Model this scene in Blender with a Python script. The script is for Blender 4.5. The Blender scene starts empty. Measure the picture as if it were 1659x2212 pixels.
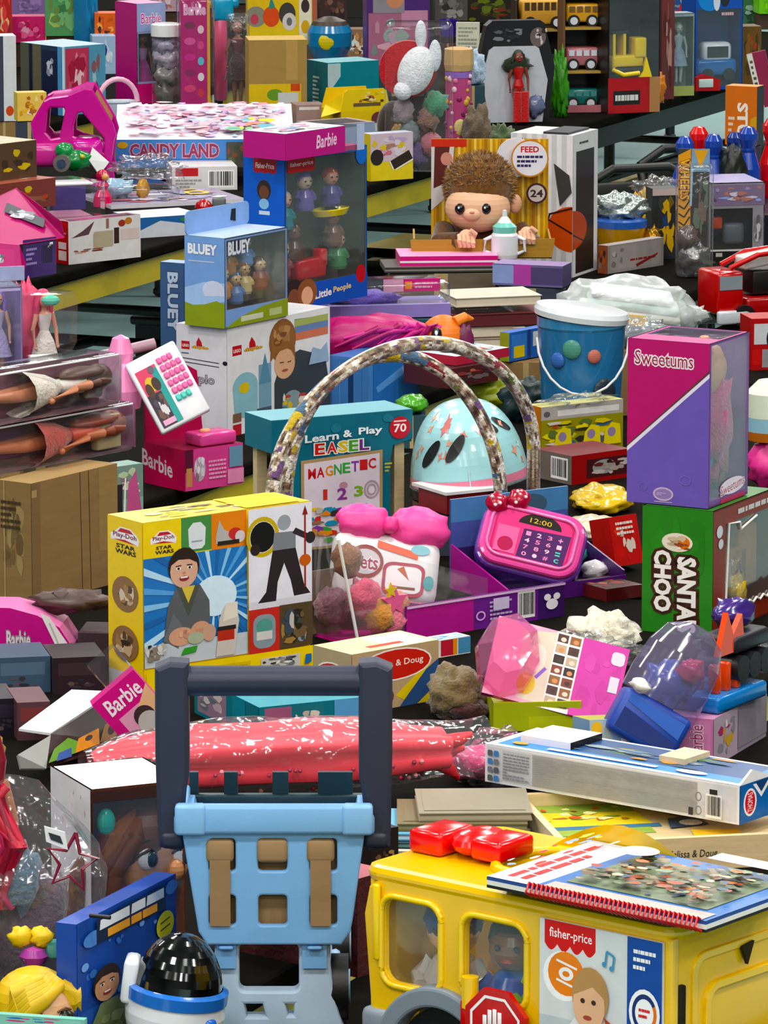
import bpy, bmesh, math, random
from mathutils import Matrix, Vector, noise
# ---------------------------------------------------------------- camera, light, exposure
SC = bpy.context.scene
COL = SC.collection
F, CX, CY, CZ = 11500.0, 829.5, 1106.0, 2.75
PITCH = math.radians(10.5)
cd = bpy.data.cameras.new('camera'); cam = bpy.data.objects.new('camera', cd); COL.objects.link(cam)
cam.location = (0, 0, CZ); cam.rotation_euler = (math.pi/2 - PITCH, 0, 0)
cd.sensor_fit = 'VERTICAL'; cd.sensor_height = 24.0; cd.lens = F/2212*24.0
cd.clip_start = .1; cd.clip_end = 200
SC.camera = cam
SC.view_settings.view_transform = 'Standard'
SC.view_settings.look = 'None'
SC.view_settings.gamma = 1.0
SC.view_settings.use_curve_mapping = False
SC.view_settings.exposure = 0.28
SC.cycles.transparent_max_bounces = 32
SC.cycles.max_bounces = 8
w = bpy.data.worlds.new('hall_air'); SC.world = w; w.use_nodes = True
w.node_tree.nodes['Background'].inputs[0].default_value = (.93, .96, 1, 1)
w.node_tree.nodes['Background'].inputs[1].default_value = .12
def area(name, loc, sx, sy, power, col=(1, .97, .93)):
    l = bpy.data.lights.new(name, 'AREA'); l.shape = 'RECTANGLE'; l.size = sx; l.size_y = sy
    l.energy = power; l.color = col
    o = bpy.data.objects.new(name, l); COL.objects.link(o); o.location = loc
    return o
for y in (-8, -3, 2.5, 8, 13.5, 19, 25, 32, 40):  # rows behind the camera are added to brighten box fronts and interiors
    for x in (-6.5, -2.2, 2.2, 6.5):
        area('ceiling_lamp', (x, y, 7.2), 1.3, 1.0, 165 if y < 10 else 120)
# ---------------------------------------------------------------- helpers
def P(px, py, z=.75):
    dx = (px-CX)/F; dy = -(py-CY)/F
    c, s = math.cos(PITCH), math.sin(PITCH)
    d = Vector((dx, c + dy*s, -s + dy*c))
    t = (z-CZ)/d.z
    return Vector((0, 0, CZ)) + d*t
def at(px, py, Y):
    dx = (px-CX)/F; dy = -(py-CY)/F
    c, s = math.cos(PITCH), math.sin(PITCH)
    d = Vector((dx, c + dy*s, -s + dy*c))
    return Vector((0, 0, CZ)) + d*(Y/d.y)
def snap(px, py, Y):
    p = at(px, py, Y)
    return P(px, py) if p.z-.75 < .062 else p
def scale(p):
    return F/(p.y*math.cos(PITCH) - (p.z-CZ)*math.sin(PITCH))
_hc = {}
def H(h):
    if not isinstance(h, str): return h
    if h not in _hc:
        s = h.lstrip('#')
        if len(s) == 3: s = ''.join(c*2 for c in s)
        r = [int(s[i:i+2], 16)/255 for i in (0, 2, 4)]
        l = [c/12.92 if c <= .04045 else ((c+.055)/1.055)**2.4 for c in r]
        g = .3*l[0]+.59*l[1]+.11*l[2]; _hc[h] = tuple(max(0.0, min(1.0, g+(c-g)*1.14)) for c in l) + (1.0,)
    return _hc[h]
R = math.radians
def rotz(d): return Matrix.Rotation(R(d), 4, 'Z')
def rotx(d): return Matrix.Rotation(R(d), 4, 'X')
def roty(d): return Matrix.Rotation(R(d), 4, 'Y')
def tr(x, y, z): return Matrix.Translation((x, y, z))
def sc(x, y=None, z=None): return Matrix.Diagonal((x, x if y is None else y, x if z is None else z, 1))
MATS = {}
def mat(name, rough=.5, spec=.5, coat=0, bump=0, bscale=60, vary=0, vscale=8, stretch=(1, 1, 1), metal=0, sheen=0, alpha=1):
    m = bpy.data.materials.new(name); m.use_nodes = True; MATS[name] = m
    nt = m.node_tree; N = nt.nodes; L = nt.links
    b = N['Principled BSDF']
    at_ = N.new('ShaderNodeAttribute'); at_.attribute_name = 'Col'
    b.inputs['Roughness'].default_value = rough
    b.inputs['Specular IOR Level'].default_value = spec
    b.inputs['Coat Weight'].default_value = coat
    b.inputs['Coat Roughness'].default_value = .12
    b.inputs['Metallic'].default_value = metal
    b.inputs['Sheen Weight'].default_value = sheen
    src = at_.outputs['Color']
    tc = N.new('ShaderNodeTexCoord')
    if vary:
        mp = N.new('ShaderNodeMapping'); mp.inputs['Scale'].default_value = stretch
        L.new(tc.outputs['Object'], mp.inputs['Vector'])
        n = N.new('ShaderNodeTexNoise'); n.inputs['Scale'].default_value = vscale; n.inputs['Detail'].default_value = 5
        L.new(mp.outputs[0], n.inputs['Vector'])
        r = N.new('ShaderNodeMapRange'); r.inputs[3].default_value = 1-vary; r.inputs[4].default_value = 1+vary
        r.inputs[1].default_value = .3; r.inputs[2].default_value = .7
        L.new(n.outputs[0], r.inputs[0])
        mx = N.new('ShaderNodeVectorMath'); mx.operation = 'SCALE'
        L.new(src, mx.inputs[0]); L.new(r.outputs[0], mx.inputs['Scale'])
        src = mx.outputs[0]
    L.new(src, b.inputs['Base Color'])
    if bump:
        n2 = N.new('ShaderNodeTexNoise'); n2.inputs['Scale'].default_value = bscale; n2.inputs['Detail'].default_value = 3
        L.new(tc.outputs['Object'], n2.inputs['Vector'])
        bp = N.new('ShaderNodeBump'); bp.inputs['Strength'].default_value = bump; bp.inputs['Distance'].default_value = .01
        L.new(n2.outputs[0], bp.inputs['Height']); L.new(bp.outputs[0], b.inputs['Normal'])
    return m
mat('tabletop', .85, .03, 0, .05, 60, .1, 20)
mat('card', .4, .32, .1, .06, 14, .05, 30)
mat('paper', .6, .35, 0, .05, 30, .05, 30)
mat('gloss', .22, .5, .3, 0, 10, .03, 12)
mat('lacquer', .05, .6, 1.0)
mat('satin', .42, .5, 0, .03, 200, .03, 20)
mat('matte', .8, .3, 0, .25, 90, .08, 40)
mat('fabric', .75, .3, 0, .5, 160, .12, 60, sheen=.3)
mat('fur', .9, .15, 0, .0, 60, .3, 130, sheen=.5)
mat('wood', .55, .35, 0, .05, 80, .10, 5, (1.5, 28, 28))
mat('corrugated', .8, .2, 0, .12, 30, .06, 9, (1, 1, 6))
mat('chrome', .12, .5, 0, .1, 20, metal=1)
mat('foil', .25, .5, 0, 1.0, 25, metal=.75)
def film(name, base, rough, bump, bscale, tint=(.97, .98, .99, 1), haze=.0, hcol=(.85, .87, .9, 1)):
    m = bpy.data.materials.new(name); m.use_nodes = True; MATS[name] = m
    nt = m.node_tree; N = nt.nodes; L = nt.links; N.remove(N['Principled BSDF'])
    out = N['Material Output']
    t = N.new('ShaderNodeBsdfTransparent'); t.inputs[0].default_value = tint
    g = N.new('ShaderNodeBsdfGlossy'); g.inputs['Roughness'].default_value = rough; g.inputs[0].default_value = (1, 1, 1, 1)
    d = N.new('ShaderNodeBsdfDiffuse'); d.inputs[0].default_value = hcol
    fr = N.new('ShaderNodeLayerWeight'); fr.inputs[0].default_value = .5
    pw = N.new('ShaderNodeMath'); pw.operation = 'POWER'; pw.inputs[1].default_value = 4.0; L.new(fr.outputs['Facing'], pw.inputs[0])
    tc = N.new('ShaderNodeTexCoord'); n = N.new('ShaderNodeTexNoise'); n.inputs['Scale'].default_value = bscale; n.inputs['Detail'].default_value = 2
    bp = N.new('ShaderNodeBump'); bp.inputs['Strength'].default_value = bump; bp.inputs['Distance'].default_value = .01
    L.new(tc.outputs['Object'], n.inputs['Vector']); L.new(n.outputs[0], bp.inputs['Height'])
    L.new(bp.outputs[0], g.inputs['Normal']); L.new(bp.outputs[0], fr.inputs['Normal'])
    ad = N.new('ShaderNodeMath'); ad.operation = 'MULTIPLY_ADD'; ad.inputs[1].default_value = .8; ad.inputs[2].default_value = base; ad.use_clamp = True
    L.new(pw.outputs[0], ad.inputs[0])
    m1 = N.new('ShaderNodeMixShader'); m1.inputs[0].default_value = haze
    L.new(t.outputs[0], m1.inputs[1]); L.new(d.outputs[0], m1.inputs[2])
    m2 = N.new('ShaderNodeMixShader'); L.new(ad.outputs[0], m2.inputs[0]); L.new(m1.outputs[0], m2.inputs[1]); L.new(g.outputs[0], m2.inputs[2])
    L.new(m2.outputs[0], out.inputs[0])
film('film', .035, .06, .2, 9, haze=.02)
film('bag', .045, .12, .9, 22, haze=.04)
film('frost', .03, .3, .5, 18, haze=.36, hcol=(.86, .9, .88, 1))
film('purple_film', .05, .1, .3, 10, tint=(.72, .7, .85, 1), haze=.15, hcol=(.5, .45, .65, 1))
film('pink_film', .06, .12, .5, 16, tint=(1, .55, .75, 1), haze=.3, hcol=(.9, .25, .5, 1))
_rb = {}
def rbv(sx, sy, sz, r, seg):
    k = (round(sx, 4), round(sy, 4), round(sz, 4), round(r, 4), seg)
    if k not in _rb:
        bm = bmesh.new(); bmesh.ops.create_cube(bm, size=1)
        for v in bm.verts: v.co = Vector((v.co.x*sx, v.co.y*sy, v.co.z*sz))
        bmesh.ops.bevel(bm, geom=list(bm.edges), offset=min(r, .49*min(sx, sy, sz)), segments=seg, profile=.5, affect='EDGES')
        bm.verts.index_update()
        _rb[k] = ([v.co.copy() for v in bm.verts], [[v.index for v in f.verts] for f in bm.faces]); bm.free()
    return _rb[k]
_gl = {}
def curve_mesh(ob):
    me = bpy.data.meshes.new_from_object(ob)
    r = ([v.co.copy() for v in me.vertices], [list(p.vertices) for p in me.polygons])
    bpy.data.meshes.remove(me)
    return r
def glyph(s, off=0.0):
    k = (s, off)
    if k not in _gl:
        cu = bpy.data.curves.new('t', 'FONT'); cu.body = s; cu.offset = off; cu.resolution_u = 2; cu.fill_mode = 'FRONT'
        ob = bpy.data.objects.new('t', cu)
        _gl[k] = curve_mesh(ob)
        bpy.data.objects.remove(ob); bpy.data.curves.remove(cu)
    return _gl[k]
def rr(x0, y0, x1, y1, r, n=4):
    o = []
    for cx, cy, a0 in ((x1-r, y1-r, 0), (x0+r, y1-r, 90), (x0+r, y0+r, 180), (x1-r, y0+r, 270)):
        for i in range(n+1):
            a = R(a0 + 90*i/n); o.append((cx+r*math.cos(a), cy+r*math.sin(a)))
    return o
def circ(cx, cy, rx, ry=None, n=20, a0=0, a1=360):
    ry = rx if ry is None else ry
    m = n if abs(a1-a0) >= 360 else n+1
    return [(cx+rx*math.cos(R(a0+(a1-a0)*i/n)), cy+ry*math.sin(R(a0+(a1-a0)*i/n))) for i in range(m)]
class B:
    def __init__(s, X=None):
        s.v = []; s.f = []; s.c = []; s.sm = []; s.X = X or Matrix()
    def add(s, vs, fs, col, sm=False):
        b = len(s.v); X = s.X; c = H(col)
        s.v += [tuple(X @ Vector(v)) for v in vs]
        s.f += [[i+b for i in f] for f in fs]
        s.c += [c]*len(fs); s.sm += [sm]*len(fs); return s
    def box(s, x0, y0, z0, x1, y1, z1, col, cols=None):
        vs = [(x, y, z) for z in (z0, z1) for y in (y0, y1) for x in (x0, x1)]
        fs = dict(D=[0, 2, 3, 1], T=[4, 5, 7, 6], R=[0, 1, 5, 4], K=[2, 6, 7, 3], L=[0, 4, 6, 2], E=[1, 3, 7, 5])
        for k, f in fs.items(): s.add(vs, [f], (cols or {}).get(k, col))
        return s
    def rbox(s, cx, cy, cz, sx, sy, sz, col, r=.01, seg=2, sm=True):
        vs, fs = rbv(sx, sy, sz, r, seg)
        return s.add([(v.x+cx, v.y+cy, v.z+cz) for v in vs], fs, col, sm)
    def cyl(s, p0, p1, r0, r1=None, col='#fff', n=12, cap=True, sm=True):
        r1 = r0 if r1 is None else r1
        p0 = Vector(p0); p1 = Vector(p1); q = (p1-p0).to_track_quat('Z', 'Y').to_matrix()
        vs = []
        for p, r in ((p0, r0), (p1, r1)):
            for i in range(n):
                a = 2*math.pi*i/n; vs.append(p + q @ Vector((r*math.cos(a), r*math.sin(a), 0)))
        s.add(vs, [[i, (i+1) % n, n+(i+1) % n, n+i] for i in range(n)], col, sm)
        if cap: s.add(vs, [list(range(n))[::-1], list(range(n, 2*n))], col)
        return s
    def sph(s, c, r, col, nu=14, nv=9, v0=0, v1=1):
        rx, ry, rz = r if isinstance(r, (tuple, list)) else (r, r, r)
        prof = []
        for j in range(nv+1):
            a = -math.pi/2 + math.pi*(v0+(v1-v0)*j/nv); prof.append((math.cos(a), math.sin(a)))
        return s.lathe(c, [(max(p[0], 1e-4), p[1]*rz) for p in prof], col, nu, rx, ry)
    def lathe(s, c, prof, col, n=16, kx=1, ky=1, sm=True, cols=None):
        vs = []
        for r, z in prof:
            for i in range(n):
                a = 2*math.pi*i/n; vs.append((c[0]+kx*r*math.cos(a), c[1]+ky*r*math.sin(a), c[2]+z))
        for j in range(len(prof)-1):
            s.add(vs[j*n:(j+2)*n], [[i, (i+1) % n, n+(i+1) % n, n+i] for i in range(n)], cols[j] if cols else col, sm)
        return s
    def tube(s, pts, r, col, n=8, cap=True, cols=None):
        pts = [Vector(p) for p in pts]; m = len(pts); vs = []
        rs = r if isinstance(r, (list, tuple)) else [r]*m
        up = Vector((0.13, .21, 1)).normalized()
        for k in range(m):
            t = (pts[min(k+1, m-1)]-pts[max(k-1, 0)]).normalized()
            a = t.cross(up)
            if a.length < .05: a = t.cross(Vector((1, 0, 0)))
            a.normalize(); b = a.cross(t)
            for i in range(n):
                g = 2*math.pi*i/n; vs.append(pts[k] + rs[k]*(a*math.cos(g)+b*math.sin(g)))
        for k in range(m-1):
            s.add(vs[k*n:(k+2)*n], [[i, (i+1) % n, n+(i+1) % n, n+i] for i in range(n)], cols[k % len(cols)] if cols else col, True)
        if cap: s.add(vs, [list(range(n)), list(range((m-1)*n, m*n))[::-1]], cols[0] if cols else col)
        return s
    def prism(s, pts, d0, d1, col, ax='z', side=None):
        # polygon (x,y) extruded d0..d1 along ax ('z': xy plane, 'y': pts are x,z, 'x': pts are y,z)
        def mp(p, d): return (p[0], p[1], d) if ax == 'z' else ((p[0], d, p[1]) if ax == 'y' else (d, p[0], p[1]))
        n = len(pts); vs = [mp(p, d0) for p in pts]+[mp(p, d1) for p in pts]
        s.add(vs, [list(range(n)), list(range(n, 2*n))[::-1]], col)
        return s.add(vs, [[i, n+i, n+(i+1) % n, (i+1) % n] for i in range(n)], side or col)
    def plate(s, outer, holes, d, col, bev=0, X=None, sm=False):
        # filled outline with holes, thickness d (local xy, thickness along z)
        cu = bpy.data.curves.new('c', 'CURVE'); cu.dimensions = '2D'; cu.fill_mode = 'BOTH'; cu.extrude = max(d/2-bev, 0); cu.bevel_depth = bev; cu.bevel_resolution = 1
        for pts in [outer]+list(holes):
            sp = cu.splines.new('POLY'); sp.points.add(len(pts)-1); sp.use_cyclic_u = True
            for q, p in zip(sp.points, pts): q.co = (p[0], p[1], 0, 1)
        ob = bpy.data.objects.new('c', cu); vs, fs = curve_mesh(ob)
        bpy.data.objects.remove(ob); bpy.data.curves.remove(cu)
        if X is not None: vs = [X @ v for v in vs]
        return s.add(vs, fs, col, sm)
    def text(s, t, X, h, col, d=.001, off=.0):
        vs, fs = glyph(t, off)
        return s.add([X @ Vector((v.x*h/.7, v.y*h/.7, 0)) for v in vs], fs, col)
    def blob(s, c, r, col, amp=.15, fr=3, nu=24, nv=14, seed=0, flat=0):
        rx, ry, rz = r; vs = []
        for j in range(nv+1):
            a = -math.pi/2+math.pi*j/nv
            for i in range(nu):
                b = 2*math.pi*i/nu
                d = Vector((math.cos(a)*math.cos(b), math.cos(a)*math.sin(b), math.sin(a)))
                k = 1+amp*noise.noise(d*fr+Vector((seed*7.3, seed*3.1, seed)))*2
                z = d.z*rz*k
                if flat and z < -rz*flat: z = -rz*flat
                vs.append((c[0]+d.x*rx*k, c[1]+d.y*ry*k, c[2]+z))
        return s.add(vs, [[j*nu+i, j*nu+(i+1) % nu, (j+1)*nu+(i+1) % nu, (j+1)*nu+i] for j in range(nv) for i in range(nu)], col, True)
    def build(s, name, m='card', parent=None, X=None):
        me = bpy.data.meshes.new(name); me.from_pydata(s.v, [], s.f)
        ca = me.color_attributes.new('Col', 'FLOAT_COLOR', 'CORNER')
        arr = []
        for f, c in zip(s.f, s.c): arr += list(c)*len(f)
        ca.data.foreach_set('color', arr)
        me.polygons.foreach_set('use_smooth', s.sm)
        me.materials.append(MATS[m]); me.update()
        o = bpy.data.objects.new(name, me); COL.objects.link(o)
        if parent is not None: o.parent = parent
        if X is not None: o.matrix_local = X
        return o
class Art(B):
    """flat print laid on one face: (x, y) run 0..1 from its lower left"""
    def __init__(s, O, U, V):
        super().__init__(); s.O = Vector(O); s.U = Vector(U); s.V = Vector(V)
        s.N = s.U.cross(s.V).normalized(); s.k = 0
        s.asp = s.U.length/max(s.V.length, 1e-6)
    def add(s, vs, fs, col, sm=False):
        f0 = len(s.f); super().add(vs, fs, col, sm)
        if not hasattr(s, 'un'): s.un = []
        q = [((Vector(v)-s.O).dot(s.U)/s.U.length_squared, (Vector(v)-s.O).dot(s.V)/s.V.length_squared) for v in vs]
        s.un.append([f0, len(s.f), min(a for a, b in q), min(b for a, b in q), max(a for a, b in q), max(b for a, b in q)])
        return s
    def build(s, name, m='card', parent=None, X=None):
        # prints that lie apart from each other become prints of their own
        gr = []
        for u in s.un:
            e = .035; hit = [g for g in gr if g[1] < u[4]+e and g[3] > u[2]-e and g[2] < u[5]+e and g[4] > u[3]-e]
            n = [[u], u[2], u[3], u[4], u[5]]
            for g in hit: n = [g[0]+n[0], min(n[1], g[1]), min(n[2], g[2]), max(n[3], g[3]), max(n[4], g[4])]; gr.remove(g)
            gr.append(n)
        while True:
            done = True
            for i in range(len(gr)):
                for j in range(i+1, len(gr)):
                    g, h = gr[i], gr[j]
                    if g[1] < h[3]+.035 and g[3] > h[1]-.035 and g[2] < h[4]+.035 and g[4] > h[2]-.035:
                        gr[i] = [g[0]+h[0], min(g[1], h[1]), min(g[2], h[2]), max(g[3], h[3]), max(g[4], h[4])]; del gr[j]; done = False; break
                if not done: break
            if done: break
        first = None
        for g in gr:
            b = B(); ids = sorted((u[0], u[1]) for u in g[0])
            mp = {}
            for a, z in ids:
                for k in range(a, z):
                    f = []
                    for i in s.f[k]:
                        if i not in mp: mp[i] = len(b.v); b.v.append(s.v[i])
                        f.append(mp[i])
                    b.f.append(f); b.c.append(s.c[k]); b.sm.append(False)
            o = b.build(name, m, parent, X); first = first or o
        return first
    def pt(s, x, y): return s.O + s.U*x + s.V*y + s.N*(.0007+.00006*s.k)
    def poly(s, pts, col): s.k += 1; return s.add([s.pt(*p) for p in pts], [list(range(len(pts)))], col)
    def rect(s, x0, y0, x1, y1, col): return s.poly([(x0, y0), (x1, y0), (x1, y1), (x0, y1)], col)
    def rrect(s, x0, y0, x1, y1, r, col):
        a = s.asp; return s.poly([(p[0]/a, p[1]) for p in rr(x0*a, y0, x1*a, y1, r)], col)
    def ell(s, cx, cy, rx, ry, col, n=20): return s.poly(circ(cx, cy, rx, ry, n), col)
    def line(s, pts, w_, col):
        for (x0, y0), (x1, y1) in zip(pts[:-1], pts[1:]):
            dx, dy = (x1-x0)*s.asp, y1-y0; l = math.hypot(dx, dy) or 1; nx, ny = -dy/l*w_/2/s.asp, dx/l*w_/2
            s.poly([(x0+nx, y0+ny), (x0-nx, y0-ny), (x1-nx, y1-ny), (x1+nx, y1+ny)], col)
        return s
    def ring(s, cx, cy, rx, ry, t, col, n=24):
        s.k += 1; o = circ(cx, cy, rx, ry, n); i = circ(cx, cy, rx*(1-t), ry*(1-t), n)
        return s.add([s.pt(*p) for p in o+i], [[j, (j+1) % n, n+(j+1) % n, n+j] for j in range(n)], col)
    def text(s, t, x0, y0, x1, y1, col, ol=None, ow=.06, rot=0, tilt=0, b=.0, slant=0):
        vs, fs = glyph(t, b); ax0 = min(v.x for v in vs); ax1 = max(v.x for v in vs); ay0 = min(v.y for v in vs); ay1 = max(v.y for v in vs)
        def put(vs, fs, c):
            s.k += 1; o = []
            for v in vs:
                gx = (v.x-ax0)/(ax1-ax0); gy = (v.y-ay0)/(ay1-ay0)
                gx2 = gx + slant*(gy-.5)
                if rot == 90: x, y = x1-gy*(x1-x0)+tilt*(gx-.5), y0+gx2*(y1-y0)
                elif rot == -90: x, y = x0+gy*(x1-x0)+tilt*(gx-.5), y1-gx2*(y1-y0)
                else: x, y = x0+gx2*(x1-x0), y0+gy*(y1-y0)+tilt*(gx-.5)
                o.append(s.pt(x, y))
            s.add(o, fs, c)
        if ol:
            ov, of = glyph(t, b+ow); put(ov, of, ol)
        put(vs, fs, col); return s
    def busy(s, x0, y0, x1, y1, pal, n, seed=0, k=.16):
        rg = random.Random(seed); W, Hh = x1-x0, y1-y0
        for i in range(n):
            rx = W*k*rg.uniform(.4, 1.3); ry = Hh*k*rg.uniform(.4, 1.3)
            cx = rg.uniform(x0+rx, x1-rx) if 2*rx < W else (x0+x1)/2; cy = rg.uniform(y0+ry, y1-ry) if 2*ry < Hh else (y0+y1)/2
            m = rg.randint(5, 9); a0 = rg.random()*6
            s.poly([(cx+rx*rg.uniform(.5, 1)*math.cos(a0+6.283*j/m), cy+ry*rg.uniform(.5, 1)*math.sin(a0+6.283*j/m)) for j in range(m)], rg.choice(pal))
        return s
    def bars(s, x0, y0, x1, y1, seed=0, vert=True):
        rg = random.Random(seed); s.rect(x0, y0, x1, y1, '#f4f4f2'); t = .06
        while t < .94:
            d = rg.uniform(.015, .06)
            if vert: s.rect(x0+(x1-x0)*t, y0+(y1-y0)*.12, x0+(x1-x0)*min(t+d, .95), y1-(y1-y0)*.08, '#151515')
            else: s.rect(x0+(x1-x0)*.1, y0+(y1-y0)*t, x1-(x1-x0)*.1, y0+(y1-y0)*min(t+d, .95), '#151515')
            t += d+rg.uniform(.015, .05)
        return s
    def lines(s, x0, y0, x1, y1, n, col, seed=0, fill=.5):
        rg = random.Random(seed)
        for i in range(n):
            y = y1-(y1-y0)*(i+.5)/n; hh = (y1-y0)/n*fill/2; x = x0
            while x < x1-.02*(x1-x0):
                e = min(x1, x+(x1-x0)*rg.uniform(.06, .2)); s.rect(x, y-hh, e, y+hh, col); x = e+(x1-x0)*.025
                if rg.random() < .06: break
        return s
def T(name, label, cat, loc, rz=0, rx=0, ry=0, group=None, kind=None):
    o = bpy.data.objects.new(name, None); COL.objects.link(o); o.empty_display_size = .05
    o.location = loc; o.rotation_euler = (R(rx), R(ry), R(rz)); o['label'] = label; o['category'] = cat
    if group: o['group'] = group
    return o
def tag(o, label, cat, group=None):
    o['label'] = label; o['category'] = cat
    if group: o['group'] = group
    return o
class Carton:
    """card box standing on its front corner: 'R' face runs right, 'L' face runs left-back, 'T' top"""
    def __init__(s, name, label, cat, px, py, th, wr, wl, h, z=.75, Y=None, dep=None, col='#fff', cols=None, win=None, group=None, rx=0, ry=0, inner='#777', m='card', t=.003, wfilm='film'):
        p = snap(px, py, Y) if Y else P(px, py, z)
        k = scale(p); s.k = k; c, sn = math.cos(R(th)), math.sin(R(th))
        s.a = wr/k/c; s.b = dep if dep is not None else wl/k/abs(sn); s.h = h/k/.98
        s.p = p; s.th = th
        s.o = T(name, label, cat, p, th, rx, ry, group)
        a, b, hh = s.a, s.b, s.h; cols = cols or {}
        s.win = win or {}; s.fc = cols; s.col = col
        if not win:
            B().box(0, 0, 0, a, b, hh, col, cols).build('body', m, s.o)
        else:
            bo = B(); fi = B()
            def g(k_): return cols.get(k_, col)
            fr = dict(R=((0, 0, 0), (a, 0, 0), (0, 0, hh)), L=((0, b, 0), (0, -b, 0), (0, 0, hh)), T=((0, 0, hh), (a, 0, 0), (0, b, 0)),
                      K=((a, b, 0), (-a, 0, 0), (0, 0, hh)), E=((a, 0, 0), (0, b, 0), (0, 0, hh)), D=((0, b, 0), (a, 0, 0), (0, -b, 0)))
            for key, (O, U, V) in fr.items():
                O = Vector(O); U = Vector(U); V = Vector(V); N = U.cross(V).normalized()
                def pan(bb, x0, y0, x1, y1, colr, off=0, tt=t):
                    if x1-x0 < 1e-4 or y1-y0 < 1e-4: return
                    q = [O+U*x+V*y-N*off for x, y in ((x0, y0), (x1, y0), (x1, y1), (x0, y1))]
                    q2 = [v-N*tt for v in q]
                    bb.add(q+q2, [[0, 1, 2, 3]], colr)
                    bb.add(q+q2, [[7, 6, 5, 4]]+[[i, 4+i, 4+(i+1) % 4, (i+1) % 4] for i in range(4)], inner)
                if key in win:
                    x0, y0, x1, y1 = win[key]
                    pan(bo, 0, 0, 1, y0, g(key)); pan(bo, 0, y1, 1, 1, g(key)); pan(bo, 0, y0, x0, y1, g(key)); pan(bo, x1, y0, 1, y1, g(key))
                    pan(fi, x0, y0, x1, y1, '#fff', .0008, .0006)
                else: pan(bo, 0, 0, 1, 1, g(key))
            bo.build('body', m, s.o); fi.build('window_film', wfilm, s.o)
    def art(s, f):
        a, b, h = s.a, s.b, s.h
        A = dict(R=lambda: Art((0, 0, 0), (a, 0, 0), (0, 0, h)), L=lambda: Art((0, b, 0), (0, -b, 0), (0, 0, h)),
                    T=lambda: Art((0, 0, h), (a, 0, 0), (0, b, 0)))[f]()
        if f not in s.win: A.rect(0, 0, 1, 1, s.fc.get(f, s.col))
        return A
    def put(s, A, f):
        return A.build(dict(R='front_print', L='side_print', T='top_print')[f], 'card', s.o)
def face(A, cx, cy, rx, ry, skin, hair, smile=True, up=.55):
    """simple printed child portrait"""
    A.ell(cx, cy+ry*.18, rx*1.13, ry*1.12, hair); A.ell(cx, cy-ry*.05, rx, ry, skin)
    A.poly([(cx-rx, cy+ry*.3), (cx-rx*.7, cy+ry*.85), (cx, cy+ry*1.05), (cx+rx*.7, cy+ry*.85), (cx+rx, cy+ry*.3), (cx+rx*.4, cy+ry*.58), (cx-rx*.4, cy+ry*.62)], hair)
    for sx in (-1, 1):
        A.ell(cx+sx*rx*.4, cy+ry*.1, rx*.17, ry*.09, '#fff', 10); A.ell(cx+sx*rx*.4, cy+ry*.1, rx*.1, ry*.08, '#2a1a12', 8)
        A.line([(cx+sx*rx*.2, cy+ry*.27), (cx+sx*rx*.6, cy+ry*.25)], ry*.06, hair)
    A.ell(cx, cy-ry*.17, rx*.13, ry*.07, '#c98a72', 8)
    if smile:
        A.ell(cx, cy-ry*.5, rx*.36, ry*.16, '#8a3030', 12); A.rect(cx-rx*.25, cy-ry*.48, cx+rx*.25, cy-ry*.38, '#f4eeea')
def doll(parent, X, h, skin, hair, top, bottom=None, long_=True, name='doll'):
    """fashion doll standing along local z, facing local -y"""
    u = h; bottom = bottom or top; b = B(X)
    for sx in (-1, 1):
        b.tube([(sx*.045*u, 0, .49*u), (sx*.042*u, -.008*u, .27*u), (sx*.035*u, 0, .04*u), (sx*.035*u, -.03*u, .012*u)], [.042*u, .033*u, .02*u, .016*u], skin)
        b.tube([(sx*.088*u, 0, .77*u), (sx*.13*u, 0, .62*u), (sx*.125*u, -.04*u, .46*u)], [.026*u, .02*u, .014*u], skin)
        b.sph((sx*.125*u, -.045*u, .445*u), .017*u, skin, 8, 6)
    b.lathe((0, 0, 0), [(.055*u, .46*u), (.078*u, .52*u), (.05*u, .61*u), (.075*u, .72*u), (.08*u, .77*u), (.03*u, .8*u), (.024*u, .85*u)], top, 12, 1, .68, cols=[bottom, bottom, top, top, skin, skin])
    b.sph((0, -.005*u, .905*u), (.062*u, .064*u, .08*u), skin, 14, 10)
    for sx in (-1, 1):
        b.sph((sx*.025*u, -.06*u, .91*u), (.013*u, .008*u, .011*u), '#f6f2ee', 8, 6); b.sph((sx*.025*u, -.066*u, .909*u), (.008*u, .005*u, .009*u), '#241812', 8, 6)
    b.sph((0, -.066*u, .89*u), (.008*u, .012*u, .01*u), skin, 8, 6); b.sph((0, -.06*u, .868*u), (.018*u, .008*u, .007*u), '#c03050', 8, 6)
    o = b.build(name, 'satin', parent)
    hb = B(X); hb.sph((0, .018*u, .93*u), (.076*u, .068*u, .08*u), hair, 14, 9)
    if long_:
        hb.blob((0, .05*u, .8*u), (.085*u, .035*u, .17*u), hair, .12, 4, 14, 10)
        for sx in (-1, 1): hb.tube([(sx*.06*u, .0, .95*u), (sx*.08*u, 0, .85*u), (sx*.075*u, -.01*u, .7*u)], [.022*u, .027*u, .01*u], hair)
    hb.build('hair', 'satin', o)
    if long_ == 2 or bottom != top:
        d = B(X); d.lathe((0, 0, 0), [(.05*u, .6*u), (.1*u, .5*u), (.15*u, .32*u), (.16*u, .3*u)], bottom, 14, 1, .8); d.build('skirt', 'fabric', o)
    return o
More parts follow.
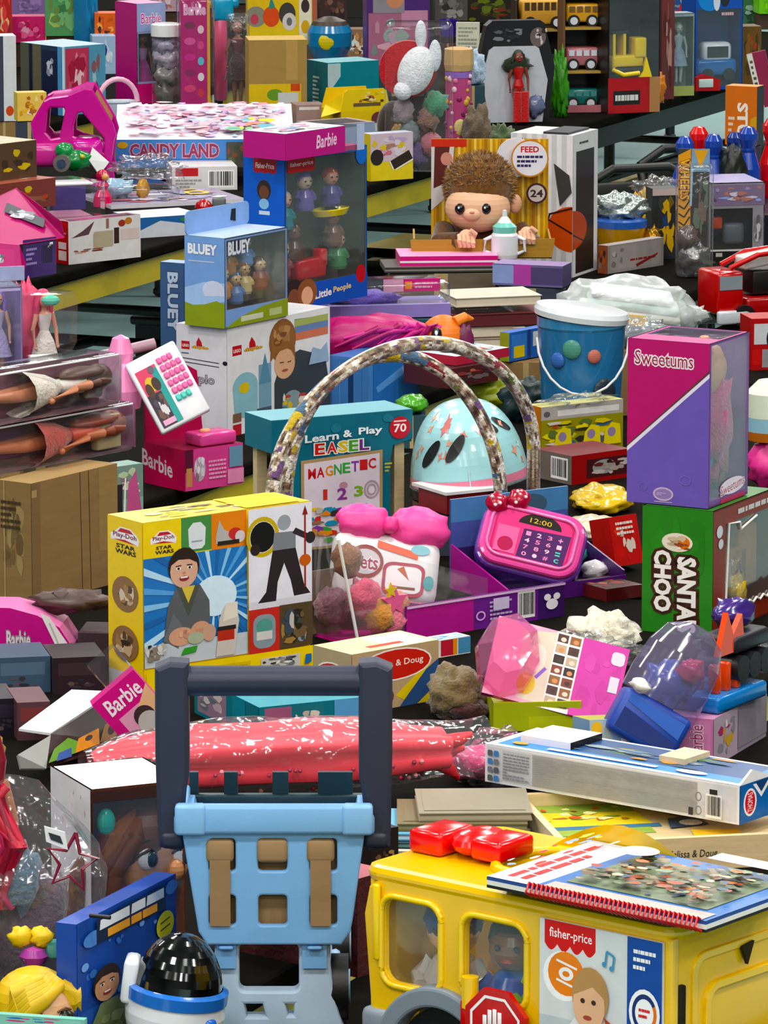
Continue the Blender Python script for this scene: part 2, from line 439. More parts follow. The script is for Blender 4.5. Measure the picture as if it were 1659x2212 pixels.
def peg(parent, X, h, skin, hair, body, name='figure'):
    """chunky peg figure"""
    b = B(X); b.lathe((0, 0, 0), [(.01*h, 0), (.24*h, 0), (.27*h, .08*h), (.25*h, .35*h), (.16*h, .52*h), (.1*h, .56*h)], body, 12)
    for sx in (-1, 1): b.tube([(sx*.17*h, 0, .48*h), (sx*.27*h, -.05*h, .36*h), (sx*.2*h, -.2*h, .32*h)], [.075*h, .07*h, .06*h], body, 7)
    b.sph((0, 0, .75*h), .215*h, skin, 12, 9)
    for sx in (-1, 1): b.sph((sx*.08*h, -.2*h, .77*h), .028*h, '#1a1210', 6, 5)
    b.sph((0, -.2*h, .66*h), (.06*h, .02*h, .02*h), '#a03a30', 6, 5)
    o = b.build(name, 'gloss', parent)
    B(X).sph((0, .035*h, .81*h), (.235*h, .215*h, .2*h), hair, 12, 8).build('hair', 'gloss', o)
    return o
# ---------------------------------------------------------------- floor and table rows
for nm, bx in (('ceiling', (-17, -14, 7.6, 17, 50, 7.7)), ('wall_back', (-17, 50, 0, 17, 50.2, 7.6)), ('wall_front', (-17, -14.2, 0, 17, -14, 7.6)), ('wall_left', (-17.2, -14, 0, -17, 50, 7.6)), ('wall_right', (17, -14, 0, 17.2, 50, 7.6))):
    B().box(*bx, '#6a6c6a').build(nm, 'matte')['kind'] = 'structure'
fl = B().box(-17, -14, -.05, 17, 50, 0, '#8fb0ae').build('floor', 'satin'); fl['kind'] = 'structure'
TH = 67.0
UX = Vector((math.cos(R(TH)), math.sin(R(TH)), 0)); NX = Vector((-math.sin(R(TH)), math.cos(R(TH)), 0))
def nsw(p): return (NX.x*p.x+NX.y*p.y, UX.x*p.x+UX.y*p.y)
def wpt(n, s_, z=0): p = NX*n+UX*s_; return Vector((p.x, p.y, z))
def table(n0, n1, s0, s1, label, bench=True, ap='#c9b414'):
    o = T('cafeteria_table', label, 'table', wpt(n0, s0), TH, group='long tables in rows')
    L, W_ = s1-s0, n1-n0
    tb = B().rbox(L/2, W_/2, .733, L, W_, .034, '#12100c', .008, 2, False).build('tabletop', 'tabletop', o)
    for y in (.03, W_-.03): B().box(.06, y-.012, .645, L-.06, y+.012, .714, ap).build('apron', 'satin', o)
    for x in (.3, L-.3):
        for y in (.12, W_-.12):
            B().tube([(x, y, .02), (x, y, .71)], .022, '#0c0c0c', 8).build('leg', 'satin', o)
            B().sph((x, y, .02), (.03, .03, .02), '#111', 8, 5).build('foot', 'satin', o)
        B().tube([(x, .12, .33), (x, W_-.12, .33)], .016, '#0c0c0c', 8).build('stretcher', 'satin', o)
    B().tube([(.3, W_/2, .33), (L-.3, W_/2, .33)], .016, '#0c0c0c', 8).build('stretcher', 'satin', o)
    if bench and ap != '#c9b414':
        for y in (.2, W_-.2): B().rbox(L/2, y, .18, L*.8, .2, .03, '#b8a512', .006, 2, False).build('shelf_board', 'satin', o)
    return o
LB = {}
def row(n0, n1, cuts, labels, bench=True, aps=()):
    for i, ((a, b), l) in enumerate(zip(zip(cuts[:-1], cuts[1:]), labels)): table(n0, n1, a+.01, b-.01, l, bench, aps[i] if i < len(aps) else '#c9b414')
row(6.42, 7.62, (11.9, 14.6, 16.75, 20.3), ('black table with yellow rail under the pink toy car', 'black table with yellow rail behind the monkey doll', 'black table holding the yellow bulldozer box'), True, ('#c9b414', '#c9b414', '#15120e'))
row(4.72, 5.6, (9.6, 12.4, 14.9), ('black table with yellow rail under the pink toy cash register', 'dark table holding the blue and red bowling pins'), True, ('#c9b414', '#2e281a'))
row(2.96, 4.45, (5.6, 9.3, 11.8, 14.2), ('dark table under the blue toy shopping cart', 'dark table under the learning easel and the aqua helmet', 'dark table under the red toy fire truck'))
row(1.75, 2.86, (5.6, 8.6), ('dark table under the yellow toy bus and wooden puzzle tray',))
row(8.1, 9.3, (15.0, 17.6, 20.2, 23.0), ('black table under the tall pink doll boxes', 'black table behind the wooden truck crate', 'farthest black table beyond the toy car boxes'))
row(9.8, 11.0, (18.4, 21.6), ('black table at the back under the green game box',))
# unseen black boxes added to darken the gaps under the tables
def tote(n, s_, l, w_, h, label):
    o = T('dark_filler_box', label, 'tote', wpt(n, s_), TH, group='black totes under the tables')
    B().prism([(0, 0), (l, 0), (l, w_), (0, w_)], 0, h*.92, '#0b0b0a').build('bin', 'satin', o)
    B().rbox(l/2, w_/2, h*.95, l+.03, w_+.03, h*.1, '#141412', .01).build('lid', 'satin', o)
tote(6.72, 13.0, .75, .5, .3, 'black lidded tote under the table edge below the pink doll cartons')
tote(6.72, 15.0, .75, .5, .3, 'black lidded tote beneath the table left of the blue dog carton')
tote(6.72, 15.95, .5, .5, .3, 'black lidded tote on the floor left of the monkey doll')
tote(4.92, 10.6, .75, .5, .3, 'black lidded tote under the toy cash register table')

def bench(n0, w_, s0, s1, label):
    o = T('cafeteria_bench', label, 'bench', wpt(n0, s0), TH, group='black benches between the tables'); L_ = s1-s0
    B().rbox(L_/2, w_/2, .435, L_, w_, .03, '#0b0a08', .006, 2, False).build('seat', 'tabletop', o)
    for y in (.012, w_-.012): B().box(.05, y-.01, .385, L_-.05, y+.01, .419, '#b8a512').build('seat_rail', 'satin', o)
    for x in (.25, L_-.25):
        for y in (.06, w_-.06): B().tube([(x, y, .0), (x, y, .42)], .016, '#0c0c0c', 8).build('leg', 'satin', o)
bench(6.06, .3, 11.6, 14.2, 'black bench with yellow rail along the pink car table'); bench(5.68, .28, 11.0, 13.4, 'black bench with yellow rail behind the toy cash register')
bench(6.06, .3, 14.35, 16.1, 'black bench with yellow rail left of the monkey doll'); bench(4.5, .2, 9.9, 12.0, 'narrow black bench between register table and easel table')
def chair(n, s_, rz, label):
    q = wpt(n, s_); o = T('folding_chair', label, 'chair', q, rz, group='black chairs in the aisle at right')
    for sx in (-.2, .2):
        B().tube([(sx, -.22, 0), (sx, -.2, .3), (sx, -.1, .44), (sx, .12, .46), (sx, .2, .52), (sx, .24, .6)], .016, '#0a0a0a', 8).build('side_tube', 'satin', o)
        B().tube([(sx, .22, 0), (sx, .14, .25), (sx, -.04, .44)], .016, '#0a0a0a', 8).build('leg', 'satin', o)
    B().rbox(0, .0, .46, .4, .4, .03, '#141412', .012).build('seat', 'satin', o)
    B().tube([(-.2, .24, .6), (-.1, .25, .65), (.1, .25, .65), (.2, .24, .6)], .016, '#0a0a0a', 8).build('top_tube', 'satin', o)
    B().tube([(-.2, -.2, .2), (.2, -.2, .2)], .012, '#0a0a0a', 8).build('cross_tube', 'satin', o)
    B().rbox(0, .23, .57, .36, .02, .08, '#151512', .008).build('back_pad', 'satin', o)
chair(5.92, 16.35, 20, 'left black chair in the aisle below the bulldozer table'); chair(5.95, 17.0, 30, 'right black chair in the aisle below the bulldozer table'); chair(5.9, 17.65, 10, 'rear black chair in the aisle under the toy car boxes')
# ================================================================ FRONT TABLE
# ---- blue toy shopping cart
Yc = 6.955
p0 = at(592, 2225, Yc); k = scale(p0)
cart = T('toy_shopping_cart', 'light blue plastic toy shopping cart with dark navy push handle', 'toy cart', (p0.x, p0.y, .75), 0)
def cx_(px): return (px-592)/k
def cz_(py): return p0.z-.75 + (2225-py)/k/.965
LBc = '#7fb0dd'
X0 = Matrix.Rotation(R(90), 4, 'X')   # plate xy -> xz
def trap(x0t, x1t, x0b, x1b, yt, yb, n=1): return [(cx_(x0b), cz_(yb)), (cx_(x1b), cz_(yb)), (cx_(x1t), cz_(yt)), (cx_(x0t), cz_(yt))]
hol = []
for x0, x1 in ((450, 516), (555, 626), (666, 733)):
    for y0, y1 in ((1808, 1886), (1928, 2001)):
        hol.append(rr(cx_(x0), cz_(y1), cx_(x1), cz_(y0), .008, 3))
outer = [(cx_(432), cz_(1985)), (cx_(436), cz_(2010)), (cx_(452), cz_(2034)), (cx_(735), cz_(2034)), (cx_(752), cz_(2010)), (cx_(757), cz_(1985)), (cx_(785), cz_(1785)), (cx_(400), cz_(1785))]
X1 = tr(0, -.004, 0) @ X0
b = B(); b.plate(outer, hol, .012, LBc, .003, X1)
b.build('basket_front', 'satin', cart)
Bd = .18
b = B()
for sx, px_t, px_b in ((-1, 402, 440), (1, 783, 749)):
    q = [(cx_(px_b), 0, cz_(2030)), (cx_(px_t), 0, cz_(1790)), (cx_(px_t)-sx*.0, Bd, cz_(1790)), (cx_(px_b)-sx*.015, Bd*.85, cz_(2030))]
    q2 = [(x-sx*.008, y, z) for x, y, z in q]
    b.add(q+q2, [[0, 1, 2, 3], [7, 6, 5, 4], [0, 4, 5, 1], [1, 5, 6, 2], [2, 6, 7, 3], [3, 7, 4, 0]], LBc)
b.build('basket_sides', 'satin', cart)
B().plate([(cx_(448), cz_(2030)), (cx_(741), cz_(2030)), (cx_(783), cz_(1790)), (cx_(402), cz_(1790))], hol, .01, LBc, .002, tr(0, Bd*.93, -.03) @ X0).build('basket_back', 'satin', cart)
B().box(cx_(444), 0, cz_(2034), cx_(745), Bd*.9, cz_(2026), LBc).build('basket_floor', 'satin', cart)
zc = (cz_(1738)+cz_(1800))/2; hz = cz_(1738)-cz_(1800)
B().rbox(cx_(594), -.012, zc, 418/k, .02, hz, '#86b6e2', .006).build('rim', 'satin', cart)
for px in (392, 796): B().rbox(cx_(px), Bd/2, zc-.012, .016, Bd, hz*.7, '#86b6e2', .005).build('rim', 'satin', cart)
B().rbox(cx_(594), Bd+.012, cz_(1768)-.03, 400/k, .014, .03, '#1c3b44', .004).build('slat_rail', 'satin', cart)
for x0, x1 in ((402, 422), (478, 508), (584, 619), (684, 760)):
    B().box(cx_(x0), Bd+.008, cz_(1800)-.03, cx_(x1), Bd+.016, cz_(1690)-.035, '#163640').build('slat', 'satin', cart)
B().rbox(cx_(772), -.0145, zc, 66/k, .022, hz*1.04, '#8bbbe6', .005).build('rim_clip', 'satin', cart)
B().rbox(cx_(416), -.0145, zc, 66/k, .022, hz*1.04, '#8bbbe6', .005).build('rim_clip', 'satin', cart)
# cardboard insert and straps in front of the bars
B().box(cx_(448), .008, cz_(2015), cx_(738), .014, cz_(1792), '#8d7452').build('card_insert', 'corrugated', cart)
for x0, x1 in ((456, 500), (671, 715)):
    B().box(cx_(x0), -.014, cz_(1997), cx_(x1), -.011, cz_(1855), '#94795a').build('card_strap', 'corrugated', cart)
    B().rbox(cx_((x0+x1)/2), .0, cz_(1838), 60/k, .03, 50/k, '#9d8262', .006).build('card_strap_fold', 'corrugated', cart)
B().rbox(cx_(590), .0, cz_(1838), 66/k, .03, 52/k, '#9d8262', .006).build('card_strap_fold', 'corrugated', cart)
# lower stand
out2 = [(cx_(455), cz_(2225)), (cx_(735), cz_(2225)), (cx_(716), cz_(2160)), (cx_(707), cz_(2090)), (cx_(706), cz_(2034)), (cx_(472), cz_(2034)), (cx_(470), cz_(2090)), (cx_(465), cz_(2160))]
hol2 = [rr(cx_(511), cz_(2150), cx_(652), cz_(2036), .012, 4), [(cx_(528), cz_(2205)), (cx_(583), cz_(2205)), (cx_(572), cz_(2166)), (cx_(520), cz_(2166))], [(cx_(617), cz_(2202)), (cx_(640), cz_(2202)), (cx_(642), cz_(2166)), (cx_(608), cz_(2166))]]
b = B().plate(out2, hol2, .03, '#bcd2e6', .004, tr(0, .02, 0) @ X0)
b.build('stand_frame', 'satin', cart)
for px0, px1 in ((470, 511), (653, 706)): B().box(cx_(px0), -.002, cz_(2092), cx_(px1), .004, cz_(2032), '#7fb0dd').build('stand_bracket', 'satin', cart)
for px in (490, 680): B().rbox(cx_(px), -.006, cz_(2046), 32/k, .01, 9/k, '#6f9fd0', .003).build('clip_slot', 'satin', cart)
for sx, px in ((-1, 452), (1, 733)):
    for y in (.05, .26):
        wb = B(); wb.cyl((cx_(px)-.012, y, .045), (cx_(px)+.012, y, .045), .045, None, '#0d0d0d', 24); wb.cyl((cx_(px)-.014, y, .045), (cx_(px)+.014, y, .045), .024, None, '#8fb0cc', 16)
        wb.build('wheel', 'satin', cart)
    B().tube([(cx_(px)-sx*.0, .05, .045), (cx_(px)-sx*.01, .26, .045)], .008, '#a8c2da', 8).build('axle_bar', 'satin', cart)
NV = '#262a3e'
b = B(); yh = .028
zt = (cz_(1460)+cz_(1524))/2
b.cyl((cx_(402), yh, zt), (cx_(788), yh, zt), .0205, None, NV, 20)
b.build('handle_grip', 'satin', cart)
for px, sx in ((376, -1), (811, 1)):
    pts = [(cx_(px+sx*2), cz_(1456)), (cx_(px+sx*26), cz_(1466)), (cx_(px+sx*26), cz_(1640)), (cx_(px+sx*22), cz_(1830)), (cx_(px-sx*10), cz_(1836)), (cx_(px-sx*20), cz_(1720)), (cx_(px-sx*26), cz_(1690)), (cx_(px-sx*27), cz_(1640)), (cx_(px-sx*27), cz_(1458))]
    B().plate(pts, [], .045, NV, .006, tr(0, yh, 0) @ X0).build('handle_post', 'satin', cart)
    B().rbox(cx_(px), yh, cz_(1822), 58/k, .05, 40/k, NV, .008).build('post_socket', 'satin', cart)

# ---- yellow toy school bus
th = 50; pb = P(1452, 2437, .812); kb = scale(pb)
Wb, Lb, hb = .26, 655/kb/math.sin(R(th)), .232
bus = T('toy_school_bus', 'large yellow plastic toy school bus with passenger figures inside', 'toy bus', pb, th)
YL = '#f0c312'
# side plate: plate x = distance from rear-left end (0..Lb), y = z
SM = Matrix(((0, 0, -1, 0.0), (-1, 0, 0, Lb), (0, 1, 0, 0), (0, 0, 0, 1)))
wl = Lb
w1 = rr(.026, .104, .125, .222, .022, 5); w2 = rr(.158, .108, .264, .22, .022, 5)
whl = circ(.125, .012, .083, .083, 28)
outer = [(.015, .03)] + [(.042, .03)] + [p for p in circ(.125, .012, .085, .085, 24, 168, 12)] + [(.215, .03), (Lb, .03), (Lb, .237), (Lb-.03, .242), (.03, .242), (.008, .226), (.0, .19)]
b = B().plate(outer, [w1, w2], .014, YL, .004, SM, False)
b.build('side_panel', 'gloss', bus)
B().plate(outer, [w1, w2], .012, YL, .003, tr(Wb, 0, 0) @ SM).build('side_panel', 'gloss', bus)
for wn in (w1, w2):
    pts = [SM @ Vector((p[0], p[1], .008)) for p in wn]; pts.append(pts[0])
    B().tube([(-.008, q.y, q.z) for q in pts], .0045, '#f4cd2c', 6, False).build('window_rim', 'gloss', bus)
B().box(0, .012, .03, Wb, Lb-.012, .05, '#d8ae10').build('floor_pan', 'gloss', bus)
B().rbox(Wb/2, Lb-.006, .136, Wb, .014, .21, YL, .006).build('rear_panel', 'gloss', bus)
# front end panel (right face) with door panel relief
b = B(); b.rbox(Wb/2, .006, .138, Wb, .014, .215, YL, .006)
for x0, z0, x1, z1, d in ((.035, .05, .245, .212, .006), (.06, .06, .225, .17, .011)):
    pts = rr(x0, z0, x1, z1, .025, 5)
    b.plate(pts, [rr(x0+.008, z0+.008, x1-.008, z1-.008, .018, 5)], d, '#f2c81e', .001, tr(0, -.002, 0) @ X0)
b.build('end_panel', 'gloss', bus)
B().prism([(.13, .205), (.155, .208), (.142, .18)], -.009, -.004, '#2b2208', 'y').build('keyhole', 'matte', bus)
B().rbox(.012, -.001, .13, .012, .012, .1, '#1b1708', .003).build('latch_slot', 'matte', bus)
B().rbox(.018, -.003, .06, .024, .012, .04, '#1b1708', .003).build('latch_slot', 'matte', bus)
# roof with sunroof opening
rf = rr(0, 0, Lb, Wb, .02, 4)
ro = rr(.13, .06, .38, .2, .055, 6)
RM = Matrix(((0, 1, 0, 0), (-1, 0, 0, Lb), (0, 0, 1, .246), (0, 0, 0, 1)))
B().plate(rf, [ro], .022, YL, .009, RM).build('roof', 'gloss', bus)
pts = [RM @ Vector((p[0], p[1], .014)) for p in ro]; pts.append(pts[0])
B().tube(pts, .008, '#f3c71d', 8, False).build('roof_lip', 'gloss', bus)
b = B()
for i in range(9):
    a = i/8; x = .13+.25*a
    b.add([RM @ Vector(v) for v in ((x, .205, .01), (x+.032, .205, .01), (x+.032, .2, .012+.05*math.sin(math.pi*min((i+1)/8, 1))), (x, .2, .012+.05*math.sin(math.pi*a)))], [[0, 1, 2, 3], [3, 2, 1, 0]], YL)
b.build('roof_arch', 'gloss', bus)
# red beacon blocks
b = B(); b.X = RM
b.rbox(.03, .11, .027, .055, .075, .032, '#d61f1b', .007)
b.build('beacon_block', 'gloss', bus)
B(RM).sph((.085, .12, .03), (.032, .045, .018), '#e02420', 16, 8).build('beacon_button', 'gloss', bus)
B(RM).rbox(.125, .115, .03, .05, .075, .028, '#dd221e', .007).build('beacon_block', 'gloss', bus)
# wheel, arch
WX = Matrix(((0, 0, -1, -.004), (-1, 0, 0, Lb-.125), (0, 1, 0, .012), (0, 0, 0, 1)))
b = B(); b.plate(circ(0, 0, .1, .1, 30, 0, 180)+circ(0, 0, .082, .082, 30, 180, 0), [], .03, '#7f8a94', .004, WX); b.build('wheel_arch', 'satin', bus)
b = B(); b.rbox(-.0, Lb-.02, .045, .03, .05, .05, '#7f8a94', .01); b.build('bumper', 'satin', bus)
for x in (0.02, Wb-.02):
    b = B(); b.cyl((x-.02, Lb-.125, .012), (x+.02, Lb-.125, .012), .074, None, '#131313', 28); b.cyl((x-.022, Lb-.125, .012), (x+.022, Lb-.125, .012), .04, None, '#23262a', 20); b.build('wheel', 'satin', bus)
# raised trim left of first window
B(SM).rbox(.022, .185, .012, .01, .1, .008, '#f6d23c', .003).build('trim_bar', 'gloss', bus)
# stop sign on arm
SS = SM @ tr(.226, .085, .02)
b = B(SS); b.prism(circ(0, 0, .052, .052, 8, 22.5, 382.5), -.004, .004, '#c5161d'); b.build('stop_sign', 'gloss', bus)
b = B(SS)
o8 = circ(0, 0, .043, .043, 8, 22.5, 382.5); i8 = circ(0, 0, .039, .039, 8, 22.5, 382.5)
b.add([(x, y, .0046) for x, y in o8+i8], [[i, (i+1) % 8, 8+(i+1) % 8, 8+i] for i in range(8)], '#fff')
for i, (x, h0) in enumerate(((-.016, .016), (-.008, .024), (0, .026), (.008, .023))): b.rbox(x, h0/2-.002, .005, .006, h0, .002, '#fff', .001)
b.rbox(-.003, -.012, .005, .028, .018, .002, '#fff', .001)
b.build('sign_hand', 'gloss', bus)
B(SM).cyl((.176, .1, .012), (.176, .14, .012), .011, None, '#f3cb28', 12).build('sign_post', 'gloss', bus)
B(SM).rbox(.176, .085, .012, .022, .05, .016, '#c5161d', .003).build('sign_bracket', 'gloss', bus)
# passengers
peg(bus, tr(.06, Lb-.09, .05) @ rotz(-70), .165, '#e8b48e', '#1f3f86', '#c9c4ba')
B(tr(.06, Lb-.09, .05)).sph((0, 0, .135), (.04, .04, .03), '#1d3d88', 12, 6).build('cap', 'gloss', bus)
peg(bus, tr(.055, Lb-.195, .05) @ rotz(-70), .16, '#7a4d33', '#241510', '#2a5ca8')
peg(bus, tr(.06, Lb-.25, .05) @ rotz(-70), .165, '#eeb78f', '#e8a23a', '#86b83c')
peg(bus, tr(.15, Lb-.2, .05) @ rotz(-70), .15, '#eeb78f', '#8c4a26', '#d5523a')
for y in (Lb-.17, Lb-.3): B().rbox(.13, y, .085, .16, .02, .07, '#3a3d42', .006).build('seat', 'satin', bus)
B(SM).plate(w1, [], .001, '#fff', 0, tr(.0, 0, -.004)).build('window_film', 'film', bus)
B(SM).plate(w2, [], .001, '#fff', 0, tr(.0, 0, -.004)).build('window_film', 'film', bus)
# printed sales card on the side
x0c, x1c = .288, Lb-.008
O = SM @ Vector((x0c, -.01, .012)); 
b = B(); b.X = SM; b.box(x0c, -.01, .008, x1c, .236, .012, '#d9dcdc'); b.build('sales_card', 'card', bus)
A = Art(O, SM.to_3x3() @ Vector((x1c-x0c, 0, 0)), (0, 0, .246))
A.rect(0, 0, 1, .5, '#c4cfd0'); A.rect(0, .5, 1, 1, '#dfe2e2')
A.poly([(.04, 1), (.46, 1), (.46, .88)]+[(.46-.42*i/24, .88-.035*abs(math.sin(i/24*math.pi*4))) for i in range(25)], '#d1202a')
A.text('fisher-price', .08, .9, .43, .965, '#fff', b=.01)
A.ell(.2, .72, .17, .13, '#fff'); A.ell(.22, .735, .15, .115, '#ef8a1d'); A.ell(.22, .735, .06, .035, '#fff'); A.line([(.14, .8), (.31, .77)], .012, '#fff'); A.line([(.14, .7), (.3, .67)], .012, '#fff'); A.ell(.22, .735, .03, .015, '#ef8a1d')
A.rect(.72, .48, 1, 1, '#1e4a9c'); A.lines(.77, .83, .95, .95, 3, '#fff', 2)
A.ell(.865, .62, .125, .125, '#fff'); A.ring(.865, .62, .1, .1, .25, '#1c2f6a'); A.ring(.865, .62, .1, .1, .25, '#1c2f6a'); A.poly([(.865+.1*math.cos(R(a)), .62+.1*math.sin(R(a))) for a in range(-60, 31, 15)]+[(.865+.075*math.cos(R(a)), .62+.075*math.sin(R(a))) for a in range(30, -61, -15)], '#e77a28'); A.lines(.82, .59, .91, .65, 2, '#d1202a', 2)
A.line([(.55, .84), (.56, .9), (.62, .88), (.61, .82)], .012, '#4f93b8'); A.ell(.54, .83, .018, .014, '#4f93b8'); A.ell(.6, .815, .018, .014, '#4f93b8')
A.poly([(.16, 0), (.2, .42), (.3, .52), (.52, .5), (.62, .38), (.66, 0)], '#ecebe6')
for i in range(6): A.poly([(.2+.01*i, .44-.075*i), (.62+.005*i, .41-.075*i), (.63+.005*i, .38-.075*i), (.19+.01*i, .405-.075*i)], '#70767c')
A.poly([(.17, .36), (.24, .34), (.3, .1), (.24, .08)], '#e3ad88')
A.ell(.43, .65, .15, .15, '#b98f5e'); A.ell(.42, .6, .13, .135, '#e9b996'); A.poly([(.29, .64), (.33, .76), (.45, .79), (.55, .74), (.56, .64), (.45, .7)], '#b98f5e')
for x in (.37, .46): A.ell(x, .62, .02, .014, '#3a2a20', 8)
A.ell(.41, .535, .036, .013, '#a84a40', 12); A.poly([(.54, .56), (.66, .5), (.56, .52)], '#b4482c')
A.rect(.68, .05, .96, .44, '#8fb6bd'); A.poly([(.72, .1), (.88, .4), (.97, .36), (.85, .02)], '#e5c88c'); A.poly([(.86, .0), (.96, .38), (1, .36), (1, 0)], '#7c5437')
A.ring(.45, .07, .13, .1, .35, '#1e3f86'); A.line([(.7, .16), (.74, .24)], .03, '#2d6aa8')
A.build('sales_card_print', 'card', bus)

# ---- colouring book on bus roof
s_ = T('activity_book', 'activity book with red coil binding lying on the yellow bus', 'book', pb, th)
zB = .266
def bk(x, y, z=0): return (x, y, zB+z)
quad = [(-.035, -.02), (.3, -.03), (.37, .26), (-.03, .26)]
quad = [(-.03, -.07), (.2, -.06), (.2, .27), (-.03, .27)]
b = B()
for i, (c, dz) in enumerate((('#1c1c1c', .0), ('#e8e4dc', .004), ('#2c4d8c', .01))):
    b.prism([(x, y) for x, y in quad], zB+dz, zB+dz+(.004 if i != 1 else .006), c)
b.build('pages', 'paper', s_)
A = Art((-.03, -.07, zB+.014), (.23, .01, 0), (0, .34, 0))
A.rect(0, 0, 1, 1, '#3a6cab'); A.rect(.0, .78, 1, 1, '#c8ccd8'); A.lines(.08, .84, .9, .96, 2, '#d33a34', 2); A.rect(.0, .02, .14, .75, '#d8b0a8')
A.rect(.18, .08, .86, .72, '#6f7d62'); A.busy(.18, .08, .86, .72, ['#6b7a5c', '#8a7a5a', '#a88f72', '#4a5b44', '#a04e32', '#b9ae98', '#6c5c46', '#39506a', '#b06a30', '#7f8f72'], 240, 3, .055)
A.busy(.05, .8, .95, .98, ['#c8ccd8', '#8fa6d2', '#d33a34', '#fff', '#e7c84a'], 20, 5, .08)
A.ell(.75, .66, .1, .08, '#efe6c8'); A.rect(.86, .05, 1, .4, '#e6e2e4')
A.build('cover_print', 'card', s_)
b = B()
for i in range(38):
    t_ = i/37; y = -.065+.26*t_; b.tube([(-.033, y, zB+.002), (-.042, y+.003, zB+.008), (-.033, y+.005, zB+.018), (-.024, y+.005, zB+.012)], .0022, '#c71f2b', 5)
b.build('coil', 'gloss', s_)
# ---- toy robot, bottom left
p = at(368, 2290, 6.85); k = scale(p)
rb = T('toy_robot', 'white toy robot with glossy black dome and blue collar', 'toy robot', (p.x, p.y, .75), 0, 0, 7)
z0 = at(378, 2138, 6.85).z-.75
r_ = 106/k
B().lathe((0, 0, 0), [(.02, 0), (r_*.8, 0), (r_*.95, .03), (r_, z0*.5), (r_*1.02, z0-.03), (r_*.97, z0)], '#e4e7ea', 32).build('body', 'gloss', rb)
B().lathe((0, 0, 0), [(r_*.9, z0-.012), (r_*1.03, z0-.012), (r_*1.04, z0+.004), (r_*.92, z0+.008)], '#2f6cc0', 32).build('collar', 'gloss', rb)
B().lathe((0, 0, z0), [(r_*.93, -.005)]+[(r_*.91*math.cos(R(a)), .078*math.sin(R(a))) for a in range(5, 91, 8)]+[(1e-4, .078)], '#050505', 32).build('dome', 'lacquer', rb)
for a, w_, h_, zz in ((-100, .032, .022, z0-.045), (-42, .016, .026, z0-.035)):
    x, y = math.cos(R(a))*r_*.98, math.sin(R(a))*r_*.98
    B(tr(x, y, zz) @ rotz(a+90)).rbox(0, 0, 0, w_*1.3, .014, h_, '#2b66c4', .009, 3).build('blue_panel', 'gloss', rb)
for a in (178,): B(tr(math.cos(R(a))*r_*.97, math.sin(R(a))*r_*.97, z0+.008) @ rotz(a)).rbox(0, 0, 0, .02, .05, .06, '#e8ebee', .006).build('side_fin', 'gloss', rb)
B(tr(math.cos(R(-30))*r_, math.sin(R(-30))*r_, z0-.06) @ rotz(-30)).rbox(0, 0, 0, .03, .05, .03, '#dde1e5', .008).build('arm_stub', 'gloss', rb)
# ---- bubble card
c = Carton('bubble_toy_card', 'blue bubble print toy card leaning behind the toy robot', 'toy package', 168, 2300, 66, 196, 0, 306, dep=.03, col='#24479c')
A = c.art('R'); A.rect(0, 0, 1, 1, '#1d4496'); A.rect(.0, .0, 1, .35, '#2a55a6')
rg = random.Random(4)
for i in range(70):
    x, y = rg.random()*.94+.03, rg.random()*.9+.04
    if .2 < x < .92 and .4 < y < .72 and rg.random() < .8: continue
    r = rg.uniform(.008, .03); A.ell(x, y, r*1.3, r*1.1, rg.choice(['#5d8ccf', '#3f6fbd', '#7aa6dd', '#34609f']), 12)
A.ell(.14, .85, .1, .055, '#4f83c9'); A.ell(.93, .93, .06, .05, '#4f83c9')
A.rect(.17, .795, .87, .97, '#141c3a')
for x0, x1 in ((.2, .5), (.515, .66), (.67, .85)): A.poly([(x0, .885), (x1, .885), (x1, .955), (x0+.01, .955)], '#e9edf2')
for x0, x1 in ((.28, .5), (.515, .62), (.63, .78)): A.rect(x0, .81, x1, .868, '#eaa41f')
A.ell(.86, .68, .09, .1, '#e8d92e'); A.line([(.81, .7), (.91, .72)], .012, '#4a4a10'); A.line([(.81, .65), (.91, .67)], .012, '#4a4a10')
A.poly([(.05, 0), (.1, .22), (.2, .36), (.36, .36), (.46, .26), (.5, 0)], '#77845c')
A.busy(.08, .0, .48, .3, ['#8c986c', '#66734e', '#a8b18a'], 12, 2)
face(A, .26, .48, .12, .11, '#c99572', '#2c1c14')
c.put(A, 'R')
B().cyl((.02, -.04, .2), (.02, -.01, .2), .003, None, '#111', 8).build('twist_tie', 'satin', c.o)
# ---- blonde doll
p = at(88, 2300, 6.8); k = scale(p)
d = T('blonde_doll', 'large doll with yellow hair and dark eye at bottom left', 'doll', (p.x, p.y, .75), 20)
zc = at(88, 2188, 6.8).z-.75; r_ = 84/k
B().lathe((0, 0, 0), [(.01, 0), (.05, 0), (.045, zc*.3), (.018, zc*.42), (.016, zc*.6)], '#e7a9c4', 14).build('body', 'fabric', d)
b = B().sph((0, 0, zc), (r_*.95, r_*.95, r_), '#d9ab86', 24, 16)
b.sph((0, -r_*.97, zc-.3*r_), (.006, .006, .005), '#d39c78', 8, 6); b.build('head', 'satin', d)
for sx in (-1, 1):
    B().sph((sx*r_*.42, -r_*.83, zc-.12*r_), (.017, .009, .02), '#15100d', 14, 9).build('eye', 'gloss', d)
    B().tube([(sx*r_*.2, -r_*.93, zc+.25*r_), (sx*r_*.42, -r_*.88, zc+.33*r_), (sx*r_*.6, -r_*.76, zc+.24*r_)], .0016, '#6a4a28', 6).build('eyebrow', 'satin', d)
b = B().sph((-.12*r_, .22*r_, zc+.2*r_), (1.06*r_, .98*r_, .98*r_), '#d9b62c', 24, 14)
rg = random.Random(5)
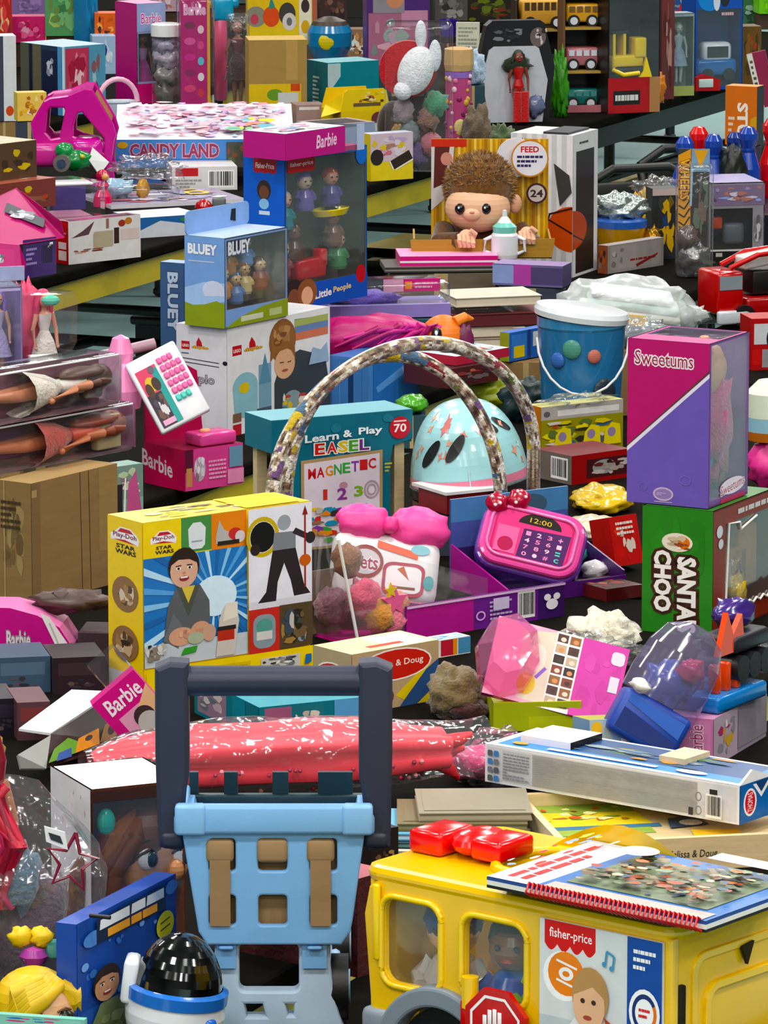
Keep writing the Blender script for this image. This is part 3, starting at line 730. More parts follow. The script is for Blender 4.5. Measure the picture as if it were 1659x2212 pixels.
for i in range(16):
    t = i/15; x1 = -1.02*r_+.25*r_*t; z1 = zc-.35*r_+.95*r_*t*.8
    b.tube([(.45*r_-.2*r_*t, -.45*r_+.3*r_*t, zc+.85*r_+.12*r_*t), (-.15*r_-.2*r_*t, -.86*r_+.35*r_*t, zc+.62*r_+.3*r_*t), (-.62*r_-.1*r_*t, -.72*r_+.3*r_*t, zc+.2*r_+.5*r_*t), (x1, -.2*r_, z1)], [.008, .013, .014, .006], ['#d6b22a', '#e6c843', '#c8a222', '#dcba30'][i % 4], 7)
for i in range(6): b.tube([(.45*r_, -.45*r_, zc+.85*r_), (.75*r_, -.5*r_, zc+.6*r_-.04*r_*i), (.95*r_, -.2*r_, zc+.15*r_-.1*r_*i)], [.008, .012, .006], ['#d6b22a', '#e2c23c'][i % 2], 7)
b.build('hair', 'satin', d)
# ---- teal book corner
p = at(-40, 2188, 6.7); o = T('teal_book', 'pale teal book cover poking in at the bottom left corner', 'book', p, -14)
B().box(0, 0, .75-p.z, .14, .012, 0, '#7fbfae').build('cover', 'card', o)
A = Art((0, 0, .75-p.z), (.14, 0, 0), (0, 0, p.z-.75)); A.rect(.03, .1, .97, .98, '#8fcdbb'); A.busy(.2, .9, .8, .99, ['#3a6fc0', '#d04a80'], 8, 2); A.build('cover_print', 'card', o)
# ---- doll carton with big face
c = Carton('doll_carton', 'white sided window carton with a large brown haired doll face', 'boxed doll', 200, 2110, 24, 196, 98, 402, col='#e9e6e8', cols=dict(R='#3a2018', L='#e4e1e6', T='#eceaec'), win=dict(R=(.02, .02, .98, .93)), inner='#8a4a30')
A = c.art('L'); A.busy(.1, .6, .9, .98, ['#e6cfd8', '#dfc5d2', '#e9dfe4'], 14, 1, .05); A.line([(.2, .3), (.8, .32)], .004, '#b9aab6'); A.ell(.55, .2, .3, .08, '#d3c7d2'); c.put(A, 'L')
hx, hy, hz_ = c.a*.76, c.b*.37, c.h*.58; r_ = c.a*.44
b = B().sph((hx, hy, hz_), (r_, r_*.9, r_*1.12), '#cf9468', 26, 18); b.sph((hx+r_*.35, hy-r_*.85, hz_-.25*r_), (.012, .014, .016), '#c98c60', 10, 8)
b.cyl((hx, hy, hz_-1.8*r_), (hx, hy, hz_-.8*r_), r_*.38, None, '#ad7248', 14)
b.build('doll_head', 'satin', c.o)
for sx in (-1, 1):
    ex = hx+.12*r_+sx*.42*r_
    B().sph((ex, hy-.8*r_, hz_+.05*r_), (.0155, .008, .0165), '#f4f0ec', 16, 10).build('eye', 'gloss', c.o)
    B().sph((ex+.004, hy-.8*r_-.005, hz_+.05*r_), (.009, .005, .012), '#26404f', 14, 9).build('iris', 'gloss', c.o)
    B().tube([(ex-.018, hy-.82*r_, hz_+.12*r_), (ex, hy-.87*r_-.004, hz_+.3*r_), (ex+.016, hy-.82*r_, hz_+.14*r_)], .0022, '#2a1710', 6).build('lash_line', 'satin', c.o)
    B().tube([(ex-.016, hy-.8*r_, hz_+.42*r_), (ex, hy-.82*r_, hz_+.5*r_), (ex+.018, hy-.76*r_, hz_+.44*r_)], .0018, '#4a2a18', 6).build('eyebrow', 'satin', c.o)
B().sph((hx+.15*r_, hy-.83*r_, hz_-.62*r_), (.016, .008, .007), '#9c4a44', 12, 8).build('lips', 'gloss', c.o)
b = B().sph((hx-.1*r_, hy+.12*r_, hz_+.25*r_), (1.1*r_, r_, 1.05*r_), '#5b2f18', 20, 12)
rg = random.Random(2)
for i in range(16):
    x = hx-.85*r_-rg.random()*.9*r_; y = hy-.55*r_+rg.random()*.4*r_
    b.tube([(hx-.2*r_, hy-.2*r_, hz_+1.1*r_), (x+.03, y-.01, hz_+.6*r_), (x, y, hz_-.3*r_), (x+rg.uniform(-.02, .03), y, hz_-1.5*r_)], [.008, .014, .015, .006], rg.choice(['#6b381c', '#7a4222', '#57290f', '#8a5230']), 6)
b.build('hair', 'satin', c.o)
B().blob((hx-.9*r_, hy, hz_-1.35*r_), (.05, .03, .09), '#8d1d55', .1, 3, 14, 9).build('dress', 'fabric', c.o)
B().sph((.03, .02, c.h*.8), (.014, .01, .02), '#2fb3a0', 10, 7).build('teal_bead', 'gloss', c.o)
# ---- clear bag with dolls and star tag, far left
p = P(80, 2200); p = at(120, 2200, 7.02); k = scale(p)
g = T('doll_bag', 'clear plastic bag with red haired doll and star tag at left', 'toy bag', (p.x, p.y, .75), 0)
zt = at(120, 1650, 7.02).z-.75
hull = [(-.145, -.04, .01), (.06, -.04, .01), (.05, .06, .01), (-.145, .06, .01), (-.145, -.06, zt*.55), (.075, -.05, zt*.6), (.06, .05, zt*.65), (-.145, .06, zt*.8), (-.13, .0, zt), (-.02, .01, zt*.93)]
bm = bmesh.new()
for v in hull: bm.verts.new(v)
r = bmesh.ops.convex_hull(bm, input=list(bm.verts)); bmesh.ops.subdivide_edges(bm, edges=list(bm.edges), cuts=3, use_grid_fill=True)
bm.verts.index_update()
b = B(); b.add([v.co+Vector((noise.noise(v.co*18), noise.noise(v.co*18+Vector((3, 1, 7))), noise.noise(v.co*15)))*.008 for v in bm.verts], [[v.index for v in f.verts] for f in bm.faces], '#fff', False); bm.free()
b.build('clear_bag', 'bag', g)
doll(g, tr(-.1, .0, .05) @ rotz(15), .36, '#b97e5c', '#7c1826', '#c2375a', '#d24b6a', 1)
b = B()
rg = random.Random(8)
for i in range(22): b.tube([(-.13+rg.random()*.07, -.03, .33), (-.14+rg.random()*.1, -.04-rg.random()*.01, .25), (-.13+rg.random()*.08, -.035, .16)], [.008, .011, .005], rg.choice(['#b01c38', '#c73048', '#8a1430', '#a82a54']), 6)
b.build('curly_hair', 'satin', g)
B().blob((-.105, .04, .345), (.035, .03, .05), '#b08a4e', .25, 4, 16, 10).build('blonde_hair', 'satin', g)
B().blob((-.04, .03, .13), (.06, .04, .08), '#5c4a55', .3, 4, 18, 10, 3).build('plush', 'fabric', g)
B().blob((-.045, -.02, .2), (.025, .02, .045), '#5b7486', .3, 4, 16, 10, 5).build('blue_bow', 'fabric', g)
kx = lambda px: (px-120)/k
kz = lambda py: at(120, py, 7.02).z-.75
b = B(); st = []
for i in range(11):
    r = .036 if i % 2 == 0 else .016; a = R(80+36*i); st.append((kx(165)+r*math.cos(a)*1.0, -.07, kz(1835)+r*math.sin(a)*1.15))
b.tube(st, .0028, '#7c1830', 6, False); b.build('star_frame', 'gloss', g)
b = B(); b.prism([(kx(108), kz(1755)), (kx(112), kz(1788)), (kx(158), kz(1806)), (kx(152), kz(1768))], -.075, -.072, '#e8e8ea', 'y'); b.build('hang_tag', 'card', g)
B().prism([(kx(117), kz(1768)), (kx(122), kz(1783)), (kx(148), kz(1793)), (kx(142), kz(1776))], -.0765, -.0752, '#2c2f38', 'y').build('tag_slot', 'card', g)
# small toys by the bag
p = at(70, 2250, 6.9); o = T('ribbon_toy', 'small yellow bow toy with purple gem above the blonde doll', 'toy', (p.x, p.y, .75))
zz = at(70, 2040, 6.9).z-.75
B().cyl((0, 0, 0), (0, 0, zz-.01), .02, .012, '#8f88b8', 12).build('stem', 'purple_film', o)
for sx in (-1, 1): B().blob((sx*.014, 0, zz+.01), (.016, .012, .014), '#e3c22e', .2, 3, 14, 9, sx).build('bow_loop', 'satin', o)
B().sph((.004, -.01, zz-.014), (.02, .014, .014), '#a8489a', 6, 4).build('gem', 'gloss', o)
B().rbox(.03, .0, zz-.006, .02, .012, .026, '#4f9a8e', .003).build('teal_clip', 'gloss', o)
# ---- maroon case behind the cart
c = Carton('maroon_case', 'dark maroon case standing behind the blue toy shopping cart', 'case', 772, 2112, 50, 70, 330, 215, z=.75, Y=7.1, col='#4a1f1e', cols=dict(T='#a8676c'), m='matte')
c.o.location.z = .75
A = c.art('L'); A.line([(.0, .26), (1, .22)], .008, '#220c0c'); A.line([(.3, .98), (.42, .5)], .02, '#2a0e0e'); A.rect(0, .95, 1, 1, '#7c3c40'); A.build('zip_seam', 'matte', c.o)
c = Carton('dark_print_carton', 'small dark carton with white face print beside the cart rim', 'carton', 800, 1905, 35, 60, 40, 110, z=.75, Y=7.55, col='#241a18')
A = c.art('R'); A.ell(.15, .82, .3, .17, '#e8e6e2'); A.ell(.1, .85, .1, .05, '#18120f'); A.ell(.2, .72, .12, .04, '#18120f'); A.busy(.1, .1, .9, .6, ['#4a3324', '#6a4a30', '#2e2018', '#a08058'], 16, 2); c.put(A, 'R')
# ---- stack of thin books under the tray
z = .75
for i, (x0, x1, hpx, col, edge, lab) in enumerate(((838, 1110, 16, '#6a3030', '#b9a8a0', 'dark red bottom book of the stack left of the tray'), (850, 1130, 14, '#e3ddd0', '#f0ece2', 'cream book low in the stack left of the tray'), (836, 1120, 12, '#20333a', '#7fb0a8', 'dark teal book in the stack left of the tray'),
        (832, 1128, 15, '#6fb4cf', '#cfe2ea', 'light blue book in the stack left of the tray'), (858, 1140, 16, '#6d6242', '#8c7f5a', 'olive brown book near the top of the stack'), (905, 1150, 18, '#8f8672', '#b3a88f', 'tan book on top of the stack left of the tray'))):
    p = at(x0, 1862-i*18, 7.84+.012*i); p.z = z; kk = scale(p)
    o = T('picture_book', lab, 'book', p, -8+2*i, group='thin books left of the wooden tray'); a_ = (x1-x0)/kk; hh = hpx/kk
    B().box(.002, .003, .0015, a_-.002, .16, hh-.0015, edge).build('pages', 'paper', o)
    B().box(0, 0, 0, a_, .163, .0018, col).build('cover', 'card', o); B().box(0, 0, hh-.0018, a_, .163, hh, col).build('cover', 'card', o)
    A = Art((0, 0, hh), (a_, 0, 0), (0, .163, 0)); A.rect(.05, .1, .95, .9, col); A.build('cover_print', 'card', o)
    z += hh+.0008
# ---- wooden puzzle tray
p = P(1212, 1893); k = scale(p)
ty = T('puzzle_tray', 'pale wooden puzzle tray wrapped in film beneath the long blue box', 'puzzle', p, 11)
a_, b_, h_ = 560/k, .33, 70/k/.97; WD = '#d8bf96'
B().box(0, 0, 0, a_, .012, h_, WD).build('front_wall', 'wood', ty)
B().box(0, b_-.012, 0, a_, b_, h_, WD).build('back_wall', 'wood', ty)
B().box(0, .0125, 0, .012, b_-.0125, h_, '#dcc6a2').build('end_wall', 'wood', ty); B().box(a_-.012, .0125, 0, a_, b_-.0125, h_, WD).build('end_wall', 'wood', ty)
B().box(.0125, .0125, .005, a_-.0125, b_-.0125, h_*.6, '#cdb78e').build('puzzle_base', 'wood', ty)
A = Art((.0125, .0125, h_*.6), (a_-.025, 0, 0), (0, b_-.025, 0))
A.rect(.0, .35, .45, 1, '#8ca34a'); A.poly([(.0, .55), (.48, .5), (.45, .8), (0, .85)], '#d9c12a'); A.rect(0, .47, .5, .54, '#3d6e8c'); A.busy(.02, .6, .42, .95, ['#c4572c', '#e0c84e', '#7c8f3a', '#a3662e', '#f0e2a0'], 24, 3, .1)
A.poly([(.45, 1), (.65, .55), (.8, .6), (.7, 1)], '#a64438'); A.poly([(.52, .4), (.7, .45), (.66, .65), (.55, .6)], '#39485c'); A.poly([(.58, .15), (.78, .1), (.8, .32), (.6, .35)], '#e2b548'); A.ell(.63, .5, .05, .06, '#f0ece2')
A.build('puzzle_print', 'paper', ty)
A = Art((0, 0, 0), (a_, 0, 0), (0, 0, h_)); A.text('Melissa & Doug', .42, .32, .62, .62, '#2c2a26', b=.005, slant=.02); A.build('wood_stamp', 'paper', ty)
# ---- long blue train box
c = Carton('train_set_box', 'long blue and grey train set box lying on the wooden tray', 'toy box', 1597, 1782, 53, 120, 541, 84, z=.803, col='#eef0f2', cols=dict(R='#1f5fa6', L='#e8e9ec', T='#f2f4f6'))
A = c.art('L'); A.rect(.01, .05, .99, .95, '#d7d7da'); A.rect(.19, .08, .84, .92, '#a9a8a6'); A.rect(.07, .1, .185, .9, '#c3c5c8'); A.lines(.075, .15, .18, .85, 9, '#8b8d92', 3)
for i in range(4):
    for j in range(2): A.rrect(.015+.025*j, .72-.22*i, .035+.025*j, .88-.22*i, .04, ['#5c6068', '#4d7fb8', '#7a7d84'][(i+j) % 3])
A.lines(.2, .12, .83, .88, 16, '#9b9a99', 5, .35); A.bars(.885, .1, .945, .72, 3); A.rect(.9, .72, .93, .85, '#222')
for i in range(2): A.ring(.858, .25+.36*i, .012, .12, .25, '#777')
A.rect(.82, .1, .838, .3, '#333'); c.put(A, 'L')
A = c.art('R'); A.rect(.04, .08, .98, .94, '#1f63ad'); A.ell(.2, .5, .13, .36, '#f2f2f2'); A.ell(.2, .5, .1, .3, '#c3283a'); A.text('THOMAS', .15, .25, .25, .75, '#fff', rot=90); A.poly([(.25, .94), (.42, .55), (.62, .94)], '#f4f5f6'); A.poly([(.3, .98), (.42, .68), (.57, .98)], '#173f74'); c.put(A, 'R')
A = c.art('T'); A.rect(.08, .02, .95, .97, '#3f86cc'); A.rect(.3, .05, .95, .9, '#2c4f7c'); A.busy(.3, .1, .95, .9, ['#5d7f9c', '#35516e', '#8d9aa4', '#c98f3c', '#4f6b4a'], 30, 3, .1); A.rect(.12, .35, .2, .78, '#d6e6f6'); A.ell(.18, .22, .07, .06, '#e9ebee'); A.ell(.2, .9, .06, .03, '#d99a3a'); c.put(A, 'T')
wing = [(0, 0), (c.a*.99, 0), (c.a*.99, c.h*.7), (c.a*.6, c.h*.05), (c.a*.25, c.h*.32)]
B().prism(wing, c.b-.004, c.b, '#f3f5f7', 'y').build('display_flap', 'card', c.o, tr(0, -c.b+.004, c.h))
B().box(c.a*.3, c.b*.72, c.h, c.a*.92, c.b*.92, c.h+.012, '#efe6e8', dict(R='#1a1414')).build('accessory_tray', 'card', c.o)
B().box(c.a*.45, c.b*.3, c.h, c.a*.95, c.b*.4, c.h+.01, '#d9c9a8').build('paper_insert', 'card', c.o)
# ---- red umbrella in clear sleeve
pl = at(195, 1645, 8.02); pr = at(958, 1618, 8.28)
um = T('toddler_umbrella', 'red dotted umbrella folded in a clear plastic sleeve', 'umbrella', pl)
d_ = pr-pl; L_ = d_.length; q = d_.to_track_quat('X', 'Z').to_matrix().to_4x4()
def um_r(t): return .011+.034*min(1, (t/.28))**.55*(1 - .42*max(0, (t-.72)/.28))
b = B(q); n, m_ = 28, 40; vs = []; 
for j in range(m_+1):
    t = j/m_; r = um_r(t)
    for i in range(n):
        a = 2*math.pi*i/n; rr_ = r*(1+.17*math.sin(5*a+t*1.6)+.06*math.sin(11*a-t*5)); vs.append((t*L_, rr_*math.cos(a)*1.15, rr_*math.sin(a)))
b.add(vs, [[j*n+i, j*n+(i+1) % n, (j+1)*n+(i+1) % n, (j+1)*n+i] for j in range(m_) for i in range(n)], '#f04c58', True)
b.build('canopy', 'satin', um)
b = B(q); rg = random.Random(6)
for i in range(150):
    t = rg.uniform(.08, .95); a = rg.uniform(-3.0, .9); r = um_r(t)*(1.12+.13*math.sin(6*a+t*2.2)); b.sph((t*L_, r*math.cos(a)*1.12, r*math.sin(a)), .0042, rg.choice(['#8e1f3c', '#b0324e', '#f4a0a6', '#c32a4a']), 6, 4)
o_ = b.build('dots', 'satin', um); o_['kind'] = 'stuff'
b = B(q)
for a0 in (-1.5, -.6, .3): b.tube([(L_*t, um_r(t)*1.13*math.cos(a0+t)*1.1, um_r(t)*1.13*math.sin(a0+t)) for t in (.3, .45, .6, .75, .9)], [.004, .009, .012, .01, .003], '#f08a90', 6)
b.build('fold_highlight', 'satin', um)['kind'] = 'stuff'  # pink highlights of the canopy folds, built as paler raised strips
B(q).blob((L_*.115, -.034, -.008), (.06, .014, .02), '#171c1c', .1, 3, 20, 10).build('dark_strap', 'fabric', um)
for i, (dy, dz) in enumerate(((-.02, .02), (0, 0), (.02, -.01), (.01, -.035))):
    B(q).tube([(L_*.97, dy*.5, dz*.5), (L_*1.03, dy, dz), (L_*1.06, dy*1.4, dz*1.5)], [.014, .011, .004], '#e2303a', 8).build('rib_end', 'satin', um)
b = B(q); vs = []; n, m_ = 26, 30
for j in range(m_+1):
    t = j/m_*1.13-.02; r = um_r(min(max(t, 0), 1))*1.22+.003+ (.02*(t-.92)/.28 if t > .92 else 0)
    for i in range(n):
        a = 2*math.pi*i/n; k2 = 1+.16*noise.noise(Vector((t*9, math.cos(a)*1.5, math.sin(a)*1.5))); flat = 1-.55*max(0, (t-1.0)/.2)
        vs.append((t*L_, r*k2*math.cos(a)*1.2*flat, r*k2*math.sin(a)))
b.add(vs, [[j*n+i, j*n+(i+1) % n, (j+1)*n+(i+1) % n, (j+1)*n+i] for j in range(m_) for i in range(n)], '#fff', True)
b.build('clear_sleeve', 'bag', um)
# ================================================================ MIDDLE TABLE
# ---- yellow dough kit box
c = Carton('dough_kit_box', 'yellow dough kit box with photo of a boy playing', 'toy box', 311, 1500, 37, 355, 80, 368, col='#f2d21a', cols=dict(T='#f4df6a', L='#f0cc16'))
def dough(A, cx, cy, w_, h_):
    A.poly([(cx-w_*.5, cy-h_*.35), (cx-w_*.52, cy), (cx-w_*.34, cy+h_*.2), (cx-w_*.16, cy+h_*.5), (cx+w_*.2, cy+h_*.48), (cx+w_*.42, cy+h_*.2), (cx+w_*.52, cy-h_*.1), (cx+w_*.48, cy-h_*.45), (cx, cy-h_*.3)], '#f3eeee')
    A.poly([(cx-w_*.46, cy-h_*.3), (cx+w_*.46, cy-h_*.4), (cx, cy-h_*.22)], '#c12a34'); A.poly([(cx-w_*.15, cy+h_*.42), (cx+w_*.18, cy+h_*.4), (cx+w_*.32, cy+h_*.2), (cx-w_*.26, cy+h_*.18)], '#b8323e')
    A.text('Play-Doh', cx-w_*.42, cy-h_*.2, cx+w_*.42, cy+h_*.16, '#7d1d4a', b=.02)
A = c.art('R')
A.rect(0, .8, .225, 1, '#f2d21a'); A.rect(.225, .795, .405, 1, '#4d8a4a'); A.rect(.405, .79, .615, 1, '#e2852a')
dough(A, .12, .9, .15, .085); A.text('STAR', .075, .835, .17, .855, '#171310', b=.03); A.text('WARS', .07, .808, .18, .83, '#171310', b=.03)
A.poly([(.27, .83), (.29, .81), (.345, .81), (.365, .83), (.37, .93), (.34, .965), (.295, .965), (.265, .93)], '#dfe4e6'); A.rect(.285, .85, .35, .86, '#9aa6ac')
A.poly([(.43, .86), (.45, .96), (.48, .9), (.52, .88), (.53, .83), (.43, .82)], '#b9b4b0'); A.ell(.545, .87, .04, .035, '#c23a3a'); A.ell(.575, .85, .03, .035, '#d9cfd2'); A.rect(.44, .81, .57, .835, '#2a211c')
A.rect(0, .15, .615, .79, '#2f74b8')
for i in range(26):
    a0 = R(i*360/26); a1 = a0+.09; r1 = .75
    pts = [(.42, .52)]
    for aa in (a0, a1):
        x, y = .42+r1*math.cos(aa), .52+r1*math.sin(aa)
        t_ = 1
        if x > .615: t_ = min(t_, (.615-.42)/(x-.42))
        if x < 0: t_ = min(t_, .42/(.42-x))
        if y > .79: t_ = min(t_, (.79-.52)/(y-.52))
        if y < .15: t_ = min(t_, (.52-.15)/(.52-y))
        pts.append((.42+(x-.42)*t_, .52+(y-.52)*t_))
    A.poly(pts, ['#5d9fd8', '#8fc4ea', '#2a62a4', '#bfe0f4'][i % 4])
A.ell(.42, .52, .13, .12, '#d8edf8'); A.rect(0, .15, .615, .28, '#c5ccd2')
A.poly([(.11, .28), (.14, .5), (.19, .6), (.33, .6), (.385, .5), (.39, .3), (.33, .27)], '#5b5d60'); A.poly([(.19, .6), (.26, .42), (.33, .6)], '#4c5044'); A.poly([(.22, .6), (.26, .5), (.3, .6)], '#d9c05a')
A.poly([(.11, .3), (.17, .45), (.22, .38), (.2, .24)], '#6a6c70')
face(A, .235, .7, .082, .1, '#d9ab92', '#2b1c16')
A.ell(.215, .31, .075, .055, '#d2a083'); A.ell(.33, .33, .06, .055, '#cf9c80'); A.busy(.17, .25, .4, .36, ['#c48f74', '#dcae92', '#b07a60'], 10, 4, .2)
A.ell(.3, .29, .05, .035, '#a9b59a'); A.ell(.38, .31, .04, .05, '#c7a08a')
A.poly([(.42, .16), (.44, .38), (.47, .45), (.54, .46), (.56, .36), (.53, .16)], '#cfc7bd'); A.rect(.43, .25, .53, .33, '#b43a2c'); A.rect(.43, .31, .54, .335, '#2a2220'); A.poly([(.46, .36), (.48, .47), (.55, .47), (.55, .38)], '#e6ddce')
A.poly([(.21, .2), (.3, .21), (.31, .245), (.23, .24)], '#3f9a3a'); A.busy(0, .15, .13, .3, ['#5a4e46', '#d8d6d2', '#8c7f72', '#2e2a28', '#b9b3aa'], 18, 5, .2)
A.rect(.615, .405, 1, 1, '#eceaf2'); A.rect(.615, .405, 1, .45, '#dcdae2')
A.ring(.7, .83, .1, .12, .22, '#c9ae1e'); A.ell(.7, .83, .075, .09, '#131110')
for pts in ([(.76, .74), (.9, .74), (.95, .52), (.99, .46), (.89, .455), (.87, .55), (.83, .66), (.79, .55), (.78, .44), (.67, .44), (.72, .5)],): A.poly(pts, '#2c2226')
A.poly([(.76, .74), (.9, .74), (.9, .84), (.77, .845)], '#7f8288'); A.poly([(.88, .83), (.97, .78), (.985, .81), (.9, .86)], '#33262a'); A.ell(.99, .79, .03, .035, '#2a2022'); A.ell(.655, .76, .03, .035, '#2a2022'); A.ell(.83, .9, .04, .045, '#9aa0a6'); A.line([(.957, .5), (.957, .94)], .012, '#9c2a20'); A.ell(.957, .66, .035, .035, '#c4602a'); A.poly([(.94, .93), (.957, .985), (.974, .93)], '#8c2018')
A.rect(.615, .145, .8, .405, '#c03a34'); A.poly(rr(.64, .17, .775, .37, .05), '#8a9aa0'); A.ell(.707, .3, .05, .045, '#5c9a8e'); A.rect(.66, .22, .755, .27, '#d8d4ce')
A.rect(.8, .15, 1, .41, '#54442f'); A.busy(.8, .15, 1, .41, ['#6d5a3f', '#8f98a0', '#c2bfb8', '#a07e4a', '#2f2820', '#3f4a52'], 22, 6, .2)
A.rect(0, 0, 1, .145, '#f2d21a'); A.rect(.23, .03, .62, .11, '#d7b818'); A.lines(.24, .04, .6, .1, 4, '#c2a412', 2, .5); A.rect(.68, .035, .92, .11, '#cfcac2'); A.busy(.68, .04, .92, .11, ['#555', '#8a8a8a', '#e8e6e0', '#777', '#333'], 26, 2, .12); A.poly([(.945, .04), (.985, .05), (.985, .1), (.95, .1)], '#2f6aa8')
c.put(A, 'R')
A = c.art('L'); A.rect(0, 0, 1, .1, '#dfe0e2'); A.ell(.5, .045, .2, .04, '#aeb4ba'); dough(A, .5, .9, .8, .1); A.text('STAR', .25, .825, .8, .85, '#171310', b=.03); A.text('WARS', .22, .792, .82, .82, '#171310', b=.03)
for yy, sd in ((.56, 1), (.27, 2)):
    A.ell(.5, yy, .38, .105, '#8d6a45'); A.busy(.2, yy-.08, .8, yy+.08, ['#5a4330', '#c9a98a', '#3a2a1e', '#d8c8b4', '#a47e54'], 14, sd, .24)
c.put(A, 'L')
A = c.art('T'); A.busy(.02, .05, .98, .95, ['#f2d21a', '#efe0a0', '#c9b184', '#f6e24a', '#7a6a48', '#d9c6a8'], 30, 3, .12); A.rect(.62, .02, .95, .98, '#f0d428'); c.put(A, 'T')

# ---- learning easel carton
p = P(588, 1195); k = scale(p); th = 27
es = T('learning_easel', 'teal sleeved wooden learning easel behind the yellow dough box', 'easel', p, th)
a_ = 304/k/math.cos(R(th)); b_ = 61/k/math.sin(R(th)); h_ = 284/k/.98; TL = '#1d6478'
hb = 72/k
sl = [(0, h_-hb), (0, h_), (a_, h_), (a_, h_-hb*.9), (a_*.86, h_-hb*1.05), (a_*.84, h_-hb*1.5), (a_*.84, .0), (a_*.13, 0), (a_*.12, h_-hb)]
B().prism(sl, 0, .004, TL, 'y').build('sleeve_front', 'card', es)
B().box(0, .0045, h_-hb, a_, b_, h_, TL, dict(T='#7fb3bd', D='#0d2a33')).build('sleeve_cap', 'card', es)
WD2 = '#c9b48f'
for x in (.012, a_-.035):
    for y in (.012, b_-.03): B().box(x, y, 0, x+.022, y+.018, h_-hb, WD2).build('leg', 'wood', es)
B().box(a_*.1, .03, .02, a_*.9, .045, h_-hb, '#b9c7c4').build('board', 'satin', es)
A = Art((0, 0, 0), (a_, 0, 0), (0, 0, h_))
rg = random.Random(3)
for i in range(26):
    x, y, r = rg.uniform(.06, .94), rg.uniform(.1, .96), rg.uniform(.012, .04)
    if y < .72 and not .2 < x < .78: continue
    A.ell(x, y, r, r*1.05, rg.choice(['#286f84', '#185767', '#2f7a8e']), 14)
A.text('Learn', .23, .815, .47, .875, '#eef3f4', b=.03, tilt=.01); A.text('&', .5, .83, .565, .885, '#eef3f4', b=.03); A.text('Play', .61, .825, .78, .895, '#eef3f4', b=.03)
for ch, x, cc in (('E', .3, '#c9302c'), ('A', .385, '#cf3a34'), ('S', .465, '#e0bf2c'), ('E', .54, '#4d9a3c'), ('L', .615, '#6d2f80')): A.text(ch, x, .715+.02*(x-.3), x+.07, .8+.02*(x-.3), cc, '#f2efe6', .06, b=.03)
A.ell(.905, .87, .075, .085, '#b32630'); A.text('70', .86, .835, .95, .9, '#f4e9e6', b=.02); A.line([(.86, .92), (.95, .92)], .012, '#f0c9c4')
A.poly([(.2, .0), (.2, .68), (.78, .715), (.78, 0)], '#a98c63'); A.poly([(.222, .02), (.222, .655), (.758, .69), (.758, .02)], '#d9cdd6')
for i, (ch, cc) in enumerate(zip('MAGNETIC', ('#b8282a', '#b8282a', '#d8862a', '#3f9a44', '#3f9a44', '#7a3a96', '#b8282a', '#b8282a'))): A.text(ch, .25+.061*i, .535+.006*i, .305+.061*i, .615+.006*i, cc, b=.025)
A.ell(.5, .47, .03, .025, '#b98a9a'); A.text('1', .355, .37, .385, .45, '#c23a34', b=.03); A.text('2', .455, .36, .525, .45, '#8a3a8c', b=.03); A.text('3', .575, .375, .64, .455, '#7ba83c', b=.03)
A.ring(.7, .42, .055, .07, .2, '#a8929c'); A.ring(.7, .42, .035, .045, .3, '#a8929c')
A.busy(.22, .02, .76, .34, ['#c23a34', '#d8862a', '#3f9a44', '#7a3a96', '#e0bf2c', '#2f86a8', '#3a2a30', '#8c6a50', '#b8b0a8'], 46, 8, .11)
A.lines(.79, .54, .84, .62, 3, '#c9c04a', 2)
A.build('sleeve_print', 'card', es)

# ---- patterned play gym arches
def arch(name, label, L0, R0, top, seed, pal):
    a0 = at(*L0); a1 = at(*R0); ap = at(*top)
    base = .76
    o = T(name, label, 'play gym arch', (a0.x, a0.y, .75), group='arches of the play gym')
    pts = []
    for i in range(61):
        t = math.pi*i/60; cx = (a0+a1)/2; e = (a1-a0)/2
        x = cx - e*math.cos(t)*1.0
        hh = ap.z-a0.z
        s1 = math.sin(t)
        pts.append(Vector((x.x, x.y, a0.z+hh*s1)))
    lead = [Vector((a0.x, a0.y, z)) for z in (.755, (a0.z+.755)/2)]; tail = [Vector((a1.x, a1.y, z)) for z in ((a0.z+.755)/2, .755)]
    pts = lead+pts+tail
    base_ = Vector((a0.x, a0.y, .75)); pts = [q-base_ for q in pts]
    # resample denser
    dp = []
    for u, v in zip(pts[:-1], pts[1:]):
        for j in range(6): dp.append(u.lerp(v, j/6))
    dp.append(pts[-1])
    b = B(); b.tube(dp, .0135, '#888', 20)
    pal2 = [H(x) for x in ('#2a201a', '#4a3428', '#6a5040', '#8c7a68', '#b4a894', '#d9d2c4', '#e8e4da', '#a89a86', '#5a4436')]; acc = [H(x) for x in ('#8c2430', '#5f6e34', '#6a4a78', '#b8a034', '#44607a')]
    for i in range(len(b.c)):
        ring, col = divmod(i, 20); a = 2*math.pi*col/20
        q = Vector((ring*.1, math.cos(a)*1.1, math.sin(a)*1.1+seed*9.1)); v = noise.noise(q*1.1)+.35*noise.noise(q*2.7); w_ = noise.noise(q*.75+Vector((31, 7, 3)))
        b.c[i] = acc[int(ring*.035+seed) % 5] if w_ > .22 else pal2[max(0, min(8, int((v+.75)/1.5*9)))]
    b.build('fabric_tube', 'fabric', o)
    for q in (dp[0], dp[-1]): B().lathe((q.x, q.y, 0), [(.001, 0), (.03, 0), (.03, .012), (.016, .03)], '#d8d4c8', 14).build('foot', 'satin', o)
    b = B(); b.tube([q+Vector((0, 0, .0135)) for q in dp[28:-28:6]], .0022, '#e9e6de', 5); b.build('piping', 'fabric', o)
PAL1 = ['#3a2e26', '#7c2c30', '#d9d4c8', '#5a3a2a', '#a8a294', '#5f6a34', '#8c8478', '#e8e4da', '#6a4a6c', '#4a5a68', '#b03a34']
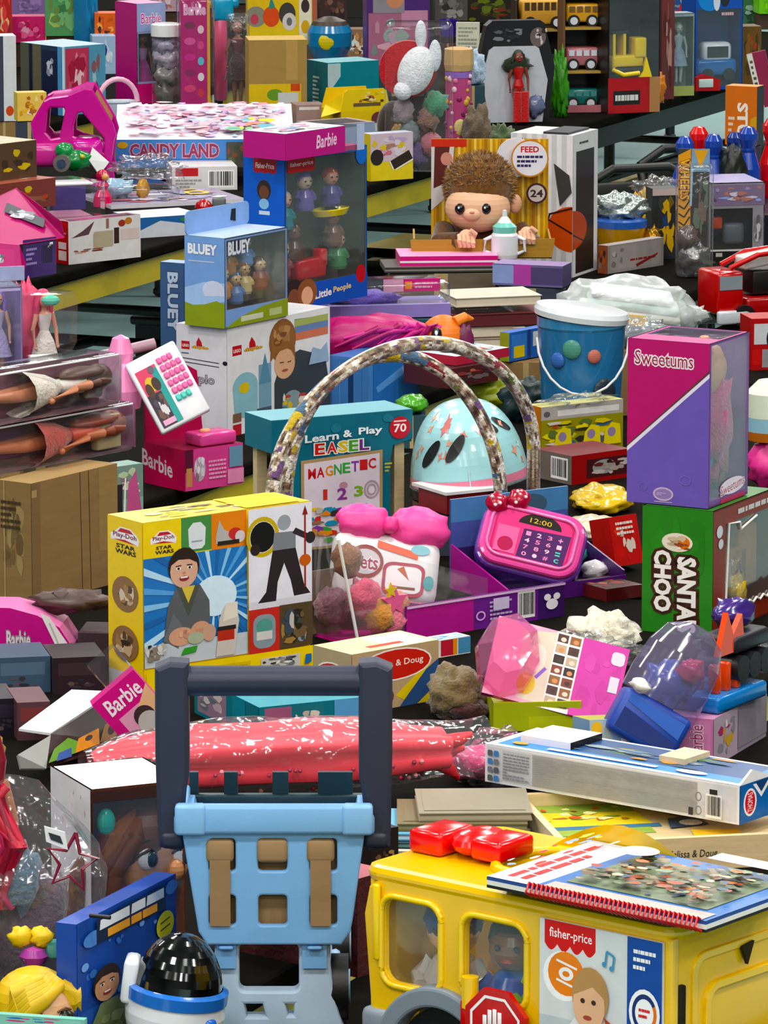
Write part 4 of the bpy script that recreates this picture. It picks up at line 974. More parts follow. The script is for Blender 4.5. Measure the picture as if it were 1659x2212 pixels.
arch('play_gym_arch', 'outer arch of patterned play gym in front of the helmet', (588, 1080, 9.7), (1152, 1075, 10.25), (865, 742, 10.0), 1, PAL1)
arch('play_gym_arch', 'inner arch of patterned play gym crossing the outer one', (618, 1080, 10.15), (1082, 1080, 10.12), (845, 768, 10.13), 2, PAL1[::-1])

# ---- bicycle helmet
p = at(1016, 1045, 10.5); k = scale(p); rx = 128/k; rz = 186/k
hm = T('child_helmet', 'pale aqua child bicycle helmet with pink band and animal prints', 'helmet', p, 0, 0, -6)
def hp(az, el, s=1.0):
    return Vector((rx*s*math.cos(el)*math.cos(az), rx*1.15*s*math.cos(el)*math.sin(az), rz*s*math.sin(el)))
prof = []
for i in range(19):
    t = i/18; a = math.pi/2*t; r = math.cos(a)**.8; prof.append((max(r, .001), rz*math.sin(a)))
B().lathe((0, 0, 0), [(.9, .0)]+prof, '#a9d8dc', 40, rx, rx*1.15).build('shell', 'gloss', hm)
def hsurf(az, f):  # point on lathe surface, f = height fraction
    a = math.asin(min(f, .999)); r = math.cos(a)**.8
    return Vector((rx*r*math.cos(az), rx*1.15*r*math.sin(az), rz*f))
def patch(b, pts, col, off=.0012):
    v = []
    for az, f in pts:
        q = hsurf(az, f); nrm = Vector((q.x/rx**2, q.y/(rx*1.15)**2, q.z/rz**2)).normalized(); v.append(q+nrm*off)
    b.add(v, [list(range(len(v)))], col)
b = B(); n = 48
for i in range(n):
    a0, a1 = 2*math.pi*i/n, 2*math.pi*(i+1)/n
    patch(b, [(a0, .075), (a1, .075), (a1, .17), (a0, .17)], '#e0849c')
b.build('pink_band', 'gloss', hm)
B().lathe((0, 0, 0), [(rx*.8, -.012), (rx*1.02, -.012), (rx*1.025, .008), (rx*.96, .013)], '#16181a', 40, 1, 1.15).build('lower_rim', 'satin', hm)
for az, f, l, w_, tl in ((-2.3, .48, .5, .13, .5), (-1.78, .54, .48, .13, .5), (-1.0, .74, .3, .13, -.5), (-.6, .72, .3, .13, -.6)):
    b = B(); pts = [(az+w_*math.cos(t*math.pi/8)+tl*.3*math.sin(t*math.pi/8), f+l/2*math.sin(t*math.pi/8)*.62) for t in range(16)]
    patch(b, pts, '#0b0d0e', .002); b.build('vent', 'satin', hm)
b = B(); rg = random.Random(5)
for i in range(20):
    az, f, s = rg.uniform(-2.9, -.2), rg.uniform(.22, .88), rg.uniform(.05, .085); r0 = rg.uniform(0, 6)
    patch(b, [(az+s*m_*math.cos(r0+a)/max(.3, math.sqrt(1-f*f)), f+s*m_*math.sin(r0+a)) for a, m_ in ((0, 1.3), (.8, .5), (1.6, 1), (2.6, .5), (3.3, 1.2), (4.2, .45), (5, .9), (5.7, .4))], rg.choice(['#d58d80', '#e0a48c', '#c97a76', '#cfe9ea']), .0008)
b.build('animal_prints', 'gloss', hm)['kind'] = 'stuff'
b = B(); b.tube([hsurf(-1.57, f)+Vector((0, -.002, 0)) for f in (.03, .15, .3)], .0012, '#cfe6e6', 5); b.build('seam', 'satin', hm)
# white topped box under the helmet
zt = p.z
c = Carton('white_lid_box', 'white lidded box with dark red side under the helmet', 'box', 965, 1112, 30, 90, 60, 42, Y=10.3, col='#6e1217', cols=dict(T='#eceae8', L='#7a1a1e'))
B().box(-.004, -.004, c.h, c.a+.03, c.b+.02, c.h+.006, '#e9e7e4').build('lid', 'card', c.o)

# ---- clear display pack with pink bow pouch
p = P(775, 1400); k = scale(p); th = 40
pk = T('bow_pouch_pack', 'clear display pack holding white pouch with large pink bow', 'toy package', p, th)
th = 38; pk.rotation_euler[2] = R(th); a_, b_, h_ = 452/k/math.cos(R(th)), .13, 245/k
def wall(pts, name, m='film'):
    b = B(); v = [Vector(q) for q in pts]; nrm = (v[1]-v[0]).cross(v[2]-v[0]).normalized()*.0008
    b.add([q+nrm for q in v]+[q-nrm for q in v], [[0, 1, 2, 3], [7, 6, 5, 4]]+[[i, 4+i, 4+(i+1) % 4, (i+1) % 4] for i in range(4)], '#fff'); b.build(name, m, pk)
B().box(0, 0, 0, a_, b_, .006, '#c9348c').build('tray_floor', 'card', pk)
hL = 76/k
B().box(a_*.22, -.004, 0, a_, 0, hL, '#5e1f78').build('front_lip', 'card', pk)
A = Art((a_*.22, -.004, 0), (a_*.78, 0, 0), (0, 0, hL)); A.rect(0, 0, .42, 1, '#a82a80'); A.rect(.42, 0, 1, 1, '#64237e'); A.rect(.83, 0, 1, 1, '#3a1a5c'); A.bars(.7, .12, .81, .92, 3); A.lines(.52, .2, .66, .8, 5, '#b9a6cc', 2); A.rect(.54, .5, .64, .85, '#cfc0de')
A.ell(.915, .42, .038, .16, '#f2eef4'); A.ell(.885, .64, .022, .1, '#f2eef4'); A.ell(.945, .64, .022, .1, '#f2eef4'); A.ring(.46, .4, .03, .14, .3, '#d8a6d8'); A.rect(.0, .93, 1, 1, '#d9b8d8'); A.build('lip_print', 'card', pk)
wall([(0, 0, .006), (0, b_, .006), (-.02, b_, h_), (-.045, 0.0, h_)], 'clear_side')
wall([(0, 0, .006), (.3, 0, .006), (.3, 0, h_*.45), (-.045, 0, h_)], 'clear_front')
B().tube([(0, 0, .004), (-.046, 0, h_)], .0032, '#f4f6f8', 6).build('edge_glare', 'gloss', pk); B().tube([(-.0, b_, .006), (-.05, b_+.02, h_*.85)], .0032, '#eef0f4', 6).build('edge_glare', 'gloss', pk)  # bright glare along the clear film edges, modelled as opaque white strips
B().box(-.015, b_-.004, .006, .26, b_, h_*.6, '#7d6f62').build('back_card', 'card', pk)
# pouch: soft bag leaning
PX = tr(.125, .09, .085) @ rotz(-th+8) @ rotx(-18) @ roty(8)
b = B(PX); b.rbox(0, 0, .03, .2, .06, .13, '#e9e4e6', .028, 4); b.build('pouch', 'satin', pk)
A = Art(PX @ Vector((-.1, -.0305, -.035)), PX.to_3x3() @ Vector((.2, 0, 0)), PX.to_3x3() @ Vector((0, 0, .13)))
A.ell(.3, .56, .17, .24, '#8c3a34'); A.ell(.3, .56, .14, .18, '#cfc6cc'); A.text('Pets', .19, .45, .42, .66, '#a03048', '#f2eef0', .04, b=.02)
A.poly(rr(.47, .12, .86, .6, .1), '#a8324e'); A.poly(rr(.5, .17, .83, .55, .08), '#ece6e8'); A.poly([(.6, .5), (.72, .35), (.66, .55)], '#b0522c'); A.rect(.55, .22, .78, .26, '#7c4a30'); A.poly([(.4, .78), (.78, .66), (.78, .76), (.4, .88)], '#e0705a')
A.ell(.8, .8, .09, .07, '#8cc0cc'); A.ell(.9, .35, .05, .1, '#4f9aa0'); A.line([(.1, .1), (.9, .05)], .02, '#d07a90'); A.build('pouch_print', 'satin', pk)
for sx, sz in ((-1, 1), (1, 1.12)):
    B(PX).blob((sx*.052+.005, -.012, .112), (.052*sz, .03, .034*sz), '#e8559a', .12, 2.2, 22, 14, 3+sx).build('bow_loop', 'satin', pk)
B(PX).rbox(.0, -.02, .11, .028, .05, .03, '#e0468e', .01, 3).build('bow_knot', 'satin', pk)
for i, (x, y, z, r, cc, sd) in enumerate(((.02, .06, .15, .03, '#8a5a3e', 1), (.035, .03, .085, .034, '#d8607a', 2), (.06, .015, .05, .03, '#c78a4a', 3), (.09, .02, .035, .03, '#e27a8c', 4), (.015, .1, .06, .035, '#9c7080', 5), (.11, .03, .06, .026, '#e89a7c', 6))):
    B().blob((x, y, z), (r, r*.8, r), cc, .2, 3, 18, 11, sd).build('plush_pet', 'fabric', pk)
st = [(.085+.03*(1 if i % 2 == 0 else .45)*math.cos(R(36*i+20)), .075+.03*(1 if i % 2 == 0 else .45)*math.sin(R(36*i+20))) for i in range(10)]
B().prism(st, -.0, .012, '#f06a9c', 'y').build('pink_star', 'gloss', pk); B().prism([(x*.5+.03, z*.5+.06) for x, z in st], -.003, .0, '#d9c23a', 'y').build('gold_star', 'gloss', pk)

# ---- purple display box with toy register
p = P(1098, 1308); k = scale(p); th = 33
ds = T('register_display_box', 'open purple display box holding a pink toy cash register', 'toy box', p, th)
a_ = 262/k/math.cos(R(th)); b_ = .2; hF = 34/k; hB = 198/k
B().box(0, 0, 0, a_, .004, hF, '#4a1a68').build('front_panel', 'card', ds)
B().box(0, b_-.004, 0, a_, b_, hB, '#3f4f8e', dict(T='#8fb0d8')).build('back_panel', 'card', ds)
A = Art((0, b_-.004, 0), (a_, 0, 0), (0, 0, hB)); A.rect(0, .74, 1, 1, '#4d7fae'); A.rect(0, .45, 1, .74, '#4a559a'); A.rect(0, 0, 1, .45, '#35215e'); A.ell(.68, .84, .14, .12, '#3f5a6e'); A.rect(.88, .5, .97, .7, '#5a6a9a'); A.build('back_print', 'card', ds)
B().prism([(0.004, 0), (b_-.004, 0), (b_-.004, hB*.5), (.004, hF)], 0, .004, '#a02886', 'x').build('side_panel', 'card', ds)
B().prism([(0.004, 0), (b_-.004, 0), (b_-.004, hB*.55), (.004, hF*1.3)], a_-.004, a_, '#42185c', 'x').build('side_panel', 'card', ds)
B().box(.004, .004, 0, a_-.004, b_-.004, .004, '#2e1448').build('floor_panel', 'card', ds)
# toy register itself (part of the packaged set)
RX = tr(a_*.38, .075, .098) @ rotz(-th+4) @ rotx(-34) @ roty(16)
w_, h2 = .19, .125
B(RX).plate(rr(-w_/2, -h2/2, w_/2, h2/2, .035, 6), [], .04, '#6a3aa0', .008, rotx(90) @ tr(0, 0, -.014)).build('register_base', 'gloss', ds)
B(RX).plate(rr(-w_/2+.004, -h2/2+.004, w_/2-.004, h2/2-.004, .033, 6), [], .02, '#e0559c', .007, rotx(90) @ tr(0, 0, .012)).build('register_face', 'gloss', ds)
A = Art(RX @ Vector((-w_/2, -.0225, -h2/2)), RX.to_3x3() @ Vector((w_, 0, 0)), RX.to_3x3() @ Vector((0, 0, h2)))
pp = rr(.1, .1, .9, .9, .16); A.poly(pp, '#c22a62'); A.poly(rr(.12, .13, .88, .87, .14), '#d8427e'); A.poly([(.38, .14), (.86, .14), (.88, .66), (.4, .62)], '#4a1a5a')
A.poly(circ(.55, .7, .22, .2, 18, 0, 180), '#17100f'); A.text('12:00', .44, .74, .66, .82, '#e3bf3a')
ks = '123456789+0'
for r_ in range(4):
    for q_ in range(4):
        i = r_*4+q_; x = .43+.11*q_; y = .52-.115*r_
        A.text('123+456-789=0.#c'[i], x, y, x+.05, y+.07, ['#f29ac0', '#f4c8dc', '#e78ab4'][i % 3] if i not in (11, 15) else '#5ac0b0', b=.02)
A.rect(.14, .16, .36, .6, '#e86a9c'); A.ell(.25, .3, .08, .12, '#b02450'); A.build('keypad_print', 'gloss', ds)
pts = [RX @ Vector((x, -.024, z)) for x, z in rr(-w_/2+.012, -h2/2+.012, w_/2-.012, h2/2-.012, .028, 6)]; pts.append(pts[0])
B().tube(pts, .0035, '#f07ab4', 6, False).build('face_rim', 'gloss', ds)
for sx in (-1, 1): B(RX @ tr(-.062, -.026, .062) @ roty(-25)).blob((sx*.021, 0, 0), (.022, .013, .02), '#a8123a', .1, 2, 16, 10, sx+2).build('bow_loop', 'gloss', ds)
b = B(RX @ tr(-.062, -.026, .062) @ roty(-25))
for x, z in ((-.03, .008), (-.018, -.008), (.02, .01), (.033, -.004), (.012, -.012), (-.028, -.01)): b.sph((x, -.0125, z), .0035, '#f6f0f2', 8, 5)
b.build('bow_dots', 'gloss', ds)['kind'] = 'stuff'
for i, (x, y, z, cc) in enumerate(((a_*.95, .13, .05, '#4fae9a'), (a_*.99, .07, .03, '#e8e4e6'), (a_*.9, .16, .08, '#6ab8a6'))): B().blob((x-.02, y, z), (.03, .02, .018), cc, .2, 3, 14, 9, i).build('play_coin_bag', 'gloss', ds)

# ---- kraft box with red oval logo
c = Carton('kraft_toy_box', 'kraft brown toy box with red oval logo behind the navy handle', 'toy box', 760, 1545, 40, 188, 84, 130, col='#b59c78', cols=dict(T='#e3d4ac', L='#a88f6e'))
A = c.art('R'); A.rect(.72, 0, 1, .62, '#d8be1e'); A.poly([(.05, .1), (.35, .3), (.3, .0)], '#4d86b8'); A.poly([(.55, .0), (.8, .5), (1, .7), (1, .3), (.75, 0)], '#2f4d7c'); A.poly([(.5, .2), (.78, .55), (.88, .6), (.6, .1)], '#dcc224'); A.ell(.5, .72, .42, .27, '#f0e8dc'); A.ell(.5, .72, .4, .245, '#c0302a'); A.text('Melissa & Doug', .18, .66, .82, .8, '#f2e6da', b=.01); A.ell(.3, .2, .18, .2, '#7a3a28'); A.ell(.3, .21, .155, .17, '#d8cfc6'); c.put(A, 'R')
A = c.art('L'); A.ell(.5, .6, .42, .2, '#e8dccb'); A.ell(.5, .6, .38, .175, '#b42e28'); A.text('Melissa & Doug', .2, .55, .8, .63, '#f2e6da'); c.put(A, 'L')
A = c.art('T'); A.rect(.5, .05, .95, .9, '#e9e2cf'); A.rect(.3, .2, .7, .35, '#c8503a'); c.put(A, 'T')
c = Carton('flat_white_game', 'flat white box with red and blue squares right of the kraft box', 'toy box', 905, 1428, 38, 112, 30, 36, Y=9.35, col='#ddd8cc', cols=dict(T='#e8e4dc'))
A = c.art('R'); A.rect(.42, .05, .66, 1, '#b02a38'); A.rect(.66, .05, .74, 1, '#d98a2a'); A.rect(.76, .05, 1, 1, '#4a84a8'); c.put(A, 'R'); A = c.art('T'); A.rect(.3, .1, .95, .9, '#a8c4dc'); A.busy(.3, .1, .95, .9, ['#d8e4ee', '#7aa6cc', '#e8e4dc'], 10, 2); c.put(A, 'T')
# ================================================================ RIGHT HALF OF THE MIDDLE TABLES
def crumple(name, label, cat, px, py, Y, w_, h, dep, col, m='bag', amp=.22, seed=0, part='pouch', fr=3, prints=None, flat=.8, group=None):
    """soft pack: px,py = middle of its underside"""
    p = snap(px, py, Y); k = scale(p); o = T(name, label, cat, p, group=group)
    rx, rz = w_/2/k, h/2/k
    B().blob((0, 0, rz*flat), (rx, dep, rz), col, amp, fr, 34, 20, seed, flat).build(part, m, o)
    return o, rx, rz, k
# ---- green and red train carton
c = Carton('holiday_train_box', 'green and red holiday train box standing under the pink purple box', 'toy box', 1538, 1378, 62, 150, 148, 272, col='#7c2a1c', cols=dict(L='#2f7a28', T='#3a7a30'), win=dict(R=(.2, .16, 1.0, .86)), inner='#6a3a28')
A = c.art('L'); A.rect(0, 0, 1, 1, '#317c2a'); A.busy(.05, .02, .95, .98, ['#34822c', '#2e7626'], 14, 2)
A.text("SANTA'S", .5, .02, .78, .62, '#f2eee8', '#3a1d14', .14, rot=-90, b=.05); A.text('CHOO', .17, .17, .42, .66, '#f2eee8', '#3a1d14', .14, rot=-90, b=.05)
A.ell(.5, .73, .22, .075, '#e6dccb'); A.ell(.58, .73, .1, .05, '#d8702c'); A.busy(.3, .67, .72, .8, ['#cbb89a', '#efe6d6', '#8a4a2a', '#b9a488'], 12, 3, .2); c.put(A, 'L')
A = c.art('R'); A.lines(.4, .9, .95, .95, 1, '#cfc4c0', 2, .8); A.ell(.1, .82, .05, .05, '#cfd0d8'); A.ell(.12, .72, .04, .04, '#cfd0d8'); A.build('front_print', 'card', c.o)
b = B(); zz = [(c.a*(.2+.8*i/14), c.h*(.16+(.02 if i % 2 else -.01))) for i in range(15)]
b.tube([(x, -.002, z) for x, z in zz]+[], .0025, '#e9e4dc', 6); b.tube([(c.a*.2, -.002, c.h*.16), (c.a*.24, -.002, c.h*.86), (c.a*.42, -.002, c.h*.84), (c.a*.44, -.002, c.h*.78), (c.a*.7, -.002, c.h*.84)], .0025, '#e9e4dc', 6); b.build('window_outline', 'card', c.o)
B().rbox(c.a*.5, c.b*.28, c.h*.42, c.a*.45, c.b*.3, c.h*.36, '#8d5a36', .008).build('biscuit_wall', 'matte', c.o)
B().rbox(c.a*.75, c.b*.28, c.h*.5, c.a*.3, c.b*.3, c.h*.5, '#9c6440', .008).build('biscuit_cab', 'matte', c.o)
B().blob((c.a*.42, c.b*.1, c.h*.32), (.035, .02, .045), '#b89c58', .3, 4, 18, 11, 3).build('candy_bag', 'bag', c.o)
B().blob((c.a*.5, c.b*.1, c.h*.26), (.03, .02, .03), '#c9a63c', .3, 5, 16, 10, 5).build('candy_heap', 'gloss', c.o)
hS = c.h
# ---- pink and purple doll carton on top of it
c = Carton('baby_doll_box', 'tall pink and purple window box with baby doll', 'boxed doll', 1530, 1099, 62, 97, 172, 352, z=.75+hS+.002, col='#6d58ae', cols=dict(T='#b8307c', R='#7a4c94'), win=dict(R=(.04, .04, .96, .985), T=(.35, .05, .97, .95)), inner='#8d6a9c')
A = c.art('L'); A.rect(0, 0, 1, 1, '#6b57ad'); A.poly([(0, 1), (1, 1), (1, .84), (0, .35)], '#b31f68'); A.poly([(0, .35), (1, .84), (1, .815), (0, .325)], '#5a3a3c'); A.poly([(0, .338), (1, .822), (1, .795), (0, .31)], '#e6dff0')
A.text('Sweetums', .09, .845, .8, .93, '#8c2440', '#f2e6ec', .07, b=.0, tilt=-.004); A.ell(.45, .065, .125, .042, '#c9b2cf'); A.ell(.45, .065, .105, .032, '#8f7ab0'); A.lines(.37, .055, .53, .075, 2, '#c9b2cf', 1); A.rect(.34, .014, .56, .02, '#b7a6cc'); A.ring(.2, .1, .05, .025, .15, '#7a67b6'); A.ring(.72, .16, .07, .03, .15, '#7a67b6'); c.put(A, 'L')
A = c.art('R'); A.ell(.6, .09, .32, .05, '#e6d6e2'); A.rect(.3, .0, .9, .03, '#b8325e'); A.text('Sweetums', .3, .06, .9, .12, '#a82858', '#efe2ea', .05, tilt=.03); c.put(A, 'R')
doll(c.o, tr(c.a*.5, c.b*.28, .02) @ rotz(0), c.h*.93, '#dba284', '#c98a6a', '#c8567e', '#b34a70', 0, 'baby_doll')
B().blob((c.a*.45, c.b*.3, c.h*.8), (.05, .04, .055), '#d8a58c', .06, 2, 20, 12).build('baby_head', 'satin', c.o)
B().blob((c.a*.55, c.b*.25, c.h*.45), (.06, .035, .11), '#b8527a', .25, 4, 20, 14, 2).build('ruffled_dress', 'fabric', c.o); B().blob((c.a*.35, c.b*.3, c.h*.3), (.03, .03, .05), '#4a6f9a', .2, 4, 14, 10, 4).build('blue_bootie', 'fabric', c.o)
# ---- yellow and grey vehicle multipack on red pack
c = Carton('red_car_box', 'low red car pack with barcode end under the yellow vehicle pack', 'toy box', 1235, 1048, 38, 130, 78, 62, Y=11.1, col='#8e1518', cols=dict(T='#6a1a16', L='#7c7068'))
A = c.art('L'); A.rect(0, 0, 1, 1, '#6f665e'); A.bars(.45, .12, .9, .88, 5); c.put(A, 'L'); A = c.art('R'); A.rect(.25, .15, 1, .8, '#3a1416'); A.ell(.55, .5, .2, .25, '#8d8a86'); A.busy(.3, .2, 1, .75, ['#2a1212', '#5a2020', '#9c8f86', '#b0a8a0'], 14, 2); c.put(A, 'R')
zt = c.o.location.z+c.h+.003
c = Carton('vehicle_multipack', 'yellow and grey vehicle multipack leaning left of the tall purple box', 'toy box', 1168, 985, 33, 182, 28, 104, Y=11.25, col='#b9a02a', cols=dict(L='#b8702a', T='#d0cc8c'))
A = c.art('R'); A.rect(0, .72, 1, 1, '#a8a29c'); A.rect(.2, .78, .95, .9, '#d9d6d2'); A.ell(.07, .84, .04, .06, '#5a5560'); A.rect(0, 0, 1, .72, '#8a8428'); A.busy(0, .02, 1, .72, ['#c9b81e', '#5a6a34', '#3f5a7a', '#2c2a20', '#d8c93a', '#7c5a2a', '#b04a2a', '#c9c4b4'], 50, 4, .13)
for x in (.15, .5, .75): A.poly([(x, .1), (x+.02, .4), (x+.1, .55), (x+.2, .5), (x+.22, .1)], '#d6c31c'); A.ell(x+.1, .35, .05, .1, '#8a7a9a')
c.put(A, 'R'); A = c.art('L'); A.busy(.05, .05, .95, .95, ['#c46a1e', '#8a4a1e', '#d8a03a', '#6a5a20'], 14, 3); c.put(A, 'L')
B().blob((c.a*.5, .02, c.h+.006), (c.a*.4, .03, .012), '#d6d98a', .4, 5, 24, 8, 3).build('wrap_crumple', 'bag', c.o)
# ---- glossy snack and toy bags between
crumple('yellow_foil_bag', 'yellow glossy bag lying left of the purple box base', 'toy bag', 1300, 1100, 10.55, 130, 56, .09, '#d8b32a', 'gloss', .14, 2, fr=3)
crumple('cream_paper_pack', 'cream glossy pack in front of the yellow bag', 'toy bag', 1285, 1158, 10.3, 150, 46, .08, '#d9d2b4', 'gloss', .16, 5, fr=3)
c = Carton('red_vehicle_pack', 'glossy red pack leaning against the green train box', 'toy package', 1330, 1225, 40, 62, 40, 105, Y=9.95, col='#b3261c', rx=-14); A = c.art('R'); A.busy(.05, .05, .95, .95, ['#8c1a14', '#d0402c', '#d8c9bc', '#c22a1e'], 14, 2); A.lines(.2, .6, .8, .9, 3, '#e8d8cc', 3); c.put(A, 'R')
c = Carton('red_flat_pack', 'dark red flat pack under the open purple flap', 'toy package', 1310, 1300, 35, 80, 70, 26, Y=9.75, col='#5a1a18', cols=dict(T='#3a1512')); A = c.art('T'); A.busy(.05, .05, .95, .95, ['#7a2a20', '#4a2a1c', '#a05a3a'], 10, 2); c.put(A, 'T')
crumple('white_wrapped_plush', 'cream white plush wrapped in clear film below the open purple flap', 'plush toy', 1305, 1400, 9.25, 150, 84, .08, '#dcd6c4', 'fabric', .3, 7, part='plush')
crumple('clear_wrap', 'crumpled clear wrap piece beside the pink card pack', 'wrapping', 1290, 1430, 9.1, 170, 60, .08, '#fff', 'bag', .4, 9, part='wrap')
# ---- pink pack with faceted dome
p = at(1172, 1530, 8.85); k = scale(p)
g = T('pink_card_pack', 'tilted pink card pack with faceted clear pink dome', 'toy package', p, 0, -32, 15)
w_, h_ = 300/k, 180/k
B().box(-w_*.45, 0, 0, w_*.52, .012, h_, '#c23a8e').build('card', 'card', g)
A = Art((-w_*.45, 0, 0), (w_*.97, 0, 0), (0, 0, h_)); A.rect(0, 0, .45, 1, '#e6a9bf'); A.poly([(.25, .05), (.45, .05), (.45, .98), (.2, .9)], '#d9cdb8'); A.ell(.34, .6, .07, .18, '#efe2d2'); A.ell(.3, .25, .07, .14, '#d9b83a'); A.line([(.36, .35), (.42, .5)], .04, '#8a5ac0')
A.rect(.45, 0, .65, 1, '#efe4e2')
for i in range(7):
    for j, x in enumerate((.46, .555)): A.rect(x, .87-.135*i, x+.08, .975-.135*i, ['#4a2a20', '#2a1a18', '#8a5a30', '#b9a488', '#7a3a28'][(i*3+j*2) % 5]); A.ell(x+.045, .91-.135*i, .022, .03, ['#d9c8b8', '#c98a5a', '#3a2420'][(i+j) % 3], 9)
A.rect(.65, 0, 1, 1, '#c5419a'); A.busy(.66, .02, .99, .98, ['#c94aa0', '#bd3a92'], 12, 2); A.rrect(.88, .75, .98, .92, .05, '#d6cfd8'); A.rect(.9, .4, .97, .6, '#d6cfd8'); A.build('card_print', 'card', g)
b = B(); n = 8; r0 = h_*.62
b.lathe((-w_*.33, 0, h_*.52), [(1.0, 0), (.95, .02), (.6, .05), (.02, .055)], '#fff', 8, 1, 1, False)
for i, v in enumerate(b.v): x, y, z = v; b.v[i] = (-w_*.33+(x+w_*.33)*w_*.24, -(z-h_*.52), h_*.52+y*h_*.55)
b.build('faceted_dome', 'pink_film', g)
# ---- blue pack with lavender dome
p = at(1378, 1612, 8.62); k = scale(p)
g = T('blue_dome_pack', 'blue toy pack with cloudy lavender dome tipped over', 'toy package', p, 0, -12, 30)
g.scale = (.88, .88, .88)
B().rbox(0, .04, .045, .14, .09, .09, '#24459c', .012, 2).build('base', 'satin', g)
A = Art((-.065, -.0055, .005), (.13, 0, 0), (0, 0, .08)); A.poly([(.05, .1), (.95, .1), (.95, .4), (.05, .6)], '#1b2f6e'); A.poly([(.05, .75), (.95, .5), (.95, .9), (.05, .95)], '#3a63b8'); A.build('base_print', 'card', g)
B().lathe((0, .04, .09), [(1.0, 0), (1.02, .04), (.95, .1), (.75, .14), (.35, .16), (.01, .163)], '#fff', 24, .078, .05).build('dome', 'purple_film', g)
B().blob((.0, .04, .13), (.045, .03, .04), '#4a5aa0', .3, 4, 16, 10, 4).build('toy_inside', 'gloss', g); B().blob((.02, .02, .17), (.025, .02, .02), '#c24a6a', .3, 4, 12, 8, 6).build('toy_inside', 'gloss', g); B().blob((-.05, -.0, .1), (.02, .012, .012), '#e9e2d8', .3, 3, 12, 8, 1).build('paper_tag', 'card', g)
# ---- flat blue and green dog-show carton lying below it
c = Carton('blue_green_box', 'green and pale blue carton lying under the tilted pink card', 'toy box', 1275, 1628, 8, 128, 0, 70, Y=8.78, dep=.16, col='#7ba3d4', cols=dict(T='#a9b92c'), rx=-10)
A = c.art('R'); A.rect(0, 0, 1, 1, '#86acd8'); A.text('BL', .52, .3, .74, .75, '#eef2f8', b=.04); A.poly([(0, 1), (.3, .95), (.38, .4), (.3, 0), (0, .2)], '#a9b4b4'); A.ell(.12, .75, .09, .2, '#e0b23a'); A.rect(.92, .1, 1, .9, '#5a7fb8'); c.put(A, 'R')
c = Carton('green_carton', 'yellow green carton end left of the pale blue carton', 'toy box', 1066, 1580, 5, 190, 0, 62, Y=8.95, dep=.12, col='#aab62a', cols=dict(T='#c2cc3a')); A = c.art('R'); A.rect(.02, .05, .98, .95, '#a6b22c'); A.rect(.4, .1, .9, .5, '#b9c23e'); c.put(A, 'R')
p = at(1205, 1600, 8.55); 
o, rx, rz, k = crumple('doll_clothes_pouch', 'clear pouch with pink doll clothes right of the umbrella', 'toy bag', 1085, 1690, 8.6, 250, 120, .07, '#fff', 'bag', .25, 14, part='pouch')
B().blob((-.02, 0, rz*.75), (rx*.75, .05, rz*.6), '#d8487e', .25, 3, 22, 12, 3).build('pink_clothes', 'fabric', o); B().blob((.04, -.03, rz*.4), (rx*.5, .03, rz*.35), '#7a5a80', .25, 3, 18, 10, 5).build('purple_clothes', 'fabric', o)
# ---- pink doll box at right edge with toy launcher on top
c = Carton('pink_doll_case', 'pink doll accessory box at the right edge under the blue launcher', 'toy box', 1540, 1658, 66, 135, 108, 104, Y=8.75, col='#c97aa8', cols=dict(R='#9a8c9c', T='#d59ab8'))
A = c.art('L'); A.rect(.05, .05, .95, .95, '#cf86ae'); A.text('Barbie', .55, .2, .8, .85, '#a81e5e', '#efd6e2', .05, rot=90); A.rect(.3, .55, .42, .8, '#d8c43a'); c.put(A, 'L'); A = c.art('R'); A.rect(0, .0, .45, 1, '#b9a6b4'); A.busy(.05, .1, .42, .9, ['#e2dce0', '#b03a6a', '#cfa64a', '#8f8c96'], 14, 2); A.rect(.45, .1, 1, .9, '#8f8690'); c.put(A, 'R')
zt = c.o.location.z+c.h
p = P(1540, 1535, zt+.001); k = scale(p)
g = T('toy_launcher', 'blue toy launcher tray with orange posts at right edge', 'toy', p, 58)
B().rbox(.06, .03, .014, .17, .11, .028, '#1f78bd', .006).build('tray', 'gloss', g)
for x, y in ((-.015, -.01), (.015, -.012), (.045, -.014), (.0, .03)): B().rbox(x+.02, y+.01, .052, .014, .02, .05, '#e2541f', .004).build('orange_post', 'gloss', g)
for x in (.07, .11, .15): B().cyl((x, -.02, .06), (x, .06, .06), .022, None, '#161619', 16).build('wheel', 'satin', g)
B().rbox(.11, .02, .1, .12, .07, .03, '#211f28', .008).build('truck_chassis', 'satin', g)
B().prism([(.0, .09), (.03, .16), (.05, .12), (.08, .15), (.09, .09)], -.01, .0, '#e8561c', 'y').build('flame_plate', 'gloss', g)
B().blob((.12, .03, .14), (.05, .03, .025), '#3a2470', .2, 3, 16, 10, 2).build('truck_cab', 'gloss', g)
crumple('clear_truck_pack', 'clear blister lying over the launcher at right edge', 'toy package', 1600, 1420, 9.15, 180, 60, .05, '#fff', 'bag', .3, 3, part='blister')
